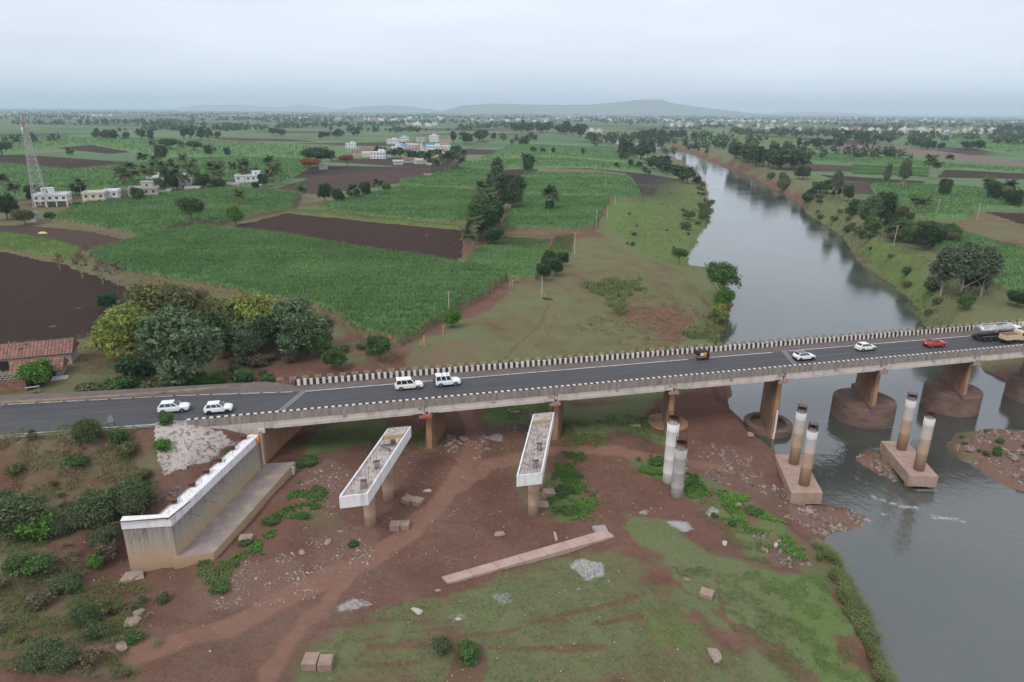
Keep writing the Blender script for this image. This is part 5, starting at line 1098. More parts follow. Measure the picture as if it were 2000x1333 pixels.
# shrubs
SHR = [('b_big', 175, 862, 3.4, .8, 'tall shrub at the near road edge'), ('b_mid', 232, 868, 2.0, .8, 'small green shrub below the road sign'), ('b_mid', 326, 830, 1.6, 1.0, 'green shrub above the mortar slope'), ('b_bright', 320, 880, 1.6, 1.0, 'green shrub growing in the mortar slope'), ('b_olive', 246, 892, 1.8, 1.0, 'yellow green weed on the embankment'), ('b_low', 150, 905, 1.6, 1.3, 'low dark weed on the embankment'),
       ('b_big', 40, 1035, 4.4, 1.15, 'broad grey green bush at the left edge'), ('b_big', 112, 1040, 2.4, 1.1, 'second grey green bush from the left edge'), ('b_big', 182, 1020, 3.6, 1.15, 'grey green bush above the abutment wing'), ('b_big', 262, 1000, 3.8, 1.0, 'green bush behind the abutment wall'), ('b_bright', 75, 1045, 2.6, 1.3, 'fresh green patch of bush under the grey ones'), ('b_big', 205, 1062, 2.2, 1.1, 'low bush beside the abutment wing'), ('b_big', 10, 1000, 2.4, 1.0, 'leftmost dark bush of the slope'), ('b_low', 60, 1110, 1.8, 1.6, 'low scrub below the left bushes'),
       ('b_bright', 187, 1108, 1.3, 1.0, 'small bush below the dry grass'), ('b_big', 166, 1218, 2.0, .9, 'light green bush in the lower left'), ('b_grey', 30, 1112, 1.4, 1.2, 'small pale weed at the lower left edge'), ('b_big', 85, 1290, 1.8, 1.4, 'dull scrub in the lower left corner'), ('b_big', 130, 1298, 1.6, 1.3, 'dull scrub beside the track'), ('b_grey', 125, 1150, 1.4, 1.4, 'dull weed left of the abutment'), ('b_low', 265, 1250, 1.0, 1.3, 'low weed beside the broken slab'),
       ('b_grey', 862, 1272, 1.5, .9, 'left of two round bushes in the foreground grass'), ('b_mid', 914, 1286, 1.6, 1.1, 'right of two round bushes in the foreground grass'),
       ('b_bright', 390, 756, 2.2, 1.3, 'bright green shrub behind the guard rail'), ('b_bright', 425, 752, 2.0, 1.2, 'second bright shrub behind the guard rail'), ('b_mid', 474, 756, 3.2, 1.0, 'bushy shrub at the end of the guard rail'), ('b_mid', 525, 752, 1.8, 1.2, 'low shrub left of the striped barrier'), ('b_olive', 180, 776, 2.4, 1.3, 'dull shrub behind the left guard rail'), ('b_mid', 230, 772, 2.8, 1.3, 'green shrub behind the guard rail'), ('b_dark', 262, 765, 2.6, 1.3, 'dark shrub behind the guard rail'), ('b_olive', 300, 768, 2.2, 1.4, 'dull shrub right of the dark shrub'), ('b_mid', 335, 764, 2.0, 1.4, 'low shrub below the grey feathery tree'),
       ('b_bright', 72, 752, 4.0, 1.0, 'yellow green bush before the farm shed'), ('b_mid', 45, 712, 4.2, 1.0, 'dark bush growing at the shed roof'), ('b_dry', 215, 1092, 2.2, .8, 'dry bush beside the abutment wing'), ('b_low', 1110, 1000, 1.0, 1.8, 'creeping shrub right of the middle pier'), ('b_low', 1100, 960, 1.0, 2.0, 'green creeper patch right of the middle pier'), ('b_low', 1125, 930, .9, 1.6, 'creeper patch nearer the bridge'), ('b_low', 590, 1010, .8, 1.6, 'low weed beside the footing'), ('b_low', 530, 1020, 1.0, 1.6, 'weed along the footing ledge'), ('b_low', 480, 1060, .8, 1.6, 'weed at the footing foot'), ('b_low', 430, 1150, .8, 2.0, 'weed patch below the abutment'), ('b_low', 600, 905, 1.0, 2.2, 'grass weed beside the old abutment'), ('b_low', 690, 1065, .8, 1.2, 'small weed right of the rubble heap'), ('b_low', 1280, 905, .9, 2.0, 'weed patch left of the white column'), ('b_low', 1362, 950, 1.0, 1.6, 'weed right of the grey column'), ('b_low', 1470, 1000, .9, 2.0, 'weed patch before the pile cap'), ('b_low', 1395, 1010, .8, 1.0, 'tiny bush beside the pale heap'), ('b_low', 1430, 1025, .8, 1.0, 'tiny bush right of the pale heap')]
for k, x, y, h, w_, lab in SHR: plant(k, x, y, h, lab, 'shrub', wide=w_, nominal=1.5)
def bank_bush(line, n, label, grp, h0, h1, kinds, spread, z=6):
    P = PX(line, z)
    for i in range(n):
        q = rng.uniform(0, len(P) - 1.001); k = int(q); p = P[k].lerp(P[k + 1], q - k); x, y = p.x + rng.normal(0, spread), p.y + rng.normal(0, spread); zz = gz(x, y)
        if zz > .3: k_ = kinds[i % len(kinds)]; plant(k_, 0, 0, rng.uniform(h0, h1), label, 'shrub' if k_[1] == '_' else 'tree', wide=rng.uniform(.9, 1.4), nominal=1.5 if k_[1] == '_' else 10, group=grp, pos=Vector((x, y, zz)))
bank_bush([(1555, 380), (1600, 410), (1660, 440), (1720, 490), (1790, 560), (1850, 620)], 46, "scrubby bush on the right river bank slope", 'bushes of the right bank', 1.2, 3.6, ('b_olive', 'b_mid', 'b_dry', 'b_grey'), 5)
bank_bush([(1680, 420), (1760, 455), (1820, 480)], 22, "small bushy tree on the right bank scrub", 'scrub trees of the right bank', 4, 8, ('mid', 'olive', 'dark'), 6, 8.5)
bank_bush([(1440, 330), (1500, 345), (1560, 375), (1620, 385)], 30, "bushy tree above the far right bank", 'bushy trees above the far right bank', 4, 10, ('mid', 'olive', 'dark', 'grey'), 8, 8)
bank_bush([(1345, 495), (1378, 440), (1385, 400), (1375, 360), (1340, 325)], 40, "olive bush on the left bank upstream", 'bushes of the left bank', 1.4, 4.2, ('b_olive', 'b_mid', 'b_dry', 'b_grey'), 3, 3)
bank_bush([(1200, 470), (1260, 430), (1300, 400), (1280, 360)], 14, "small weed bush on the left river terrace", 'weeds of the left terrace', .7, 1.8, ('b_olive', 'b_mid', 'b_dry'), 9, 8)
bank_bush([(940, 480), (950, 440), (965, 405), (990, 380)], 12, "dark leafy tree of the palm line between the fields", 'trees of the palm line', 6, 13, ('dark', 'mid', 'olive'), 2.5, 9)
bank_bush([(925, 490), (945, 440), (965, 400)], 7, "coconut palm of the line between the fields", 'palms between the fields', 9, 12, ('palm0', 'palm1', 'palm2'), 3, 9)
bank_bush([(0, 900), (120, 950), (230, 930), (300, 900)], 14, "dull weed on the embankment slope", 'weeds of the embankment', .5, 1.3, ('b_dry', 'b_olive', 'b_grey'), 3, 11.5)
bank_bush([(20, 1120), (120, 1180), (220, 1230), (100, 1290), (20, 1250)], 16, "low scrubby weed in the lower left corner", 'weeds of the lower left', .5, 1.5, ('b_dry', 'b_olive', 'b_grey'), 3.5, 8)
bank_bush([(420, 735), (520, 715), (600, 700), (660, 705), (700, 690)], 22, "small dry bush below the roadside grove", 'dry bushes below the grove', .8, 2.2, ('b_dry', 'b_olive', 'b_grey'), 3, 8.6)
bank_bush([(1850, 865), (1920, 870), (1990, 900)], 16, "low green weed on the gravel island", 'weeds of the gravel island', .4, .9, ('b_low', 'b_mid'), 3, .8)
# reeds and grass on the banks and terrace
def tuft_field(name, polys, n, L, w_, mat, label, zoff=0, lean=.5, thr=.42):
    out = []
    for P, f in polys:
        xs = [p[0] for p in P]; ys = [p[1] for p in P]; k = int(n * f); x = rng.uniform(min(xs), max(xs), k * 6); y = rng.uniform(min(ys), max(ys), k * 6); s = inpoly(x + (fbm(x / 3, y / 3, 72, 3) - .5) * 6, y + (fbm(x / 3, y / 3, 73, 3) - .5) * 6, P); s &= fbm(x / 1.8, y / 1.8, 71, 3) > thr; out.append(np.stack([x[s], y[s]], 1)[:k])
    xy = np.concatenate(out); V = np.column_stack([xy, height(xy[:, 0], xy[:, 1]) + zoff]); V = V[V[:, 2] > -.25]; c = V.mean(0)
    o = link(bpy.data.objects.new(name, blades_mesh(name, V - c, L, w_, M[mat], lean, .6))); o.location = c; o["kind"] = "stuff"; o["label"] = label; return o
def bandpoly(line, z, wid):
    P = PX(line, z); a = []; b = []
    for i, p in enumerate(P):
        d = (P[min(i + 1, len(P) - 1)] - P[max(i - 1, 0)]).normalized(); nn = Vector((-d.y, d.x, 0)) * wid / 2; a.append(p + nn); b.append(p - nn)
    return a + b[::-1]
tuft_field('reed_strip', [(bandpoly([(1735, 1345), (1706, 1262), (1680, 1190), (1645, 1125), (1612, 1070)], 1.0, 3.2), 1.0)], 11000, 1.6, .07, 'reed', "tall reeds along the near river edge", lean=.7, thr=.2)
tuft_field('creeper', [(PX([(1080, 900), (1125, 885), (1140, 960), (1185, 1000), (1100, 1030), (1070, 1000)], 3.3), 1.0), (PX([(1240, 893), (1310, 888), (1330, 930), (1255, 935)], 2.8), .6), (PX([(1335, 915), (1375, 925), (1385, 980), (1345, 985)], 2.5), .5), (PX([(1390, 950), (1500, 1000), (1580, 1060), (1590, 1095), (1480, 1060), (1400, 1000)], 2.3), 1.0), (PX([(1100, 880), (1290, 850), (1280, 800), (1100, 830)], 4.2), .5), (PX([(540, 1020), (600, 930), (640, 960), (500, 1080), (440, 1110)], 6.5), .5)], 2600, .4, .16, 'leaf_bright', "low green creeper patches on the bare ground", lean=1.0, thr=.5)
tuft_field('reed_strip', [(bandpoly([(1350, 690), (1398, 650), (1410, 610)], 2, 5), .6), (bandpoly([(1350, 505), (1384, 430), (1392, 395), (1380, 360), (1350, 328)], 2, 6), 1), (bandpoly([(1560, 392), (1600, 428), (1645, 462), (1690, 515), (1750, 560), (1790, 592), (1812, 634)], 2, 6), 1.6), (bandpoly([(1300, 292), (1400, 316), (1500, 362), (1560, 392)], 2, 8), .8)], 2600, 1.9, .2, 'reed', "reeds and bank grass along the water edges")
tuft_field('bank_scrub', [(PX([(1340, 500), (1380, 440), (1392, 400), (1360, 350), (1290, 345), (1230, 400), (1200, 460), (1290, 500)], 5), 1.0), (PX([(1560, 388), (1650, 455), (1720, 530), (1810, 630), (1900, 620), (1800, 520), (1700, 430), (1600, 380)], 5), 1.3), (PX([(1120, 640), (1300, 560), (1400, 600), (1390, 660), (1250, 690)], 6), .5)], 5200, .75, .16, 'straw', "dry rough grass on the river banks", lean=.9, thr=.5)
tuft_field('bank_scrub', [(PX([(1340, 500), (1380, 440), (1392, 400), (1360, 350), (1290, 345), (1230, 400), (1200, 460), (1290, 500)], 5), 1.0), (PX([(1560, 388), (1650, 455), (1720, 530), (1810, 630), (1900, 620), (1800, 520), (1700, 430), (1600, 380)], 5), 1.3)], 6500, .7, .16, 'grass_blade', "rough green grass on the river banks", lean=.9, thr=.45)
tuft_field('grass_clump', [(PX([(1130, 565), (1180, 548), (1255, 545), (1262, 565), (1225, 580), (1230, 610), (1190, 612), (1180, 580)], 6.8), 1.0)], 3600, 1.6, .14, 'reed', "tall tawny grass clumps on the bare terrace")
tuft_field('meadow_grass', [(PX([(1480, 1120), (1600, 1110), (1650, 1200), (1700, 1330), (1600, 1345), (1300, 1100)], 3.6), .8), (PX([(1345, 985), (1420, 960), (1590, 1090), (1470, 1110)], 2.4), .5), (PX([(560, 880), (620, 845), (820, 835), (880, 850), (800, 870), (600, 905)], 6), .4), (PX([(930, 795), (1060, 780), (1080, 822), (960, 828)], 5), .3), (PX([(640, 1230), (860, 1150), (1150, 1060), (1350, 1200), (1500, 1345), (600, 1345)], 4.5), 1.0), (PX([(1190, 395), (1370, 360), (1380, 440), (1300, 500), (1160, 450)], 8), .6), (PX([(1600, 400), (1700, 480), (1820, 600), (2000, 640), (1900, 540), (1700, 400)], 8), .6)], 9000, .22, .05, 'grass_blade', "short grass on the meadows", lean=.8)
tuft_field('slope_weeds', [(PX([(0, 870), (230, 862), (310, 890), (310, 960), (240, 1000), (0, 1000)], 11.5), 1.0), (PX([(0, 1060), (230, 1110), (330, 1230), (260, 1330), (0, 1333)], 7.5), 1.2), (PX([(160, 780), (520, 745), (640, 730), (600, 720), (160, 760)], 11), .6), (PX([(380, 1110), (470, 1100), (430, 1170), (380, 1170)], 6.4), .3)], 4200, .55, .07, 'grass_blade', "weeds on the embankment slope", lean=.8)
tuft_field('dry_grass', [(PX([(90, 1080), (150, 1070), (170, 1110), (100, 1120)], 8), .4), (PX([(0, 870), (250, 870), (300, 940), (200, 960), (0, 960)], 11.5), 1.0), (PX([(130, 660), (220, 640), (260, 720), (200, 760), (140, 740)], 9), .8), (PX([(660, 690), (740, 660), (800, 690), (760, 730)], 8.4), .5)], 2600, .6, .06, 'straw', "dry straw grass on slopes", lean=.9)
# ------------------------------------------------------------------ far trees
FARK = []
for i in range(5):
    lob = round_lobes(4.2, 8, 1.2, 6, 90 + i, .55) if i < 4 else [(0, 0, 7, 1.6, 1.6, 3.4), (.4, 0, 4, 1.1, 1.1, 1.6)]
    V, F_, ti = leaf_cloud(lob, 62, 7, .75, 1.05, 90 + i)
    m = MB(); m.path([Vector((0, 0, -.5)), Vector((.1, 0, 3)), Vector((.2, .1, 6))], [.32, .25, .1], 5); k = len(V)
    me = npmesh('far_tree', np.concatenate([V]), F_, [M['leaf_far']], False, attrs={'tint': ('FACE', ti)}); FARK.append((me, m.mesh('far_trunk', M['bark'])))
def far_tree(p, h, w_, label, grp, i=None):
    i = int(rng.integers(0, 5)) if i is None else i; e = empty('tree', p, rng.uniform(0, 6.28)); s = h / 9.5; e.scale = (s * w_, s * w_, s); tag(e, label, 'tree', grp); inst('crown', FARK[i][0], e); inst('trunk', FARK[i][1], e)
def belt(line, n, h0, h1, label, grp, spread=6, z=PLAIN):
    P = PX(line, z); ac = [0]
    for a, b in zip(P[:-1], P[1:]): ac.append(ac[-1] + (b - a).length)
    for i in range(n):
        q = rng.uniform(0, ac[-1]); k = min(max(np.searchsorted(ac, q) - 1, 0), len(P) - 2); p = P[k].lerp(P[k + 1], (q - ac[k]) / max(1e-6, ac[k + 1] - ac[k])); x, y = p.x + rng.normal(0, spread), p.y + rng.normal(0, spread)
        for _ in range(25):
            if sdpoly(np.array([x]), np.array([y]), RIVER)[0] > 7: break
            x += rng.uniform(-6, 14); y += rng.uniform(0, 14)
        far_tree((x, y, max(gz(x, y), .3)), rng.uniform(h0, h1), rng.uniform(.8, 1.25), label, grp)
belt([(190, 272), (230, 275), (290, 276)], 12, 10, 18, "dark tree in the far left hedgerow", 'far left hedgerow trees', 8)
belt([(310, 270), (420, 274), (435, 276)], 11, 10, 19, "tall dark tree right of the far left hedgerow", 'far left grove trees', 8)
belt([(525, 265), (562, 267)], 6, 10, 14, "tree of the small far grove left of the village", 'small far grove', 7)
belt([(645, 270), (705, 266)], 9, 9, 15, "tree of the hedge behind the village left end", 'hedge behind the village', 7)
belt([(740, 300), (790, 312), (840, 318), (880, 310), (900, 300)], 16, 6, 11, "garden tree among the middle village houses", 'village garden trees', 9)
belt([(880, 282), (940, 280), (960, 275)], 10, 12, 20, "tall dark tree at the right end of the middle village", 'trees at the village end', 10)
belt([(985, 258), (1080, 262), (1130, 266)], 22, 14, 26, "tree of the dark far wood left of the river", 'far wood left of the river', 16)
belt([(1160, 272), (1210, 270), (1262, 268), (1330, 272)], 24, 12, 20, "tree of the wood at the river bend", 'river bend wood', 14)
belt([(1205, 297), (1240, 300), (1258, 302)], 10, 12, 20, "tree on the left bank at the river bend", 'left bank bend trees', 5)
belt([(1280, 318), (1315, 332), (1335, 342)], 11, 8, 14, "tree overhanging the left water edge", 'left bank trees', 4)
belt([(1395, 315), (1420, 322), (1440, 330)], 9, 10, 17, "tree on the right water edge upstream", 'right bank trees upstream', 6)
belt([(1450, 318), (1500, 330), (1540, 332), (1595, 332)], 22, 12, 19, "tree of the dense wood on the right bank", 'dense right bank wood', 7)
belt([(1560, 290), (1600, 293), (1620, 290)], 9, 10, 16, "tree of the far right grove", 'far right grove', 8)
belt([(1640, 275), (1720, 282)], 12, 12, 20, "tall tree before the right town", 'trees before the right town', 12)
belt([(1760, 290), (1830, 295), (1920, 292)], 14, 9, 15, "tree along the highway earthworks", 'highway trees', 10)
belt([(1650, 460), (1700, 470), (1760, 455), (1790, 470)], 10, 3, 6, "low bush tree on the right bank scrub", 'right bank scrub', 4)
belt([(1930, 258), (1998, 262), (2040, 262)], 10, 14, 24, "tall tree at the right edge of the town", 'trees right of the town', 14)
belt([(1190, 330), (1260, 322), (1275, 335)], 5, 5, 9, "small field tree near the left bank", 'small field trees', 6)
belt([(1010, 300), (1120, 303), (1220, 306)], 7, 5, 9, "small tree on the sugarcane terraces", 'small terrace trees', 9)
# the far plain: thousands of trees that read as one mass
def mass(name, n, y0, y1, per, rc, size, label, seed, xr=1.05):
    g = np.random.default_rng(seed); out = []; d = y0 * (y1 / y0) ** g.random(n * 3); x = d * g.uniform(-xr, xr, n * 3)
    keep = (fbm(x / 260, d / 420, 61 + seed, 3) > .53) & (np.abs(sdpoly(x, d, RIVER)) > 6); x = x[keep][:n]; d = d[keep][:n]; h = g.uniform(7, 17, len(x)); w_ = h * g.uniform(.32, .55, len(x))
    k = len(x); c = np.repeat(np.column_stack([x, d, PLAIN + h * .5]), per, 0); m = k * per; u = g.normal(size=(m, 3)); u /= np.linalg.norm(u, axis=1)[:, None]
    P = c + u * np.column_stack([np.repeat(w_, per), np.repeat(w_, per), np.repeat(h * .46, per)]) * (g.random(m) ** .4)[:, None]
    sz = size * np.repeat(h / 10, per)[:, None] * g.uniform(.7, 1.3, m)[:, None]; nr = u + g.normal(size=(m, 3)) * .6 + np.array([0, 0, .3]); nr /= np.linalg.norm(nr, axis=1)[:, None]; t1 = np.cross(nr, g.normal(size=(m, 3))); t1 /= np.linalg.norm(t1, axis=1)[:, None]; t2 = np.cross(nr, t1)
    V = np.stack([P - t1 * sz, P + t2 * sz * .7, P + t1 * sz, P - t2 * sz * .7], 1).reshape(-1, 3)
    me = npmesh(name, V, np.arange(m * 4).reshape(-1, 4), [M['leaf_far']], False, attrs={'tint': ('FACE', np.clip(np.repeat(g.uniform(.1, .8, k), per) + g.uniform(-.2, .2, m), 0, 1))})
    o = link(bpy.data.objects.new(name, me)); o["kind"] = "stuff"; o["label"] = label; return o
mass('far_woodland', 420, 760, 1500, 60, 1, 1.3, "scattered trees and hedges of the middle distance", 1)
mass('far_woodland', 2600, 1500, 4200, 26, 1, 1.9, "distant tree belts on the plain", 2)
mass('far_woodland', 5200, 4200, 13000, 9, 1, 3.4, "tree belts fading toward the horizon", 3)
# ------------------------------------------------------------------ vehicles
def carpaint(name, c, rough=.28):
    t = NT(name); t.set(rough, 0, .5); t.base(c); t.b.inputs['Coat Weight'].default_value = .5; t.b.inputs['Coat Roughness'].default_value = .08; return t.m
M['paint_white'] = carpaint('paint_white', (.80, .81, .82)); M['paint_cream'] = carpaint('paint_cream', (.80, .78, .70)); M['paint_red'] = carpaint('paint_red', (.55, .035, .03)); M['paint_black'] = carpaint('paint_black', (.03, .033, .04)); M['paint_beige'] = carpaint('paint_beige', (.62, .50, .30), .5)
t = NT('car_glass'); t.set(.06, 0, .8); t.base((.018, .022, .027)); M['car_glass'] = t.m
t = NT('tinted_glass'); t.set(.06, 0, .8); t.base((.012, .05, .045)); M['glass_green'] = t.m
M['tyre'] = plain('tyre', (.022, .022, .023), .85); M['rim'] = plain('rim', (.55, .55, .56), .35, .7); M['rim_dark'] = plain('rim_dark', (.10, .10, .105), .4, .6); M['trim_black'] = plain('trim_black', (.025, .025, .026), .6)
M['lamp_clear'] = plain('lamp_clear', (.7, .72, .75), .1, 0, .6); M['lamp_red'] = plain('lamp_red', (.45, .02, .02), .2, 0, .5); M['plate'] = plain('plate', (.75, .74, .68), .5); M['canvas_black'] = plain('canvas_black', (.03, .03, .034), .75, var=.2); M['taxi_yellow'] = plain('taxi_yellow', (.72, .40, .03), .45); M['poster'] = plain('poster', (.75, .75, .76), .6)
def loft(st):
    """st: list of (x, halfwidth, z_low, z_top, crown)"""
    m = MB(); R = []
    for x, w, zl, zt, cr in st:
        h = zt - zl; R.append([(x, -w * .90, zl), (x, -w, zl + h * .22), (x, -w, zl + h * .62), (x, -w * .965, zl + h * .86), (x, -w * .84, zt), (x, 0, zt + cr), (x, w * .84, zt), (x, w * .965, zl + h * .86), (x, w, zl + h * .62), (x, w, zl + h * .22), (x, w * .90, zl)])
    k = len(R[0]); V = [p for r in R for p in r]; F_ = []
    for i in range(len(R) - 1):
        for j in range(k): F_.append((i * k + j, i * k + (j + 1) % k, (i + 1) * k + (j + 1) % k, (i + 1) * k + j))
    F_.append(tuple(range(k))); F_.append(tuple(reversed(range((len(R) - 1) * k, len(R) * k)))); m.add(V, F_); return m
def panel(a, b, c, d, off=.015, m=None, mat=0):
    a, b, c, d = map(Vector, (a, b, c, d)); n = (b - a).cross(d - a).normalized() * off; m = m or MB()
    m.add([a - n * .3, b - n * .3, c - n * .3, d - n * .3, a + n, b + n, c + n, d + n], [(4, 5, 6, 7), (0, 1, 5, 4), (1, 2, 6, 5), (2, 3, 7, 6), (3, 0, 4, 7)], mat); return m
def sub(q, u0, u1, v0, v1):
    a, b, c, d = map(Vector, q)
    def P(u, v): return (a.lerp(b, u)).lerp(d.lerp(c, u), v)
    return P(u0, v0), P(u1, v0), P(u1, v1), P(u0, v1)
def wheel(root, x, y, r, w, rim='rim'):
    s = -1 if y < 0 else 1; m = MB(); m.cyl((x, y - s * w, r), (x, y, r), r, r, 20); m.cyl((x, y, r), (x, y + s * .012, r), r * .9, r * .86, 20); o = m.build('wheel', M['tyre'], root)
    m = MB(); m.cyl((x, y + s * .005, r), (x, y + s * .03, r), r * .62, r * .58, 16); m.cyl((x, y + s * .03, r), (x, y + s * .05, r), r * .18, r * .16, 8, 1)
    for i in range(5):
        a = 2 * PI * i / 5; m.box((x + math.cos(a) * r * .36, y + s * .036, r + math.sin(a) * r * .36), (.09, .012, .09), 1)
    m.build('rim', [M[rim], M['trim_black']], o)
def car(name, label, wheels_px, L, Wd, H, belt, cab, hood, wb, paint='paint_white', roof=None, clad=False, rim='rim', sides=((.05, .33), (.37, .68), (.72, .95)), tailz=None, rails=False, glass='car_glass', r=.33, cat='car', squarer=False, rearov=.75, cover_rear=None):
    a, b = W(*wheels_px[0], 14), W(*wheels_px[1], 14); mid = (a + b) / 2 + BN * (Wd / 2 - .08); mid.z = 14.012
    root = empty(name, mid, BA); tag(root, label, cat, 'vehicles on the bridge road')
    xr = -wb / 2; xf = wb / 2; x0 = xr - rearov; x1 = x0 + L; hw = Wd / 2; zl = .24; tz = tailz or belt
    xb0, xt0, xt1, xb1 = cab
    st = [(x0, hw * .80, zl + .22, tz - .12, .0), (x0 + .10, hw * .93, zl + .08, tz, .01), (x0 + .5, hw, zl, belt, .02), (xb1 - .1, hw, zl, belt, .02), (xb1 + (x1 - xb1) * .5, hw * .985, zl, hood, .05), (x1 - .35, hw * .94, zl + .02, hood - .06, .05), (x1 - .10, hw * .84, zl + .08, hood - .17, .03), (x1, hw * .70, zl + .18, hood - .34, .0)]
    body = loft(st).build('body', M[paint], root, bevel=.03)
    ih = hw * .955; rw = hw * (.86 if squarer else .76); zr = H - .03
    B0 = [(xb0, -ih, belt - .02), (xb1, -ih * .97, belt - .02), (xb1, ih * .97, belt - .02), (xb0, ih, belt - .02)]; T0 = [(xt0, -rw, zr), (xt1, -rw * .96, zr), (xt1, rw * .96, zr), (xt0, rw, zr)]
    m = MB(); m.hexa(B0 + T0); m.build('cabin', M[paint], root, bevel=.06)
    m = MB(); xm = (xt0 + xt1) / 2; e = .0
    m.add([(xt0 - .02, -rw * .97, zr + .005), (xt1 + .02, -rw * .93, zr + .005), (xt1 + .02, rw * .93, zr + .005), (xt0 - .02, rw * .97, zr + .005), (xt0 + .18, -rw * .78, zr + .055), (xt1 - .2, -rw * .74, zr + .05), (xt1 - .2, rw * .74, zr + .05), (xt0 + .18, rw * .78, zr + .055)], [(4, 5, 6, 7), (0, 1, 5, 4), (1, 2, 6, 5), (2, 3, 7, 6), (3, 0, 4, 7)]); m.build('roof', M[roof or paint], root)
    G_ = M[glass]
    panel(*sub((B0[1], B0[2], T0[2], T0[1]), .06, .94, .08, .93)).build('windshield', G_, root)
    panel(*sub((B0[3], B0[0], T0[0], T0[3]), .09, .91, .25, .9)).build('rear_window', G_, root)
    for u0, u1 in sides:
        v1 = .88; panel(*sub((B0[0], B0[1], T0[1], T0[0]), u0, u1, .16, v1)).build('side_window', G_, root); panel(*sub((B0[2], B0[3], T0[3], T0[2]), 1 - u1, 1 - u0, .16, v1)).build('side_window', G_, root)
    for s in (-1, 1):
        for x in (xr, xf):
            m = MB(); yy = s * (hw + .004); m.cyl((x, yy - s * .05, r), (x, yy, r), r * 1.17, r * 1.17, 20); m.build('wheel_arch', M['trim_black'], root); wheel(root, x, s * (hw + .008), r, .2, rim)
        m = MB(); y = s * hw * .62; m.box((x1 - .13, y, hood - .27), (.24, hw * .36, .13)); m.build('headlight', M['lamp_clear'], root, bevel=.03)
        m = MB(); m.box((x0 + .07, s * hw * .72, tz - .22), (.16, hw * .3, .2)); m.build('tail_light', M['lamp_red'], root, bevel=.02)
        m = MB(); m.box((xb1 - .25, s * (hw + .09), belt + .06), (.12, .18, .13)); m.build('mirror', M[paint], root, bevel=.02)
        m = MB(); m.box(((xr + xf) / 2, s * (hw - .01), .31 if clad else .27), (wb - r * 2.3, .05, .20 if clad else .09)); m.build('sill', M['trim_black'] if clad else M['trim_black'], root)
    m = MB(); m.box((x1 - .07, 0, .42), (.16, hw * 1.3, .22)); m.build('front_bumper', M['trim_black'], root, bevel=.03)
    m = MB(); m.box((x0 + .06, 0, .45), (.2, hw * 1.66, .3 if clad else .16)); m.build('rear_bumper', M['trim_black'] if clad else M[paint], root, bevel=.03)
    m = MB(); m.box((x0 - .0, 0, .78), (.03, .5, .12)); m.build('number_plate', M['plate'], root)
    if rails:
        for s in (-1, 1): m = MB(); m.box((xm, s * rw * .9, zr + .09), ((xt1 - xt0) * .85, .04, .04)); m.build('roof_rail', M['trim_black'], root)
    return root
car('suv', "white SUV with grey alloy wheels, leftmost car on the road", ((319.8, 809.5), (355.8, 806.2)), 4.3, 1.79, 1.63, 1.02, (-1.95, -1.55, .15, .95), 1.02, 2.61, tailz=1.05, rails=False)
car('suv', "white SUV with black wheels and cladding, second car from the left", ((409, 811), (444.5, 807.5)), 3.95, 1.8, 1.62, 1.0, (-1.85, -1.45, .15, .85), 1.0, 2.5, clad=True, rim='rim_dark')
car('van', "cream white people carrier driving behind the boxy jeep", ((784, 763.5), (816.2, 761.4)), 4.5, 1.69, 1.86, 1.02, (-2.12, -2.0, .35, 1.05), 1.0, 2.68, paint='paint_cream', sides=((.04, .27), (.31, .60), (.64, .93)), cat='van', squarer=True, rearov=.9)
j = car('jeep', "boxy white jeep with a roof rack and green tinted rear windows", ((861.5, 757.2), (890, 754.7)), 4.2, 1.75, 2.0, 1.08, (-2.0, -1.95, .30, .72), 1.08, 2.45, rim='rim', sides=((.04, .30), (.36, .64), (.70, .95)), squarer=True, glass='glass_green', r=.36, rearov=.85, clad=True)
for x in (-.9, -.1):
    MB().box((x, 0, 2.07), (.06, 1.5, .05)).build('roof_bar', M['trim_black'], j)
m = MB(); m.cyl((-2.13, 0, 1.0), (-2.32, 0, 1.0), .35, .35, 16); m.build('spare_wheel', M['tyre'], j)
car('suv', "white compact SUV with a black roof right of the expansion joint", ((1563, 706.5), (1586.5, 704)), 3.95, 1.79, 1.6, 1.0, (-1.8, -1.3, .1, .85), .98, 2.5, roof='paint_black', clad=True, rim='rim_dark')
car('hatchback', "small cream white hatchback ahead of the black roofed SUV", ((1685, 687.5), (1705.5, 685.5)), 3.8, 1.69, 1.52, .96, (-1.75, -1.3, .1, .98), .93, 2.43, paint='paint_cream', tailz=1.0)
car('suv', "red coupe SUV with a black roof behind the tanker", ((1819, 680.8), (1841, 678.3)), 4.3, 1.81, 1.56, 1.02, (-1.95, -.9, .1, .95), 1.0, 2.56, paint='paint_red', roof='paint_black', clad=True, tailz=1.1)
# auto rickshaw
a = W(1366, 705, 14); p = a + BN * .62 + BE * 1.0; p.z = 14.012
ar = empty('auto_rickshaw', p, BA); tag(ar, "black and yellow auto rickshaw with a white poster on its side", "auto rickshaw", 'vehicles on the bridge road')
m = MB(); m.hexa([(-1.25, -.62, .3), (.25, -.62, .3), (.25, .62, .3), (-1.25, .62, .3), (-1.38, -.66, .95), (.3, -.66, .95), (.3, .66, .95), (-1.38, .66, .95)]); m.build('rear_body', M['paint_black'], ar, bevel=.06)
m = MB(); m.hexa([(-1.39, -.665, .62), (.3, -.665, .62), (.3, .665, .62), (-1.39, .665, .62), (-1.395, -.67, .74), (.3, -.67, .74), (.3, .67, .74), (-1.395, .67, .74)]); m.build('yellow_band', M['taxi_yellow'], ar)
m = MB(); m.hexa([(.25, -.6, .28), (1.1, -.35, .3), (1.1, .35, .3), (.25, .6, .28), (.25, -.6, .42), (1.05, -.4, .5), (1.05, .4, .5), (.25, .6, .42)]); m.build('floor', M['paint_black'], ar)
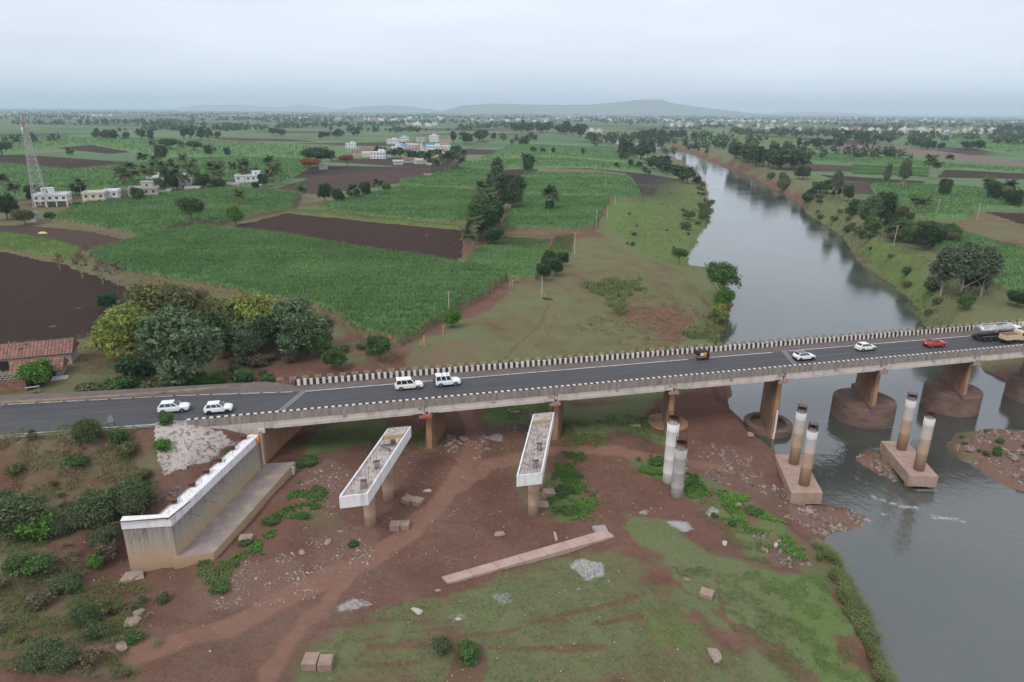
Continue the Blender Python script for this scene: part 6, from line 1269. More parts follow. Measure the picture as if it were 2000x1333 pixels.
m = MB(); m.hexa([(.85, -.5, .45), (1.2, -.26, .5), (1.2, .26, .5), (.85, .5, .45), (.82, -.56, 1.05), (1.05, -.5, 1.05), (1.05, .5, 1.05), (.82, .56, 1.05)]); m.build('front_cowl', M['paint_black'], ar, bevel=.04)
m = MB(); m.hexa([(.88, -.54, 1.05), (1.0, -.5, 1.05), (1.0, .5, 1.05), (.88, .54, 1.05), (.62, -.56, 1.68), (.68, -.54, 1.68), (.68, .54, 1.68), (.62, .56, 1.68)]); m.build('windshield', M['car_glass'], ar)
m = MB(); m.hexa([(-1.42, -.68, 1.45), (.72, -.64, 1.62), (.72, .64, 1.62), (-1.42, .68, 1.45), (-1.25, -.5, 1.74), (.6, -.5, 1.80), (.6, .5, 1.80), (-1.25, .5, 1.74)]); m.build('canopy', M['canvas_black'], ar, bevel=.06)
m = MB(); m.hexa([(-1.42, -.66, .95), (-1.34, -.66, .95), (-1.34, .66, .95), (-1.42, .66, .95), (-1.42, -.67, 1.5), (-1.34, -.67, 1.5), (-1.34, .67, 1.5), (-1.42, .67, 1.5)]); m.build('rear_curtain', M['canvas_black'], ar)
MB().box((-.62, -.66, 1.2), (.62, .03, .5)).build('poster', M['poster'], ar); MB().box((.02, -.665, 1.22), (.5, .03, .55)).build('side_screen', M['taxi_yellow'], ar)
MB().box((-.5, 0, .95), (.5, 1.1, .35)).build('passenger_seat', M['canvas_black'], ar, bevel=.05); MB().box((.3, 0, .8), (.35, .8, .3)).build('driver_seat', M['canvas_black'], ar, bevel=.05)
for x in (-1.3, .28, .66):
    for s in (-1, 1): MB().cyl((x, s * .62, .9), (x * .98, s * .62, 1.55), .025, .025, 6).build('canopy_post', M['trim_black'], ar)
for y in (-.62, .62): wheel(ar, -.95, y, .22, .14, 'rim')
wheel(ar, .98, .07, .22, .14, 'rim')
for s in (-1, 1): MB().box((-1.42, s * .5, .8), (.05, .14, .12)).build('tail_light', M['lamp_red'], ar)
# milk tanker
p = W(1934.3, 668, 14) + BN * 1.22; p.z = 14.012
tk = empty('tanker_truck', p, BA); tag(tk, "long silver tanker truck with a white cab near the right edge", "truck", 'vehicles on the bridge road')
t = NT('tank_steel'); t.set(.26, .9, .5); co = t.coord('Object'); a = t.noise(t.scaled(co, (.6, 1, 2)), 1.5, 5); t.base(t.mix(t.rng(a, .4, .75), (.62, .60, .58), (.36, .30, .26))); M['tank_steel'] = t.m
st = []; R = 1.08
for x, k in ((-2.5, .55), (-2.42, .82), (-2.2, .96), (-1.9, 1.0), (1.3, 1.0), (1.34, 1.025), (1.42, 1.025), (1.46, 1.0), (5.0, 1.0), (5.3, .96), (5.5, .8), (5.56, .5)): st.append((x, k))
m = MB(); V = []; n = 28
for x, k in st:
    for i in range(n): an = 2 * PI * i / n; V.append((x, 1.2 * k * math.cos(an), 2.25 + R * k * math.sin(an)))
F_ = [(i * n + j, i * n + (j + 1) % n, (i + 1) * n + (j + 1) % n, (i + 1) * n + j) for i in range(len(st) - 1) for j in range(n)] + [tuple(reversed(range(n))), tuple(range((len(st) - 1) * n, len(st) * n))]
m.add(V, F_); o = m.build('tank', M['tank_steel'], tk); 
for pl in o.data.polygons: pl.use_smooth = True
MB().box((1.6, 0, .95), (8.4, 1.1, .3)).build('chassis', M['trim_black'], tk); MB().box((-2.35, 0, .7), (.3, 2.3, .3)).build('rear_bumper', M['trim_black'], tk)
for x in (-1.4, 0, 1.35, 5.2):
    for y in (-1.22, 1.22): wheel(tk, x, y, .5, .35, 'rim_dark')
for x in (-.9, 1.5, 3.6): MB().cyl((x, 0, 3.3), (x, 0, 3.45), .28, .28, 14).build('manhole', M['steel_grey'], tk)
MB().box((1.3, 0, 3.38), (6.0, .6, .04)).build('walkway', M['steel_grey'], tk)
for y in (-1.1, 1.1): MB().box((.0, y * 1.06, 1.12), (4.4, .1, .08)).build('mudguard', M['steel_grey'], tk)
m = MB(); m.hexa([(5.75, -1.2, .7), (7.4, -1.15, .6), (7.4, 1.15, .6), (5.75, 1.2, .7), (5.75, -1.2, 2.7), (7.2, -1.1, 2.65), (7.2, 1.1, 2.65), (5.75, 1.2, 2.7)]); m.build('cab', M['paint_white'], tk, bevel=.08)
panel((6.2, -1.205, 1.7), (7.1, -1.17, 1.7), (7.05, -1.15, 2.4), (6.2, -1.205, 2.4)).build('side_window', M['car_glass'], tk); panel((7.33, -.95, 1.6), (7.33, .95, 1.6), (7.22, .9, 2.45), (7.22, -.9, 2.45)).build('windshield', M['car_glass'], tk)
for s in (-1, 1): MB().box((-2.5, s * 1.0, .8), (.08, .3, .16)).build('tail_light', M['lamp_red'], tk)
for k in range(8): MB().box((-2.52, .35, 1.25 + .28 * k), (.05, .4, .03)).build('ladder_rung', M['steel_grey'], tk)
# small goods truck
p = W(1972, 673, 14) + BN * .95 + BE * .2; p.z = 14.012
gt = empty('goods_truck', p, BA); tag(gt, "small beige goods truck with a brown load at the right edge", "truck", 'vehicles on the bridge road')
MB().box((.7, 0, .72), (4.3, 1.0, .2)).build('chassis', M['trim_black'], gt)
for s in (-1, 1): MB().box((.55, s * .92, 1.35), (3.4, .08, 1.0)).build('side_board', M['paint_beige'], gt)
MB().box((-1.15, 0, 1.3), (.08, 1.86, .9)).build('tail_board', M['paint_beige'], gt); MB().box((.55, 0, .9), (3.4, 1.8, .1)).build('load_bed', M['paint_beige'], gt); MB().box((.6, 0, 1.6), (3.2, 1.76, .5)).build('load', M['tarp_brown'] if 'tarp_brown' in M else M['rust'], gt, bevel=.1)
for k in range(5):
    for s in (-1, 1): MB().box((-.95 + .75 * k, s * .97, 1.35), (.07, .05, 1.0)).build('side_rib', M['paint_beige'], gt)
MB().box((2.95, 0, 1.45), (1.3, 1.8, 1.75), tx=.12).build('cab', M['paint_beige'], gt, bevel=.08)
panel((2.5, -.91, 1.5), (3.4, -.91, 1.5), (3.3, -.89, 2.1), (2.5, -.9, 2.1)).build('side_window', M['car_glass'], gt); panel((3.55, -.75, 1.45), (3.55, .75, 1.45), (3.5, .7, 2.1), (3.5, -.7, 2.1)).build('windshield', M['car_glass'], gt)
for x in (-.1, 2.9):
    for y in (-.88, .88): wheel(gt, x, y, .4, .25, 'rim_dark')
for s in (-1, 1): MB().box((-1.2, s * .75, .85), (.06, .25, .14)).build('tail_light', M['lamp_red'], gt)
M['tile_a'] = worn('tile_a', (.31, .155, .12), (.19, .105, .085), (1, 1, 1), (.5, .8), .85, 1.2); M['tile_b'] = worn('tile_b', (.23, .12, .10), (.15, .09, .08), (1, 1, 1), (.5, .8), .85, 1.2)
# ------------------------------------------------------------------ houses
def house(px, py, w, d, floors, mat, label, rz=0., tower=None, name='house', fh=3.1, roofk='flat', win=True, stilts=False, tank=False, nw=None, balcony=False, pos=None, group=None, wins_depth=True):
    p = pos if pos is not None else W(px, py, PLAIN); p = Vector((p[0], p[1], PLAIN if pos is None else p[2])); r = empty(name, p, rz); tag(r, label, 'house', group)
    z0 = 2.6 if stilts else 0; H = floors * fh; mm = M[mat]
    MB().box((0, 0, z0 + H / 2 - (.3 if not stilts else 0)), (w, d, H + (.6 if not stilts else 0))).build('wall', mm, r)
    if stilts:
        for x in np.linspace(-w / 2 + .4, w / 2 - .4, 4):
            for y in (-d / 2 + .4, d / 2 - .4): MB().box((x, y, 1.1), (.5, .5, 3.1)).build('column', mm, r)
        MB().box((0, d / 4, 1.2), (w * .7, d * .4, 2.7)).build('ground_room', M['house_grey'], r)
    zt = z0 + H
    if roofk == 'flat':
        rf = MB(); rf.box((0, 0, zt + .09), (w + .7, d + .7, .18)); ro = rf.build('roof_slab', mm, r)
        for (x, y, a, b) in ((0, -d / 2 - .1, w + .4, .16), (0, d / 2 + .1, w + .4, .16), (-w / 2 - .1, 0, .16, d + .04), (w / 2 + .1, 0, .16, d + .04)): MB().box((x, y, zt + .5), (a, b, .66)).build('parapet', mm, ro)
    else:
        m = MB(); e = .5; hh = d * .26; m.add([(-w / 2 - e, -d / 2 - e, zt - .1), (w / 2 + e, -d / 2 - e, zt - .1), (w / 2 + e, 0, zt + hh), (-w / 2 - e, 0, zt + hh), (-w / 2 - e, d / 2 + e, zt - .1), (w / 2 + e, d / 2 + e, zt - .1)], [(0, 1, 2, 3), (3, 2, 5, 4), (0, 3, 4), (1, 5, 2), (0, 4, 5, 1)]); m.build('roof', M[roofk], r)
    if tower:
        tx, ty, tw, td, th = tower; MB().box((tx, ty, zt + th / 2 + .1), (tw, td, th)).build('stair_tower', mm, r); MB().box((tx, ty, zt + th + .2), (tw + .4, td + .4, .2)).build('tower_slab', mm, r)
        if win: MB().box((tx, ty - td / 2 - .02, zt + th * .5), (.8, .1, 1.3)).build('door', M['dark_hole'], r)
    if tank: 
        m = MB(); m.lathe((w * .28, d * .2, zt + .2), [(.55, 0), (.6, .1), (.6, .95), (.3, 1.15), (.2, 1.2)], 12); m.build('water_tank', M['trim_black'] if rng.random() < .5 else M['house_white'], r)
    if win:
        n = nw or max(1, int(w / 3.0)); ns = max(1, int(d / 3.6))
        for f in range(floors):
            zz = z0 + f * fh + 1.65
            for i in range(n):
                x = -w / 2 + w * (i + .5) / n
                if f == 0 and i == n // 2 and not stilts: MB().box((x, -d / 2 - .0, z0 + 1.05), (1.0, .12, 2.1)).build('door', M['dark_hole'], r); continue
                wi = MB().box((x, -d / 2, zz), (1.25, .1, 1.25)).build('window', M['window_dark'], r); MB().box((x, -d / 2 - .12, zz + .78), (1.6, .4, .1)).build('sunshade', mm, wi); MB().box((x, -d / 2 - .03, zz), (.08, .1, 1.25)).build('frame', mm, wi)
            for sg in (-1, 1):
                for i in range(ns):
                    y = -d / 2 + d * (i + .5) / ns; wi = MB().box((sg * w / 2, y, zz), (.1, 1.1, 1.2)).build('window', M['window_dark'], r); MB().box((sg * (w / 2 + .12), y, zz + .76), (.4, 1.4, .1)).build('sunshade', mm, wi)
    if balcony:
        for f in range(1, floors): b_ = MB().box((w * .22, -d / 2 - .6, z0 + f * fh), (w * .5, 1.3, .15)).build('balcony', mm, r); MB().box((w * .22, -d / 2 - 1.2, z0 + f * fh + .5), (w * .5, .1, .9)).build('balcony_wall', mm, b_)
    return r
house(106, 402, 15, 9, 1, 'house_white', "white house on stilts left of the beige house", .32, (-2, 1.5, 5, 4, 2.9), stilts=True, tank=False, nw=5)
house(190, 400, 10, 9, 2, 'house_cream', "unfinished beige block house with a rusty roof", .3, None, nw=3)
house(222, 396, 7, 8, 2, 'house_white', "white two storey house joined right of the beige one", .3, None, nw=2, balcony=True)
house(284, 390, 14, 11, 2, 'house_grey', "grey three storey concrete house in the village row", .35, (2, 1, 6, 5, 3.2), nw=4)
house(318, 384, 9, 7, 1, 'house_grey', "low grey annex right of the tall grey house", .3, None)
house(312, 366, 12, 9, 2, 'house_white', "white house behind the tall grey house", .3, (2, 0, 4, 4, 2.6))
house(362, 368, 11, 9, 2, 'house_white', "white house half hidden by the village palms", .25, (2, 1, 4, 4, 2.6))
house(378, 378, 8, 7, 1, 'house_grey', "low grey house with a flat roof below the palms", .25, None)
house(452, 370, 11, 8, 1, 'house_grey', "low dark grey house left of the white twin house", .2, None)
house(476, 362, 9, 9, 2, 'house_white', "white house with side windows, left half of the twin", .25, None, nw=2)
house(498, 362, 10, 9, 2, 'house_white', "white house with a roof room, right half of the twin", .25, (1.5, 1, 5, 5, 2.6), nw=3)
house(62, 432, 5, 4, 1, 'tin_roof', "small pale tin shed at the left field edge", .2, None, win=False, name='shed')
house(130, 392, 5, 4, 1, 'house_grey', "small room with a blue roof behind the stilt house", .3, None, roofk='blue_sheet', win=False, name='shed')
house(835, 350, 5, 4.5, 1, 'house_cream', "tiny hut with an orange tiled roof by the cane", .2, None, roofk='tile_roof', win=False, name='hut')
house(632, 331, 7, 5, 1, 'tin_roof', "tin shed under the umbrella shaped tree", .2, None, roofk='tin_roof', name='shed', win=False)
house(778, 322, 9, 5, 1, 'house_grey', "low tin roofed shed before the middle village", .1, None, roofk='tin_roof', name='shed', win=False)
VB = [(740, 310, 16, 11, 2, 'house_white', 'large white house at the front left of the middle village', (3, 1, 6, 5, 2.8)), (686, 291, 13, 10, 2, 'house_white', 'white house standing left of the middle village', (2, 1, 5, 4, 2.6)), (690, 296, 16, 8, 1, 'house_grey', 'low grey house before the left white house', None), (806, 306, 14, 11, 3, 'house_grey', 'grey three storey unfinished house in the middle village', (-3, 1, 5, 4, 2.6)), (834, 315, 15, 9, 2, 'house_white', 'white house at the front right of the middle village', None), (848, 296, 18, 11, 2, 'house_white', 'broad white house right of the temple', (4, 1, 5, 5, 2.6)), (768, 282, 18, 11, 2, 'house_white', 'white house at the back left of the middle village', (2, 0, 6, 5, 2.6)), (790, 277, 13, 10, 2, 'house_white', 'upper white house at the back of the middle village', (0, 0, 5, 4, 2.6)), (848, 278, 15, 11, 3, 'house_white', 'tall white house at the back right of the middle village', (0, 0, 6, 5, 2.8)), (868, 284, 13, 10, 2, 'house_pink', 'pinkish house at the village back', None), (884, 277, 12, 10, 2, 'house_pink', 'brown house at the far right of the village', (0, 0, 5, 4, 2.4)), (775, 298, 11, 9, 2, 'house_white', 'white house with a blue tank in the village centre', (1, 0, 4, 4, 2.4)), (826, 300, 9, 8, 1, 'house_cream', 'cream house near the temple', None), (822, 278, 12, 9, 2, 'house_cream', 'cream house behind the temple', None), (872, 290, 10, 8, 1, 'house_white', 'small white house right of the broad one', None)]
for i, (x, y, w_, d, f, mt, lab, tw) in enumerate(VB): house(x, y, w_, d, f, mt, lab, rng.uniform(-.1, .35), tw, tank=(i % 3 == 0), group='middle village houses')
ROOFS = [('tile_b', 'brown tiled'), ('tin_roof', 'grey tin'), ('tile_b', 'brown tiled'), ('tin_roof', 'grey tin')]
for i, (x, y) in enumerate(((702, 304), (718, 306), (728, 300), (752, 303), (760, 306), (790, 290), (800, 283), (812, 288), (838, 288), (846, 305), (860, 300), (878, 300), (800, 318), (822, 320), (848, 322), (735, 294), (712, 298), (780, 288))):
    rk, rl = ROOFS[(i * 7) % 4 if i % 5 else 0]; rk, rl = (rk, rl) if i not in (5, 8) else ('blue_sheet', 'blue sheet'); house(x, y, rng.uniform(9, 14), rng.uniform(7, 9), 1, ['house_grey', 'house_cream', 'house_white', 'house_pink'][i % 4], "low %s roofed house in the middle village lanes" % rl, rng.uniform(-.2, .5), None, roofk=rk, group='low %s roofed village houses' % rl, win=False)
m = MB(); tp = empty('temple', W(824, 296, PLAIN), .2); tag(tp, "small temple with a pink pointed tower in the middle village", "temple")
MB().box((0, 0, 2), (7, 7, 4.4)).build('hall', M['house_cream'], tp)
m = MB(); m.lathe((0, 0, 4), [(2.6, 0), (2.5, 1), (2.2, 2.6), (1.7, 4.4), (1.0, 6), (.4, 7), (.45, 7.2), (.1, 7.8)], 10); m.build('tower', M['house_pink'], tp)
# far houses: white villages and the town on the right
fm = {}
def far_house_mesh(i):
    g = random.Random(i); w_, d, h = g.uniform(9, 15), g.uniform(8, 12), g.choice((3.4, 6.4, 6.4, 9.4)); m = MB(); m.box((0, 0, h / 2), (w_, d, h)); m.box((0, 0, h + .1), (w_ + .6, d + .6, .25)); m.box((g.uniform(-2, 2), 0, h + 1.4), (4, 4, 2.6))
    k = int(w_ / 3)
    for f in range(int(h / 3)):
        for q in range(k): m.box((-w_ / 2 + w_ * (q + .5) / k, -d / 2 - .01, f * 3 + 1.7), (1.3, .1, 1.3), 1)
    return m.mesh('far_house', [M[g.choice(('house_white', 'house_white', 'house_white', 'house_grey', 'house_cream', 'house_pink'))], M['window_dark']])
FH = [far_house_mesh(i) for i in range(12)]
def town(x0, x1, y0, y1, n, label, grp, sc_=1.0):
    for i in range(n):
        p = W(rng.uniform(x0, x1), rng.uniform(y0, y1), PLAIN); o = inst('house', FH[int(rng.integers(0, 12))], None, p, rng.uniform(0, 3.1), sc_ * rng.uniform(.8, 1.2)); tag(o, label, 'house', grp)
town(783, 862, 245.5, 248, 12, "white house of the far hamlet behind the middle village", 'far hamlet houses')
town(1630, 1960, 255, 264, 85, "pale house of the town on the right horizon", 'houses of the right town')
town(1310, 1400, 243, 250, 22, "pale house of the far town beyond the river bend", 'houses beyond the river bend')
town(1420, 1600, 246, 256, 20, "small pale house between the two far towns", 'houses between the far towns')
town(1140, 1180, 258, 262, 4, "white building on the far left river bank", 'buildings at the far left bank')
g = np.random.default_rng(77); V = []; F_ = []; mi = []
d_ = 3200 * (12500 / 3200) ** g.random(4200); x_ = d_ * g.uniform(-.95, .95, 4200); kp = (fbm(x_ / 900, d_ / 1100, 99, 3) > .54) & (g.random(4200) < np.where(x_ / d_ > .1, .9, .3)); x_ = x_[kp]; d_ = d_[kp]; n = len(x_); w_ = g.uniform(9, 22, n); h_ = g.uniform(4, 11, n)
c = np.array([(-1, -1, 0), (1, -1, 0), (1, 1, 0), (-1, 1, 0), (-1, -1, 1), (1, -1, 1), (1, 1, 1), (-1, 1, 1)], float)
V = (c[None] * np.stack([w_ / 2, w_ / 2.5, h_], 1)[:, None] + np.stack([x_, d_, np.full(n, PLAIN)], 1)[:, None]).reshape(-1, 3); fq = np.array([(4, 5, 6, 7), (0, 1, 5, 4), (1, 2, 6, 5), (2, 3, 7, 6), (3, 0, 4, 7)]); Fq = (np.arange(n)[:, None, None] * 8 + fq[None]).reshape(-1, 4)
o = link(bpy.data.objects.new('far_villages', npmesh('far_villages', V, Fq, [M['house_white'], M['house_grey'], M['house_pink']], mi=np.repeat(g.choice(3, n, p=[.6, .25, .15]), 5)))); o["kind"] = "stuff"; o["label"] = "specks of far villages near the horizon"
# ------------------------------------------------------------------ lattice tower
b0 = W(82, 405, PLAIN); tw = empty('lattice_tower', b0, .4); tag(tw, "tall grey lattice phone tower behind the white stilt house", "tower")
HT = 44.0
def tq(z): return 2.6 * (1 - z / HT) + .55
cor = ((-1, -1), (1, -1), (1, 1), (-1, 1))
for a, b in cor: MB().cyl((a * tq(0), b * tq(0), 0), (a * tq(HT), b * tq(HT), HT), .16, .10, 6).build('leg', M['galv'], tw)
zs = [0]
while zs[-1] < HT - 1.2: zs.append(zs[-1] + max(1.3, tq(zs[-1]) * 1.35))
m = MB()
for z0, z1 in zip(zs[:-1], zs[1:]):
    z1 = min(z1, HT)
    for k in range(4):
        a, b = cor[k], cor[(k + 1) % 4]; p0 = (a[0] * tq(z0), a[1] * tq(z0), z0); p1 = (b[0] * tq(z1), b[1] * tq(z1), z1); p2 = (b[0] * tq(z0), b[1] * tq(z0), z0); p3 = (a[0] * tq(z1), a[1] * tq(z1), z1); m.cyl(p0, p1, .07, .07, 4); m.cyl(p2, p3, .07, .07, 4); m.cyl(p3, p1, .07, .07, 4)
m.build('bracing', M['galv'], tw)
for i, (a, z) in enumerate(((.2, 43), (2.3, 43.2), (4.3, 42.6), (.9, 40), (3.2, 40.3), (5.3, 39.5), (1.6, 37), (4.0, 36.5))):
    MB().box((math.cos(a) * 1.7, math.sin(a) * 1.7, z), (.4, .3, 2.0), rz=a).build('panel_antenna', M['house_white'] if i % 2 else M['house_cream'], tw); MB().cyl((math.cos(a) * .6, math.sin(a) * .6, z), (math.cos(a) * 1.6, math.sin(a) * 1.6, z), .06, .06, 5).build('bracket', M['galv'], tw)
for a, z in ((1.2, 34), (3.9, 38)): MB().cyl((math.cos(a) * 1.3, math.sin(a) * 1.3, z), (math.cos(a) * 1.6, math.sin(a) * 1.6, z), .6, .7, 14).build('dish', M['house_white'], tw)
MB().box((0, 0, 40.9), (3.0, 3.0, .15)).build('platform', M['galv'], tw)
# ------------------------------------------------------------------ farm shed with tiled roof
def tiled_house(corner_px, w, d, h, rz, label, nt=(22, 7), z=9.6):
    p = W(corner_px[0], corner_px[1], z); r = empty('farm_shed', p, rz); tag(r, label, 'shed'); MB().box((0, 0, h / 2 - .4), (w, d, h + .8)).build('wall', M['house_grey'], r)
    hh = d * .32; e = .5; rf = MB(); rf.add([(-w / 2 - e, -d / 2 - e, h - .25), (w / 2 + e, -d / 2 - e, h - .25), (w / 2 + e, 0, h + hh), (-w / 2 - e, 0, h + hh), (-w / 2 - e, d / 2 + e, h - .25), (w / 2 + e, d / 2 + e, h - .25)], [(0, 1, 2, 3), (3, 2, 5, 4), (0, 3, 4), (1, 5, 2)]); ro = rf.build('roof', M['tile_roof'], r)
    L = math.hypot(d / 2 + e, hh + .25); an = math.atan2(hh + .25, d / 2 + e); tw_, tl = (w + 2 * e) / nt[0], L / nt[1]
    m = MB(); m.hexa([(-tw_ * .49, -tl * .56, .01), (tw_ * .49, -tl * .56, .01), (tw_ * .49, tl * .5, -.03), (-tw_ * .49, tl * .5, -.03), (-tw_ * .42, -tl * .56, .12), (tw_ * .42, -tl * .56, .12), (tw_ * .42, tl * .5, .06), (-tw_ * .42, tl * .5, .06)])
    tms = [m.mesh('tile', M[k]) for k in ('tile_roof', 'tile_a', 'tile_b')]
    for sg in (-1,):
        for i in range(nt[0]):
            for j in range(nt[1]):
                q = (j + .5) / nt[1]; o = inst('tile', tms[int(rng.integers(0, 3))], ro, (-w / 2 - e + tw_ * (i + .5), sg * (d / 2 + e) * (1 - q), h - .25 + (hh + .25) * q + rng.uniform(0, .03))); o.rotation_euler = (an, 0, rng.normal(0, .02))
    MB().cyl((-w / 2 - e, 0, h + hh + .03), (w / 2 + e, 0, h + hh + .03), .14, .14, 6).build('ridge', M['tile_b'], ro)
    return r
fs = tiled_house((50, 716), 17, 5.4, 3.0, .36, "long farm shed with a red tiled roof at the left edge", (30, 7), 9.4)
for x, lab in ((-5.2, 'door'), (-2.5, 'opening'), (1.5, 'door')): MB().box((x, -2.71, 1.1), (1.5, .1, 2.3)).build('door', M['dark_hole'] if lab == 'opening' else M['teal_door'] if 'teal_door' in M else M['dark_hole'], fs)
fs2 = tiled_house((82, 738), 7.5, 4.5, 2.2, .36, "low annex with a brown tiled roof before the farm shed", (14, 5), 9.4); MB().box((1.2, -2.26, .9), (3.4, .08, 1.6)).build('opening', M['dark_hole'], fs2)
rs = empty('ruined_room', W(28, 760, 9.8), .36); tag(rs, "roofless brick room with broken roof poles before the shed", "ruin")
for (x, y, a, b) in ((0, -2, 5, .3), (-2.4, 0, .3, 4), (2.4, 0, .3, 4), (0, 2, 5, .3)): MB().box((x, y, .9), (a, b, 2.6)).build('wall', M['brick_red'] if 'brick_red' in M else M['tile_b'], rs)
for k in range(9): MB().cyl((-2.8 + .7 * k, -2.3, 2.25), (-2.6 + .7 * k, 2.4, 2.5 + .1 * (k % 3)), .06, .05, 5).build('roof_pole', M['bark_pale'], rs)
for k in range(4): MB().cyl((-2.9, -1.8 + 1.2 * k, 2.45), (3.0, -1.7 + 1.2 * k, 2.5), .06, .05, 5).build('roof_pole', M['bark_pale'], rs)
o = MB().box((0, 0, 0), (2.6, 1.4, .06)).build('tin_sheet', M['tin_roof']); o.location = W(118, 744, 9.6) + Vector((0, 0, .5)); o.rotation_euler = (.35, .05, .4); tag(o, "pale tin sheet leaning beside the farm annex", "sheet")
o = MB(); o.cyl((-1.0, 0, 0), (-1.0, 0, 1.3), .06, .06, 5); o.cyl((.9, 0, 0), (.9, 0, 1.3), .06, .06, 5); o.box((0, 0, 1.3), (2.1, .5, .08)); o.box((0, 0, .5), (2.0, .08, .08)); o = o.build('wooden_bench', M['bark_pale']); o.location = G(66, 770, 10); o.rotation_euler = (0, 0, .5); tag(o, "pale wooden frame standing before the ruined room", "frame")
# ------------------------------------------------------------------ poles, signs
def pole(px, py, h, label, arms=True, lean=0., r=.11):
    p = G(px, py, 8.5); q = empty('utility_pole', p, BA); tag(q, label, 'pole', 'utility poles in the fields'); MB().cyl((0, 0, -.3), (lean * h, 0, h), r, r * .8, 7).build('shaft', M['conc_pole'] if 'conc_pole' in M else M['house_grey'], q)
    if arms:
        MB().box((lean * h, 0, h - .5), (1.3, .08, .08)).build('cross_arm', M['galv'], q)
        for x in (-.6, 0, .6): MB().cyl((lean * h + x, 0, h - .46), (lean * h + x, 0, h - .25), .04, .03, 5).build('insulator', M['house_white'], q)
    return q
pole(1058, 580, 5.6, "white pole with a short prop on the dark patch of the terrace", False, r=.1)
p = empty('pole_prop', G(1061, 580, 8), 0); tag(p, "short wooden prop leaning on the white terrace pole", "prop"); MB().cyl((.5, 0, 0), (0, 0, 2), .08, .06, 6).build('stick', M['bark_pale'], p)
for x, y, h, lab in ((877, 618, 6.5, 'pole beside the green field edge tree'), (1122, 497, 8, 'pole at the young crop corner'), (1164, 446, 8, 'pole at the right end of the middle sugarcane'), (1186, 428, 6, 'pole on the bright river terrace'), (1201, 402, 6, 'farther pole on the bright river terrace'), (1163, 340, 9, 'pole in the far sugarcane'), (1168, 318, 9, 'farther pole in the far sugarcane'), (1182, 372, 7, 'pole among the sugarcane right of the palm pair'), (490, 316, 10, 'pole in the far left fields'), (445, 350, 10, 'leaning pole behind the village'), (1828, 425, 9, 'pole in the right bank cane'), (1908, 430, 8, 'pole at the right bank cane top'), (1745, 480, 8, 'leaning pole on the right bank scrub')): pole(x, y, h, lab, h > 6.2, .03 if 'leaning' in lab else .0)
M['blackash'] = plain('blackash', (.035, .03, .03), .95, var=.3)
def patch(px, py, rx, ry, mat, name, label, cat, z0=8.5, hgt=.10, seed=0):
    p = G(px, py, z0); g = random.Random(seed + int(px)); n = 22; m = MB(); ring = [(rx * math.cos(2 * PI * i / n) * g.uniform(.7, 1.1), ry * math.sin(2 * PI * i / n) * g.uniform(.7, 1.1)) for i in range(n)]
    def zz(a, b): return gz(p.x + a, p.y + b) - p.z
    V = [(a, b, zz(a, b) - .05) for a, b in ring] + [(a * .6, b * .6, zz(a * .6, b * .6) + hgt * g.uniform(.5, 1)) for a, b in ring] + [(0, 0, hgt * 1.2)]; F_ = [(i, (i + 1) % n, n + (i + 1) % n, n + i) for i in range(n)] + [(n + i, n + (i + 1) % n, 2 * n) for i in range(n)]; m.add(V, F_); o = m.build(name, M[mat]); o.location = p; tag(o, label, cat); return o
patch(1068, 584, 2.0, 1.5, 'blackash', 'ash_patch', "black ash patch around the terrace pole", "ash", hgt=.08)
# hazard board
p = G(829, 680, 8.3); hb = empty('hazard_board', p, BA - .9); tag(hb, "yellow board with striped stays beside the sugarcane corner", "sign"); MB().box((0, 0, 1.6), (.5, .08, 2.4)).build('board', M['orange_paint'], hb)
for k in range(6): MB().box((0, -.05, .6 + .4 * k), (.5, .03, .18)).build('stripe', M['yellow_paint'], hb)
for k in range(8): f = k / 8; MB().box((-1.6 + 1.5 * f, 0, .1 + 1.9 * f), (.2, .1, .26)).build('stay_band', M['white_paint'] if k % 2 else M['black_paint'], hb)
p = G(762, 682, 8.3); sg = empty('round_sign', p, BA); tag(sg, "orange round sign in front of the corner tree", "sign"); MB().cyl((0, 0, 0), (0, 0, 2.6), .05, .05, 6).build('post', M['galv'], sg)
for z in (2.3, 2.9): MB().cyl((0, -.02, z), (0, -.08, z), .32, .32, 16).build('disc', M['orange_paint'], sg)
p = W(219, 838, 13.6); sg = empty('road_sign', p, BA + .3); tag(sg, "grey back of a triangular road sign on rusty legs", "sign")
for x in (-.45, .45): MB().cyl((x, 0, -.4), (x, 0, 1.5), .05, .05, 6).build('leg', M['rust'], sg)
m = MB(); m.add([(-.75, -.03, 1.0), (.55, -.03, 1.15), (.1, -.03, 2.2), (-.75, .03, 1.0), (.55, .03, 1.15), (.1, .03, 2.2)], [(0, 1, 2), (5, 4, 3), (0, 3, 4, 1), (1, 4, 5, 2), (2, 5, 3, 0)]); m.build('plate', M['galv'], sg)
for i, (x, y) in enumerate(((996, 566), (1001, 562), (866, 655))):
    p = G(x, y, 8.3); q = empty('fence_post', p, 0); tag(q, ('left', 'right', 'lone white')[i] + " broken concrete post at the sugarcane edge", "post"); m = MB(); m.box((0, 0, .9), (.22, .22, 2.2)); m.build('shaft', M['col_tan'], q); MB().box((.1, 0, 2.05), (.6, .2, .25)).build('head', M['col_tan'], q)
# cattle and goods on the bare plot
for i, (x, y) in enumerate(((33, 446), (48, 452), (72, 456))):
    if i < 2: continue
o = MB(); o.lathe((0, 0, 0), [(1.2, 0), (1.1, .3), (.7, .7), (.15, .85)], 7, a=1.7); o = o.build('tarp_heap', M['tarp_yellow'] if 'tarp_yellow' in M else M['yellow_paint']); o.location = G(84, 457, 9); tag(o, "yellow tarpaulin heap on the bare plot at the left", "tarpaulin")
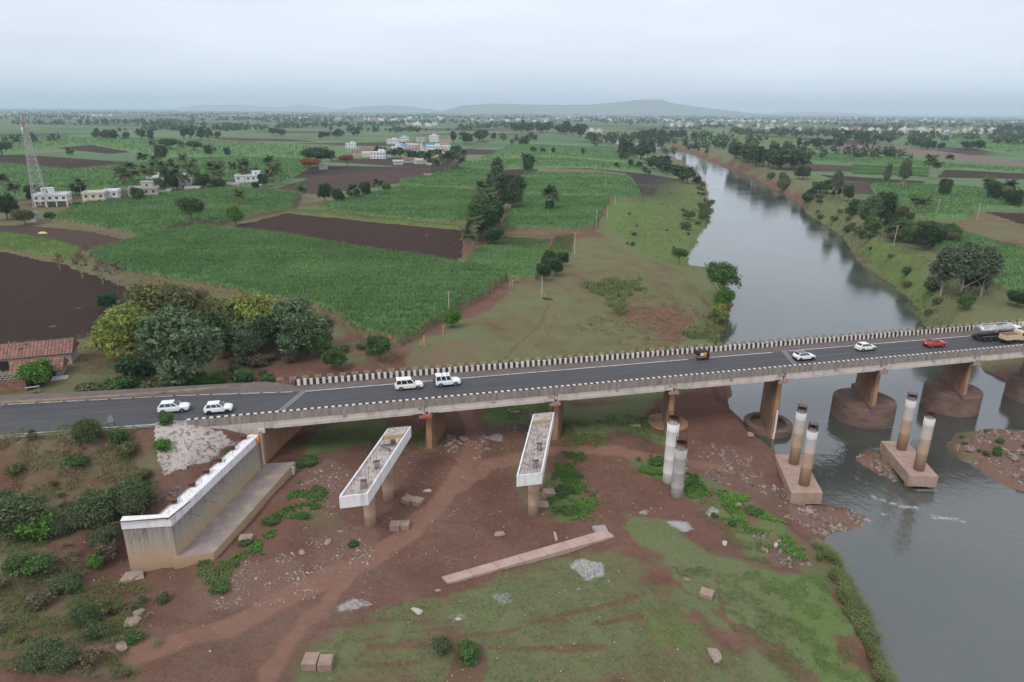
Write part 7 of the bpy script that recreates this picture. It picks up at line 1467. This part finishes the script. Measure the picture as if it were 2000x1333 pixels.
# ------------------------------------------------------------------ concrete blocks, slab, stones
M['block_pink'] = worn('block_pink', (.35, .245, .195), (.24, .155, .12), (1, 1, 1), (.4, .7), .92, 1.0); M['slab'] = worn('slab', (.46, .335, .285), (.37, .25, .205), (1, 1, 1), (.4, .7), .92, .5)
def block(px, py, w_, d, h, rz, label, tilt=(0, 0), mat='block_pink', name='concrete_block', grp='concrete test blocks'):
    p = G(px, py, 5); o = MB().box((0, 0, 0), (w_, d, h)).build(name, M[mat], bevel=.05); o.location = (p.x, p.y, p.z + h / 2 - .2); o.rotation_euler = (tilt[0], tilt[1], rz); tag(o, label, 'block', grp); return o
block(608, 1298, 1.45, 1.6, 1.0, .0, "left block of the pair at the bottom edge"); block(637, 1300, 1.35, 1.45, .95, .05, "right block of the pair at the bottom edge"); block(772, 1032, 1.3, 1.3, 1.0, -.03, "left block of the pair beside the track"); block(791, 1031, 1.25, 1.2, 1.0, -.03, "right block of the pair beside the track"); block(797, 981, 1.4, 1.5, .95, -.5, "left block of the pair under the first pier", (0, .12)); block(816, 983, 1.4, 1.5, .8, -.35, "right block of the pair under the first pier", (0, .08)); block(481, 1056, 1.6, 1.1, .8, .2, "lone block beside the abutment footing"); block(1380, 1163, 1.5, 1.3, .75, -.5, "lone block on the green meadow")
P = [G(862, 1130, 4.4), G(874, 1142, 4.4), G(1200, 1050, 3.9), G(1183, 1037, 3.9)]; cz = np.mean([q.z for q in P])
sl = empty('casting_bed', sum(P, Vector()) / 4, 0); tag(sl, "long flat pinkish concrete casting bed on the ground", "slab"); c0 = sl.location.copy()
for k in range(7):
    f0, f1 = k / 7 + .0015, (k + 1) / 7 - .0015; q = [P[0].lerp(P[3], f0), P[1].lerp(P[2], f0), P[1].lerp(P[2], f1), P[0].lerp(P[3], f1)]; m = MB(); m.prism([((v - c0).x, (v - c0).y) for v in q], -.6, [v.z - c0.z + .22 for v in q]); m.build('bay', M['slab'], sl)
o = block(1172, 1036, 1.9, 1.3, .5, .3, "grey tilted hopper slab at the end of the casting bed", (.25, .1), 'conc_grey', 'tilted_slab'); block(1085, 1048, .35, 1.9, .3, .1, "narrow pale post lying beside the casting bed", (0, 0), 'slab', 'fallen_post'); block(1072, 968, 1.7, 1.3, 1.0, .3, "broken footing block behind the middle pier", (.1, .2)); block(1060, 990, 1.6, 1.2, .7, .2, "second broken footing block behind the middle pier", (.2, .1)); block(1240, 833, 2.0, .9, .5, .1, "flat block near the old pier pad") ; block(1005, 806, 1.8, .6, .4, .1, "narrow block behind the middle pier under the bridge")
M['rock_tan'] = plain('rock_tan', (.31, .235, .195), .95, var=.35, vs=2); M['rock_grey'] = plain('rock_grey', (.22, .175, .155), .95, var=.4, vs=2); M['rock_pale'] = plain('rock_pale', (.44, .39, .355), .95, var=.25, vs=2); M['rock_dark'] = plain('rock_dark', (.13, .10, .09), .95, var=.4, vs=2)
def rock_mesh(i, mat):
    g = np.random.default_rng(300 + i); V = []; n = 7; prof = [(.0, -.35), (.8, -.28), (1.0, .05), (.72, .38), (.0, .5)]; m = MB(); idx = []
    for j, (r, z) in enumerate(prof):
        if r == 0: V.append((0, 0, z)); idx.append([len(V) - 1])
        else:
            row = []
            for k in range(n): q = r * g.uniform(.72, 1.2); a = 2 * PI * (k + .3 * j) / n; V.append((q * math.cos(a), q * math.sin(a) * .8, z * g.uniform(.7, 1.2))); row.append(len(V) - 1)
            idx.append(row)
    F_ = [(idx[0][0], idx[1][(k + 1) % n], idx[1][k]) for k in range(n)] + [(idx[4][0], idx[3][k], idx[3][(k + 1) % n]) for k in range(n)]
    for j in (1, 2): F_ += [(idx[j][k], idx[j][(k + 1) % n], idx[j + 1][(k + 1) % n], idx[j + 1][k]) for k in range(n)]
    m.add(V, F_); return m.mesh('rock', M[mat])
RK = {k: [rock_mesh(i + 9 * j, k) for i in range(4)] for j, k in enumerate(('rock_tan', 'rock_grey', 'rock_pale', 'rock_dark'))}
def rock(px, py, s, label, mat='rock_tan', sq=.6, grp=None):
    p = G(px, py, 4); o = inst('stone', RK[mat][int(rng.integers(0, 4))], None, (p.x, p.y, p.z + s * .12), rng.uniform(0, 6), (s, s * rng.uniform(.6, 1), s * sq)); tag(o, label, 'stone', grp)
for x, y, s, mt, lab in ((260, 1130, 1.5, 'rock_tan', 'broad flat stone at the abutment wing foot'), (259, 1216, .95, 'rock_tan', 'broken tan slab piece in the lower left weeds'), (270, 1198, .7, 'rock_tan', 'small stone above the broken slab piece'), (237, 1265, .8, 'rock_tan', 'rounded tan stone beside the track'), (815, 1195, .8, 'rock_pale', 'pale stone in the grass beside the track'), (1397, 1283, 1.2, 'rock_tan', 'upright tan boulder in the lower right meadow'), (1341, 1133, .55, 'rock_grey', 'grey round stone above the meadow block'), (1440, 987, .75, 'rock_tan', 'tan stone near the small heaps'), (1415, 1062, .6, 'rock_pale', 'pale stone on the weedy slope'), (1515, 1066, .7, 'rock_pale', 'white stone beside the grass bank'), (855, 1155, .45, 'rock_tan', 'small stone left of the casting bed'), (975, 1045, .9, 'rock_tan', 'flat pink rubble piece above the casting bed'), (640, 1060, .7, 'rock_tan', 'tan stone left of the rubble heap'), (590, 1080, .6, 'rock_tan', 'tan stone below the rubble heap'), (880, 868, .9, 'rock_tan', 'tan boulder beside the first old pier'), (905, 858, 1.0, 'rock_tan', 'boulder right of the first old pier'), (835, 960, .7, 'rock_pale', 'pale flat stone by the block pair'), (895, 1210, .4, 'rock_pale', 'little pale stone in the grass'), (1580, 1000, .8, 'rock_tan', 'boulder below the pile cap'), (1735, 1003, .8, 'rock_dark', 'dark wet stone at the rapids'), (1725, 998, .6, 'rock_tan', 'tan wet stone at the rapids'), (1693, 1018, .7, 'rock_tan', 'stone at the tip of the rock spit'), (1465, 850, 1.0, 'rock_tan', 'flat rock beside the ring well'), (1960, 880, 1.0, 'rock_tan', 'round rock on the gravel island'), (1975, 893, 1.6, 'rock_grey', 'flat slab rock on the gravel island'), (1895, 880, 1.0, 'rock_grey', 'grey boulder on the gravel island'), (1830, 1252, .5, 'rock_grey', 'none')):
    if lab != 'none': rock(x, y, s, lab, mt)
def scatter(polys, n, s0, s1, mats, label, name='rubble'):
    out = []
    for P, f in polys:
        xs = [p[0] for p in P]; ys = [p[1] for p in P]; k = int(n * f); x = rng.uniform(min(xs), max(xs), k * 5); y = rng.uniform(min(ys), max(ys), k * 5); s = inpoly(x + (fbm(x / 3, y / 3, 72, 3) - .5) * 7, y + (fbm(x / 3, y / 3, 73, 3) - .5) * 7, P) & (fbm(x / 1.6, y / 1.6, 81, 3) > .46); out.append(np.stack([x[s], y[s]], 1)[:k])
    xy = np.concatenate(out); z = height(xy[:, 0], xy[:, 1]); n = len(xy); xy = xy[z > -.1]; z = z[z > -.1]; n = len(xy)
    c8 = np.array([(-1, -.8, -.6), (1, -.9, -.6), (.9, .9, -.6), (-.8, 1, -.6), (-.6, -.5, .6), (.5, -.7, .75), (.6, .5, .55), (-.5, .6, .7)]); sz = s0 * (s1 / s0) ** (rng.random(n) ** 2.2); an = rng.uniform(0, 6.28, n); V = c8[None] * (1 + rng.normal(0, .22, (n, 8, 3))); V = V * np.stack([sz, sz * rng.uniform(.5, 1, n), sz * rng.uniform(.4, .8, n)], 1)[:, None] * .5
    ca, sa = np.cos(an)[:, None], np.sin(an)[:, None]; V = np.stack([V[..., 0] * ca - V[..., 1] * sa, V[..., 0] * sa + V[..., 1] * ca, V[..., 2]], -1) + np.column_stack([xy, z + sz * .1])[:, None]
    fq = np.array([(4, 5, 6, 7), (0, 1, 5, 4), (1, 2, 6, 5), (2, 3, 7, 6), (3, 0, 4, 7)]); Fq = (np.arange(n)[:, None, None] * 8 + fq[None]).reshape(-1, 4); V = V.reshape(-1, 3); c = V.mean(0)
    o = link(bpy.data.objects.new(name, npmesh(name, V - c, Fq, [M[k] for k in mats], mi=np.repeat(rng.integers(0, len(mats), n), 5)))); o.location = c; o["kind"] = "stuff"; o["label"] = label
scatter([(PX([(590, 1060), (660, 1010), (740, 1060), (720, 1110), (600, 1130)], 5), 1), (PX([(590, 940), (650, 910), (690, 950), (650, 1010), (580, 990)], 5.6), .9), (PX([(440, 1120), (600, 1080), (640, 1140), (480, 1190), (390, 1200)], 6), 1.3)], 520, .08, .36, ('rock_tan', 'rock_grey', 'rock_tan', 'rock_grey', 'rock_pale'), "grey brown rubble heaps left of the track")
scatter([(PX([(1500, 930), (1560, 960), (1640, 975), (1720, 992), (1690, 1030), (1600, 1045), (1530, 1010)], 1), 1.2), (PX([(1470, 1040), (1570, 1070), (1580, 1110), (1490, 1100)], 2.2), .5), (PX([(1340, 860), (1470, 880), (1530, 960), (1420, 950), (1330, 910)], 2.3), .8), (PX([(1840, 870), (1940, 836), (2060, 840), (2060, 980), (1930, 930)], .6), 2.0), (PX([(1670, 900), (1690, 880), (1760, 920), (1745, 940)], .6), .6)], 700, .12, .8, ('rock_tan', 'rock_grey', 'rock_dark'), "stones of the rocky river edge and gravel islands")
scatter([(PX([(0, 900), (300, 900), (330, 1120), (480, 1180), (300, 1333), (0, 1333)], 8), .8), (PX([(480, 1130), (600, 900), (900, 860), (1330, 860), (1450, 980), (1200, 1030), (860, 1120), (600, 1260)], 4.5), 1.6), (PX([(640, 1230), (1150, 1060), (1500, 1345), (600, 1345)], 4.5), .35), (PX([(850, 700), (1000, 640), (1350, 560), (1380, 640), (1100, 700)], 7), .4)], 1100, .05, .24, ('rock_tan', 'rock_pale', 'rock_grey'), "small stones and litter on the bare ground", 'loose_stones')
scatter([(PX([(375, 905), (470, 875), (490, 870), (440, 940), (360, 1010), (340, 960)], 9.5), 1)], 700, .15, .6, ('rock_dark', 'rock_grey'), "dark rubble behind the abutment wall")
scatter([(PX([(860, 850), (960, 850), (940, 900), (870, 890)], 5), 1), (PX([(990, 800), (1070, 800), (1060, 850), (1000, 850)], 4.6), .7)], 160, .2, .9, ('rock_tan', 'rock_grey'), "broken stones under the old bridge")
# bamboo poles and pipes on the mortar slope
for i, (a, b) in enumerate((((343, 828), (368, 880)), ((350, 826), (356, 850)))):
    p0, p1 = G(*a, 13), G(*b, 11.5); q = MB().cyl((0, 0, .3), tuple(p1 - p0 + Vector((0, 0, .3))), .1, .1, 6).build('pipe', M['conc_grey']); q.location = p0; tag(q, ("long", "short")[i] + " grey drain pipe lying on the mortar slope", "pipe")
# ------------------------------------------------------------------ haze
hz = MB().box((0, 14500, 228), (70000, 30000, 460)).build('haze', [])
hz["kind"] = "stuff"; hz["label"] = "thin blue haze over the plain"
hm = bpy.data.materials.new('haze_air'); hm.use_nodes = True; hm.node_tree.nodes.clear()
ho = hm.node_tree.nodes.new('ShaderNodeOutputMaterial'); hv = hm.node_tree.nodes.new('ShaderNodeVolumePrincipled')
hv.inputs['Color'].default_value = (.72, .86, 1, 1); hv.inputs['Density'].default_value = 0.000095; hv.inputs['Anisotropy'].default_value = 0.0
hm.node_tree.links.new(hv.outputs[0], ho.inputs['Volume']); hz.data.materials.append(hm)
# ------------------------------------------------------------------ tell look-alikes apart by their order in the picture
ORD = ['leftmost', 'second from left', 'third from left', 'fourth from left', 'fifth from left', 'sixth from left', 'seventh from left', 'eighth from left', 'ninth from left', 'tenth from left', 'eleventh from left', 'twelfth from left', 'thirteenth from left', 'fourteenth from left']
_same = {}
for o in sc.objects:
    if o.parent is None and o.get("label") and o.get("category"): _same.setdefault(o["label"], []).append(o)
for lab, obs in _same.items():
    if 2 <= len(obs) <= len(ORD):
        obs.sort(key=lambda o: o.location.x / o.location.y)
        for i, o in enumerate(obs): o["label"] = (lab + ", " + (ORD[i] if i < len(obs) - 1 else 'rightmost'))
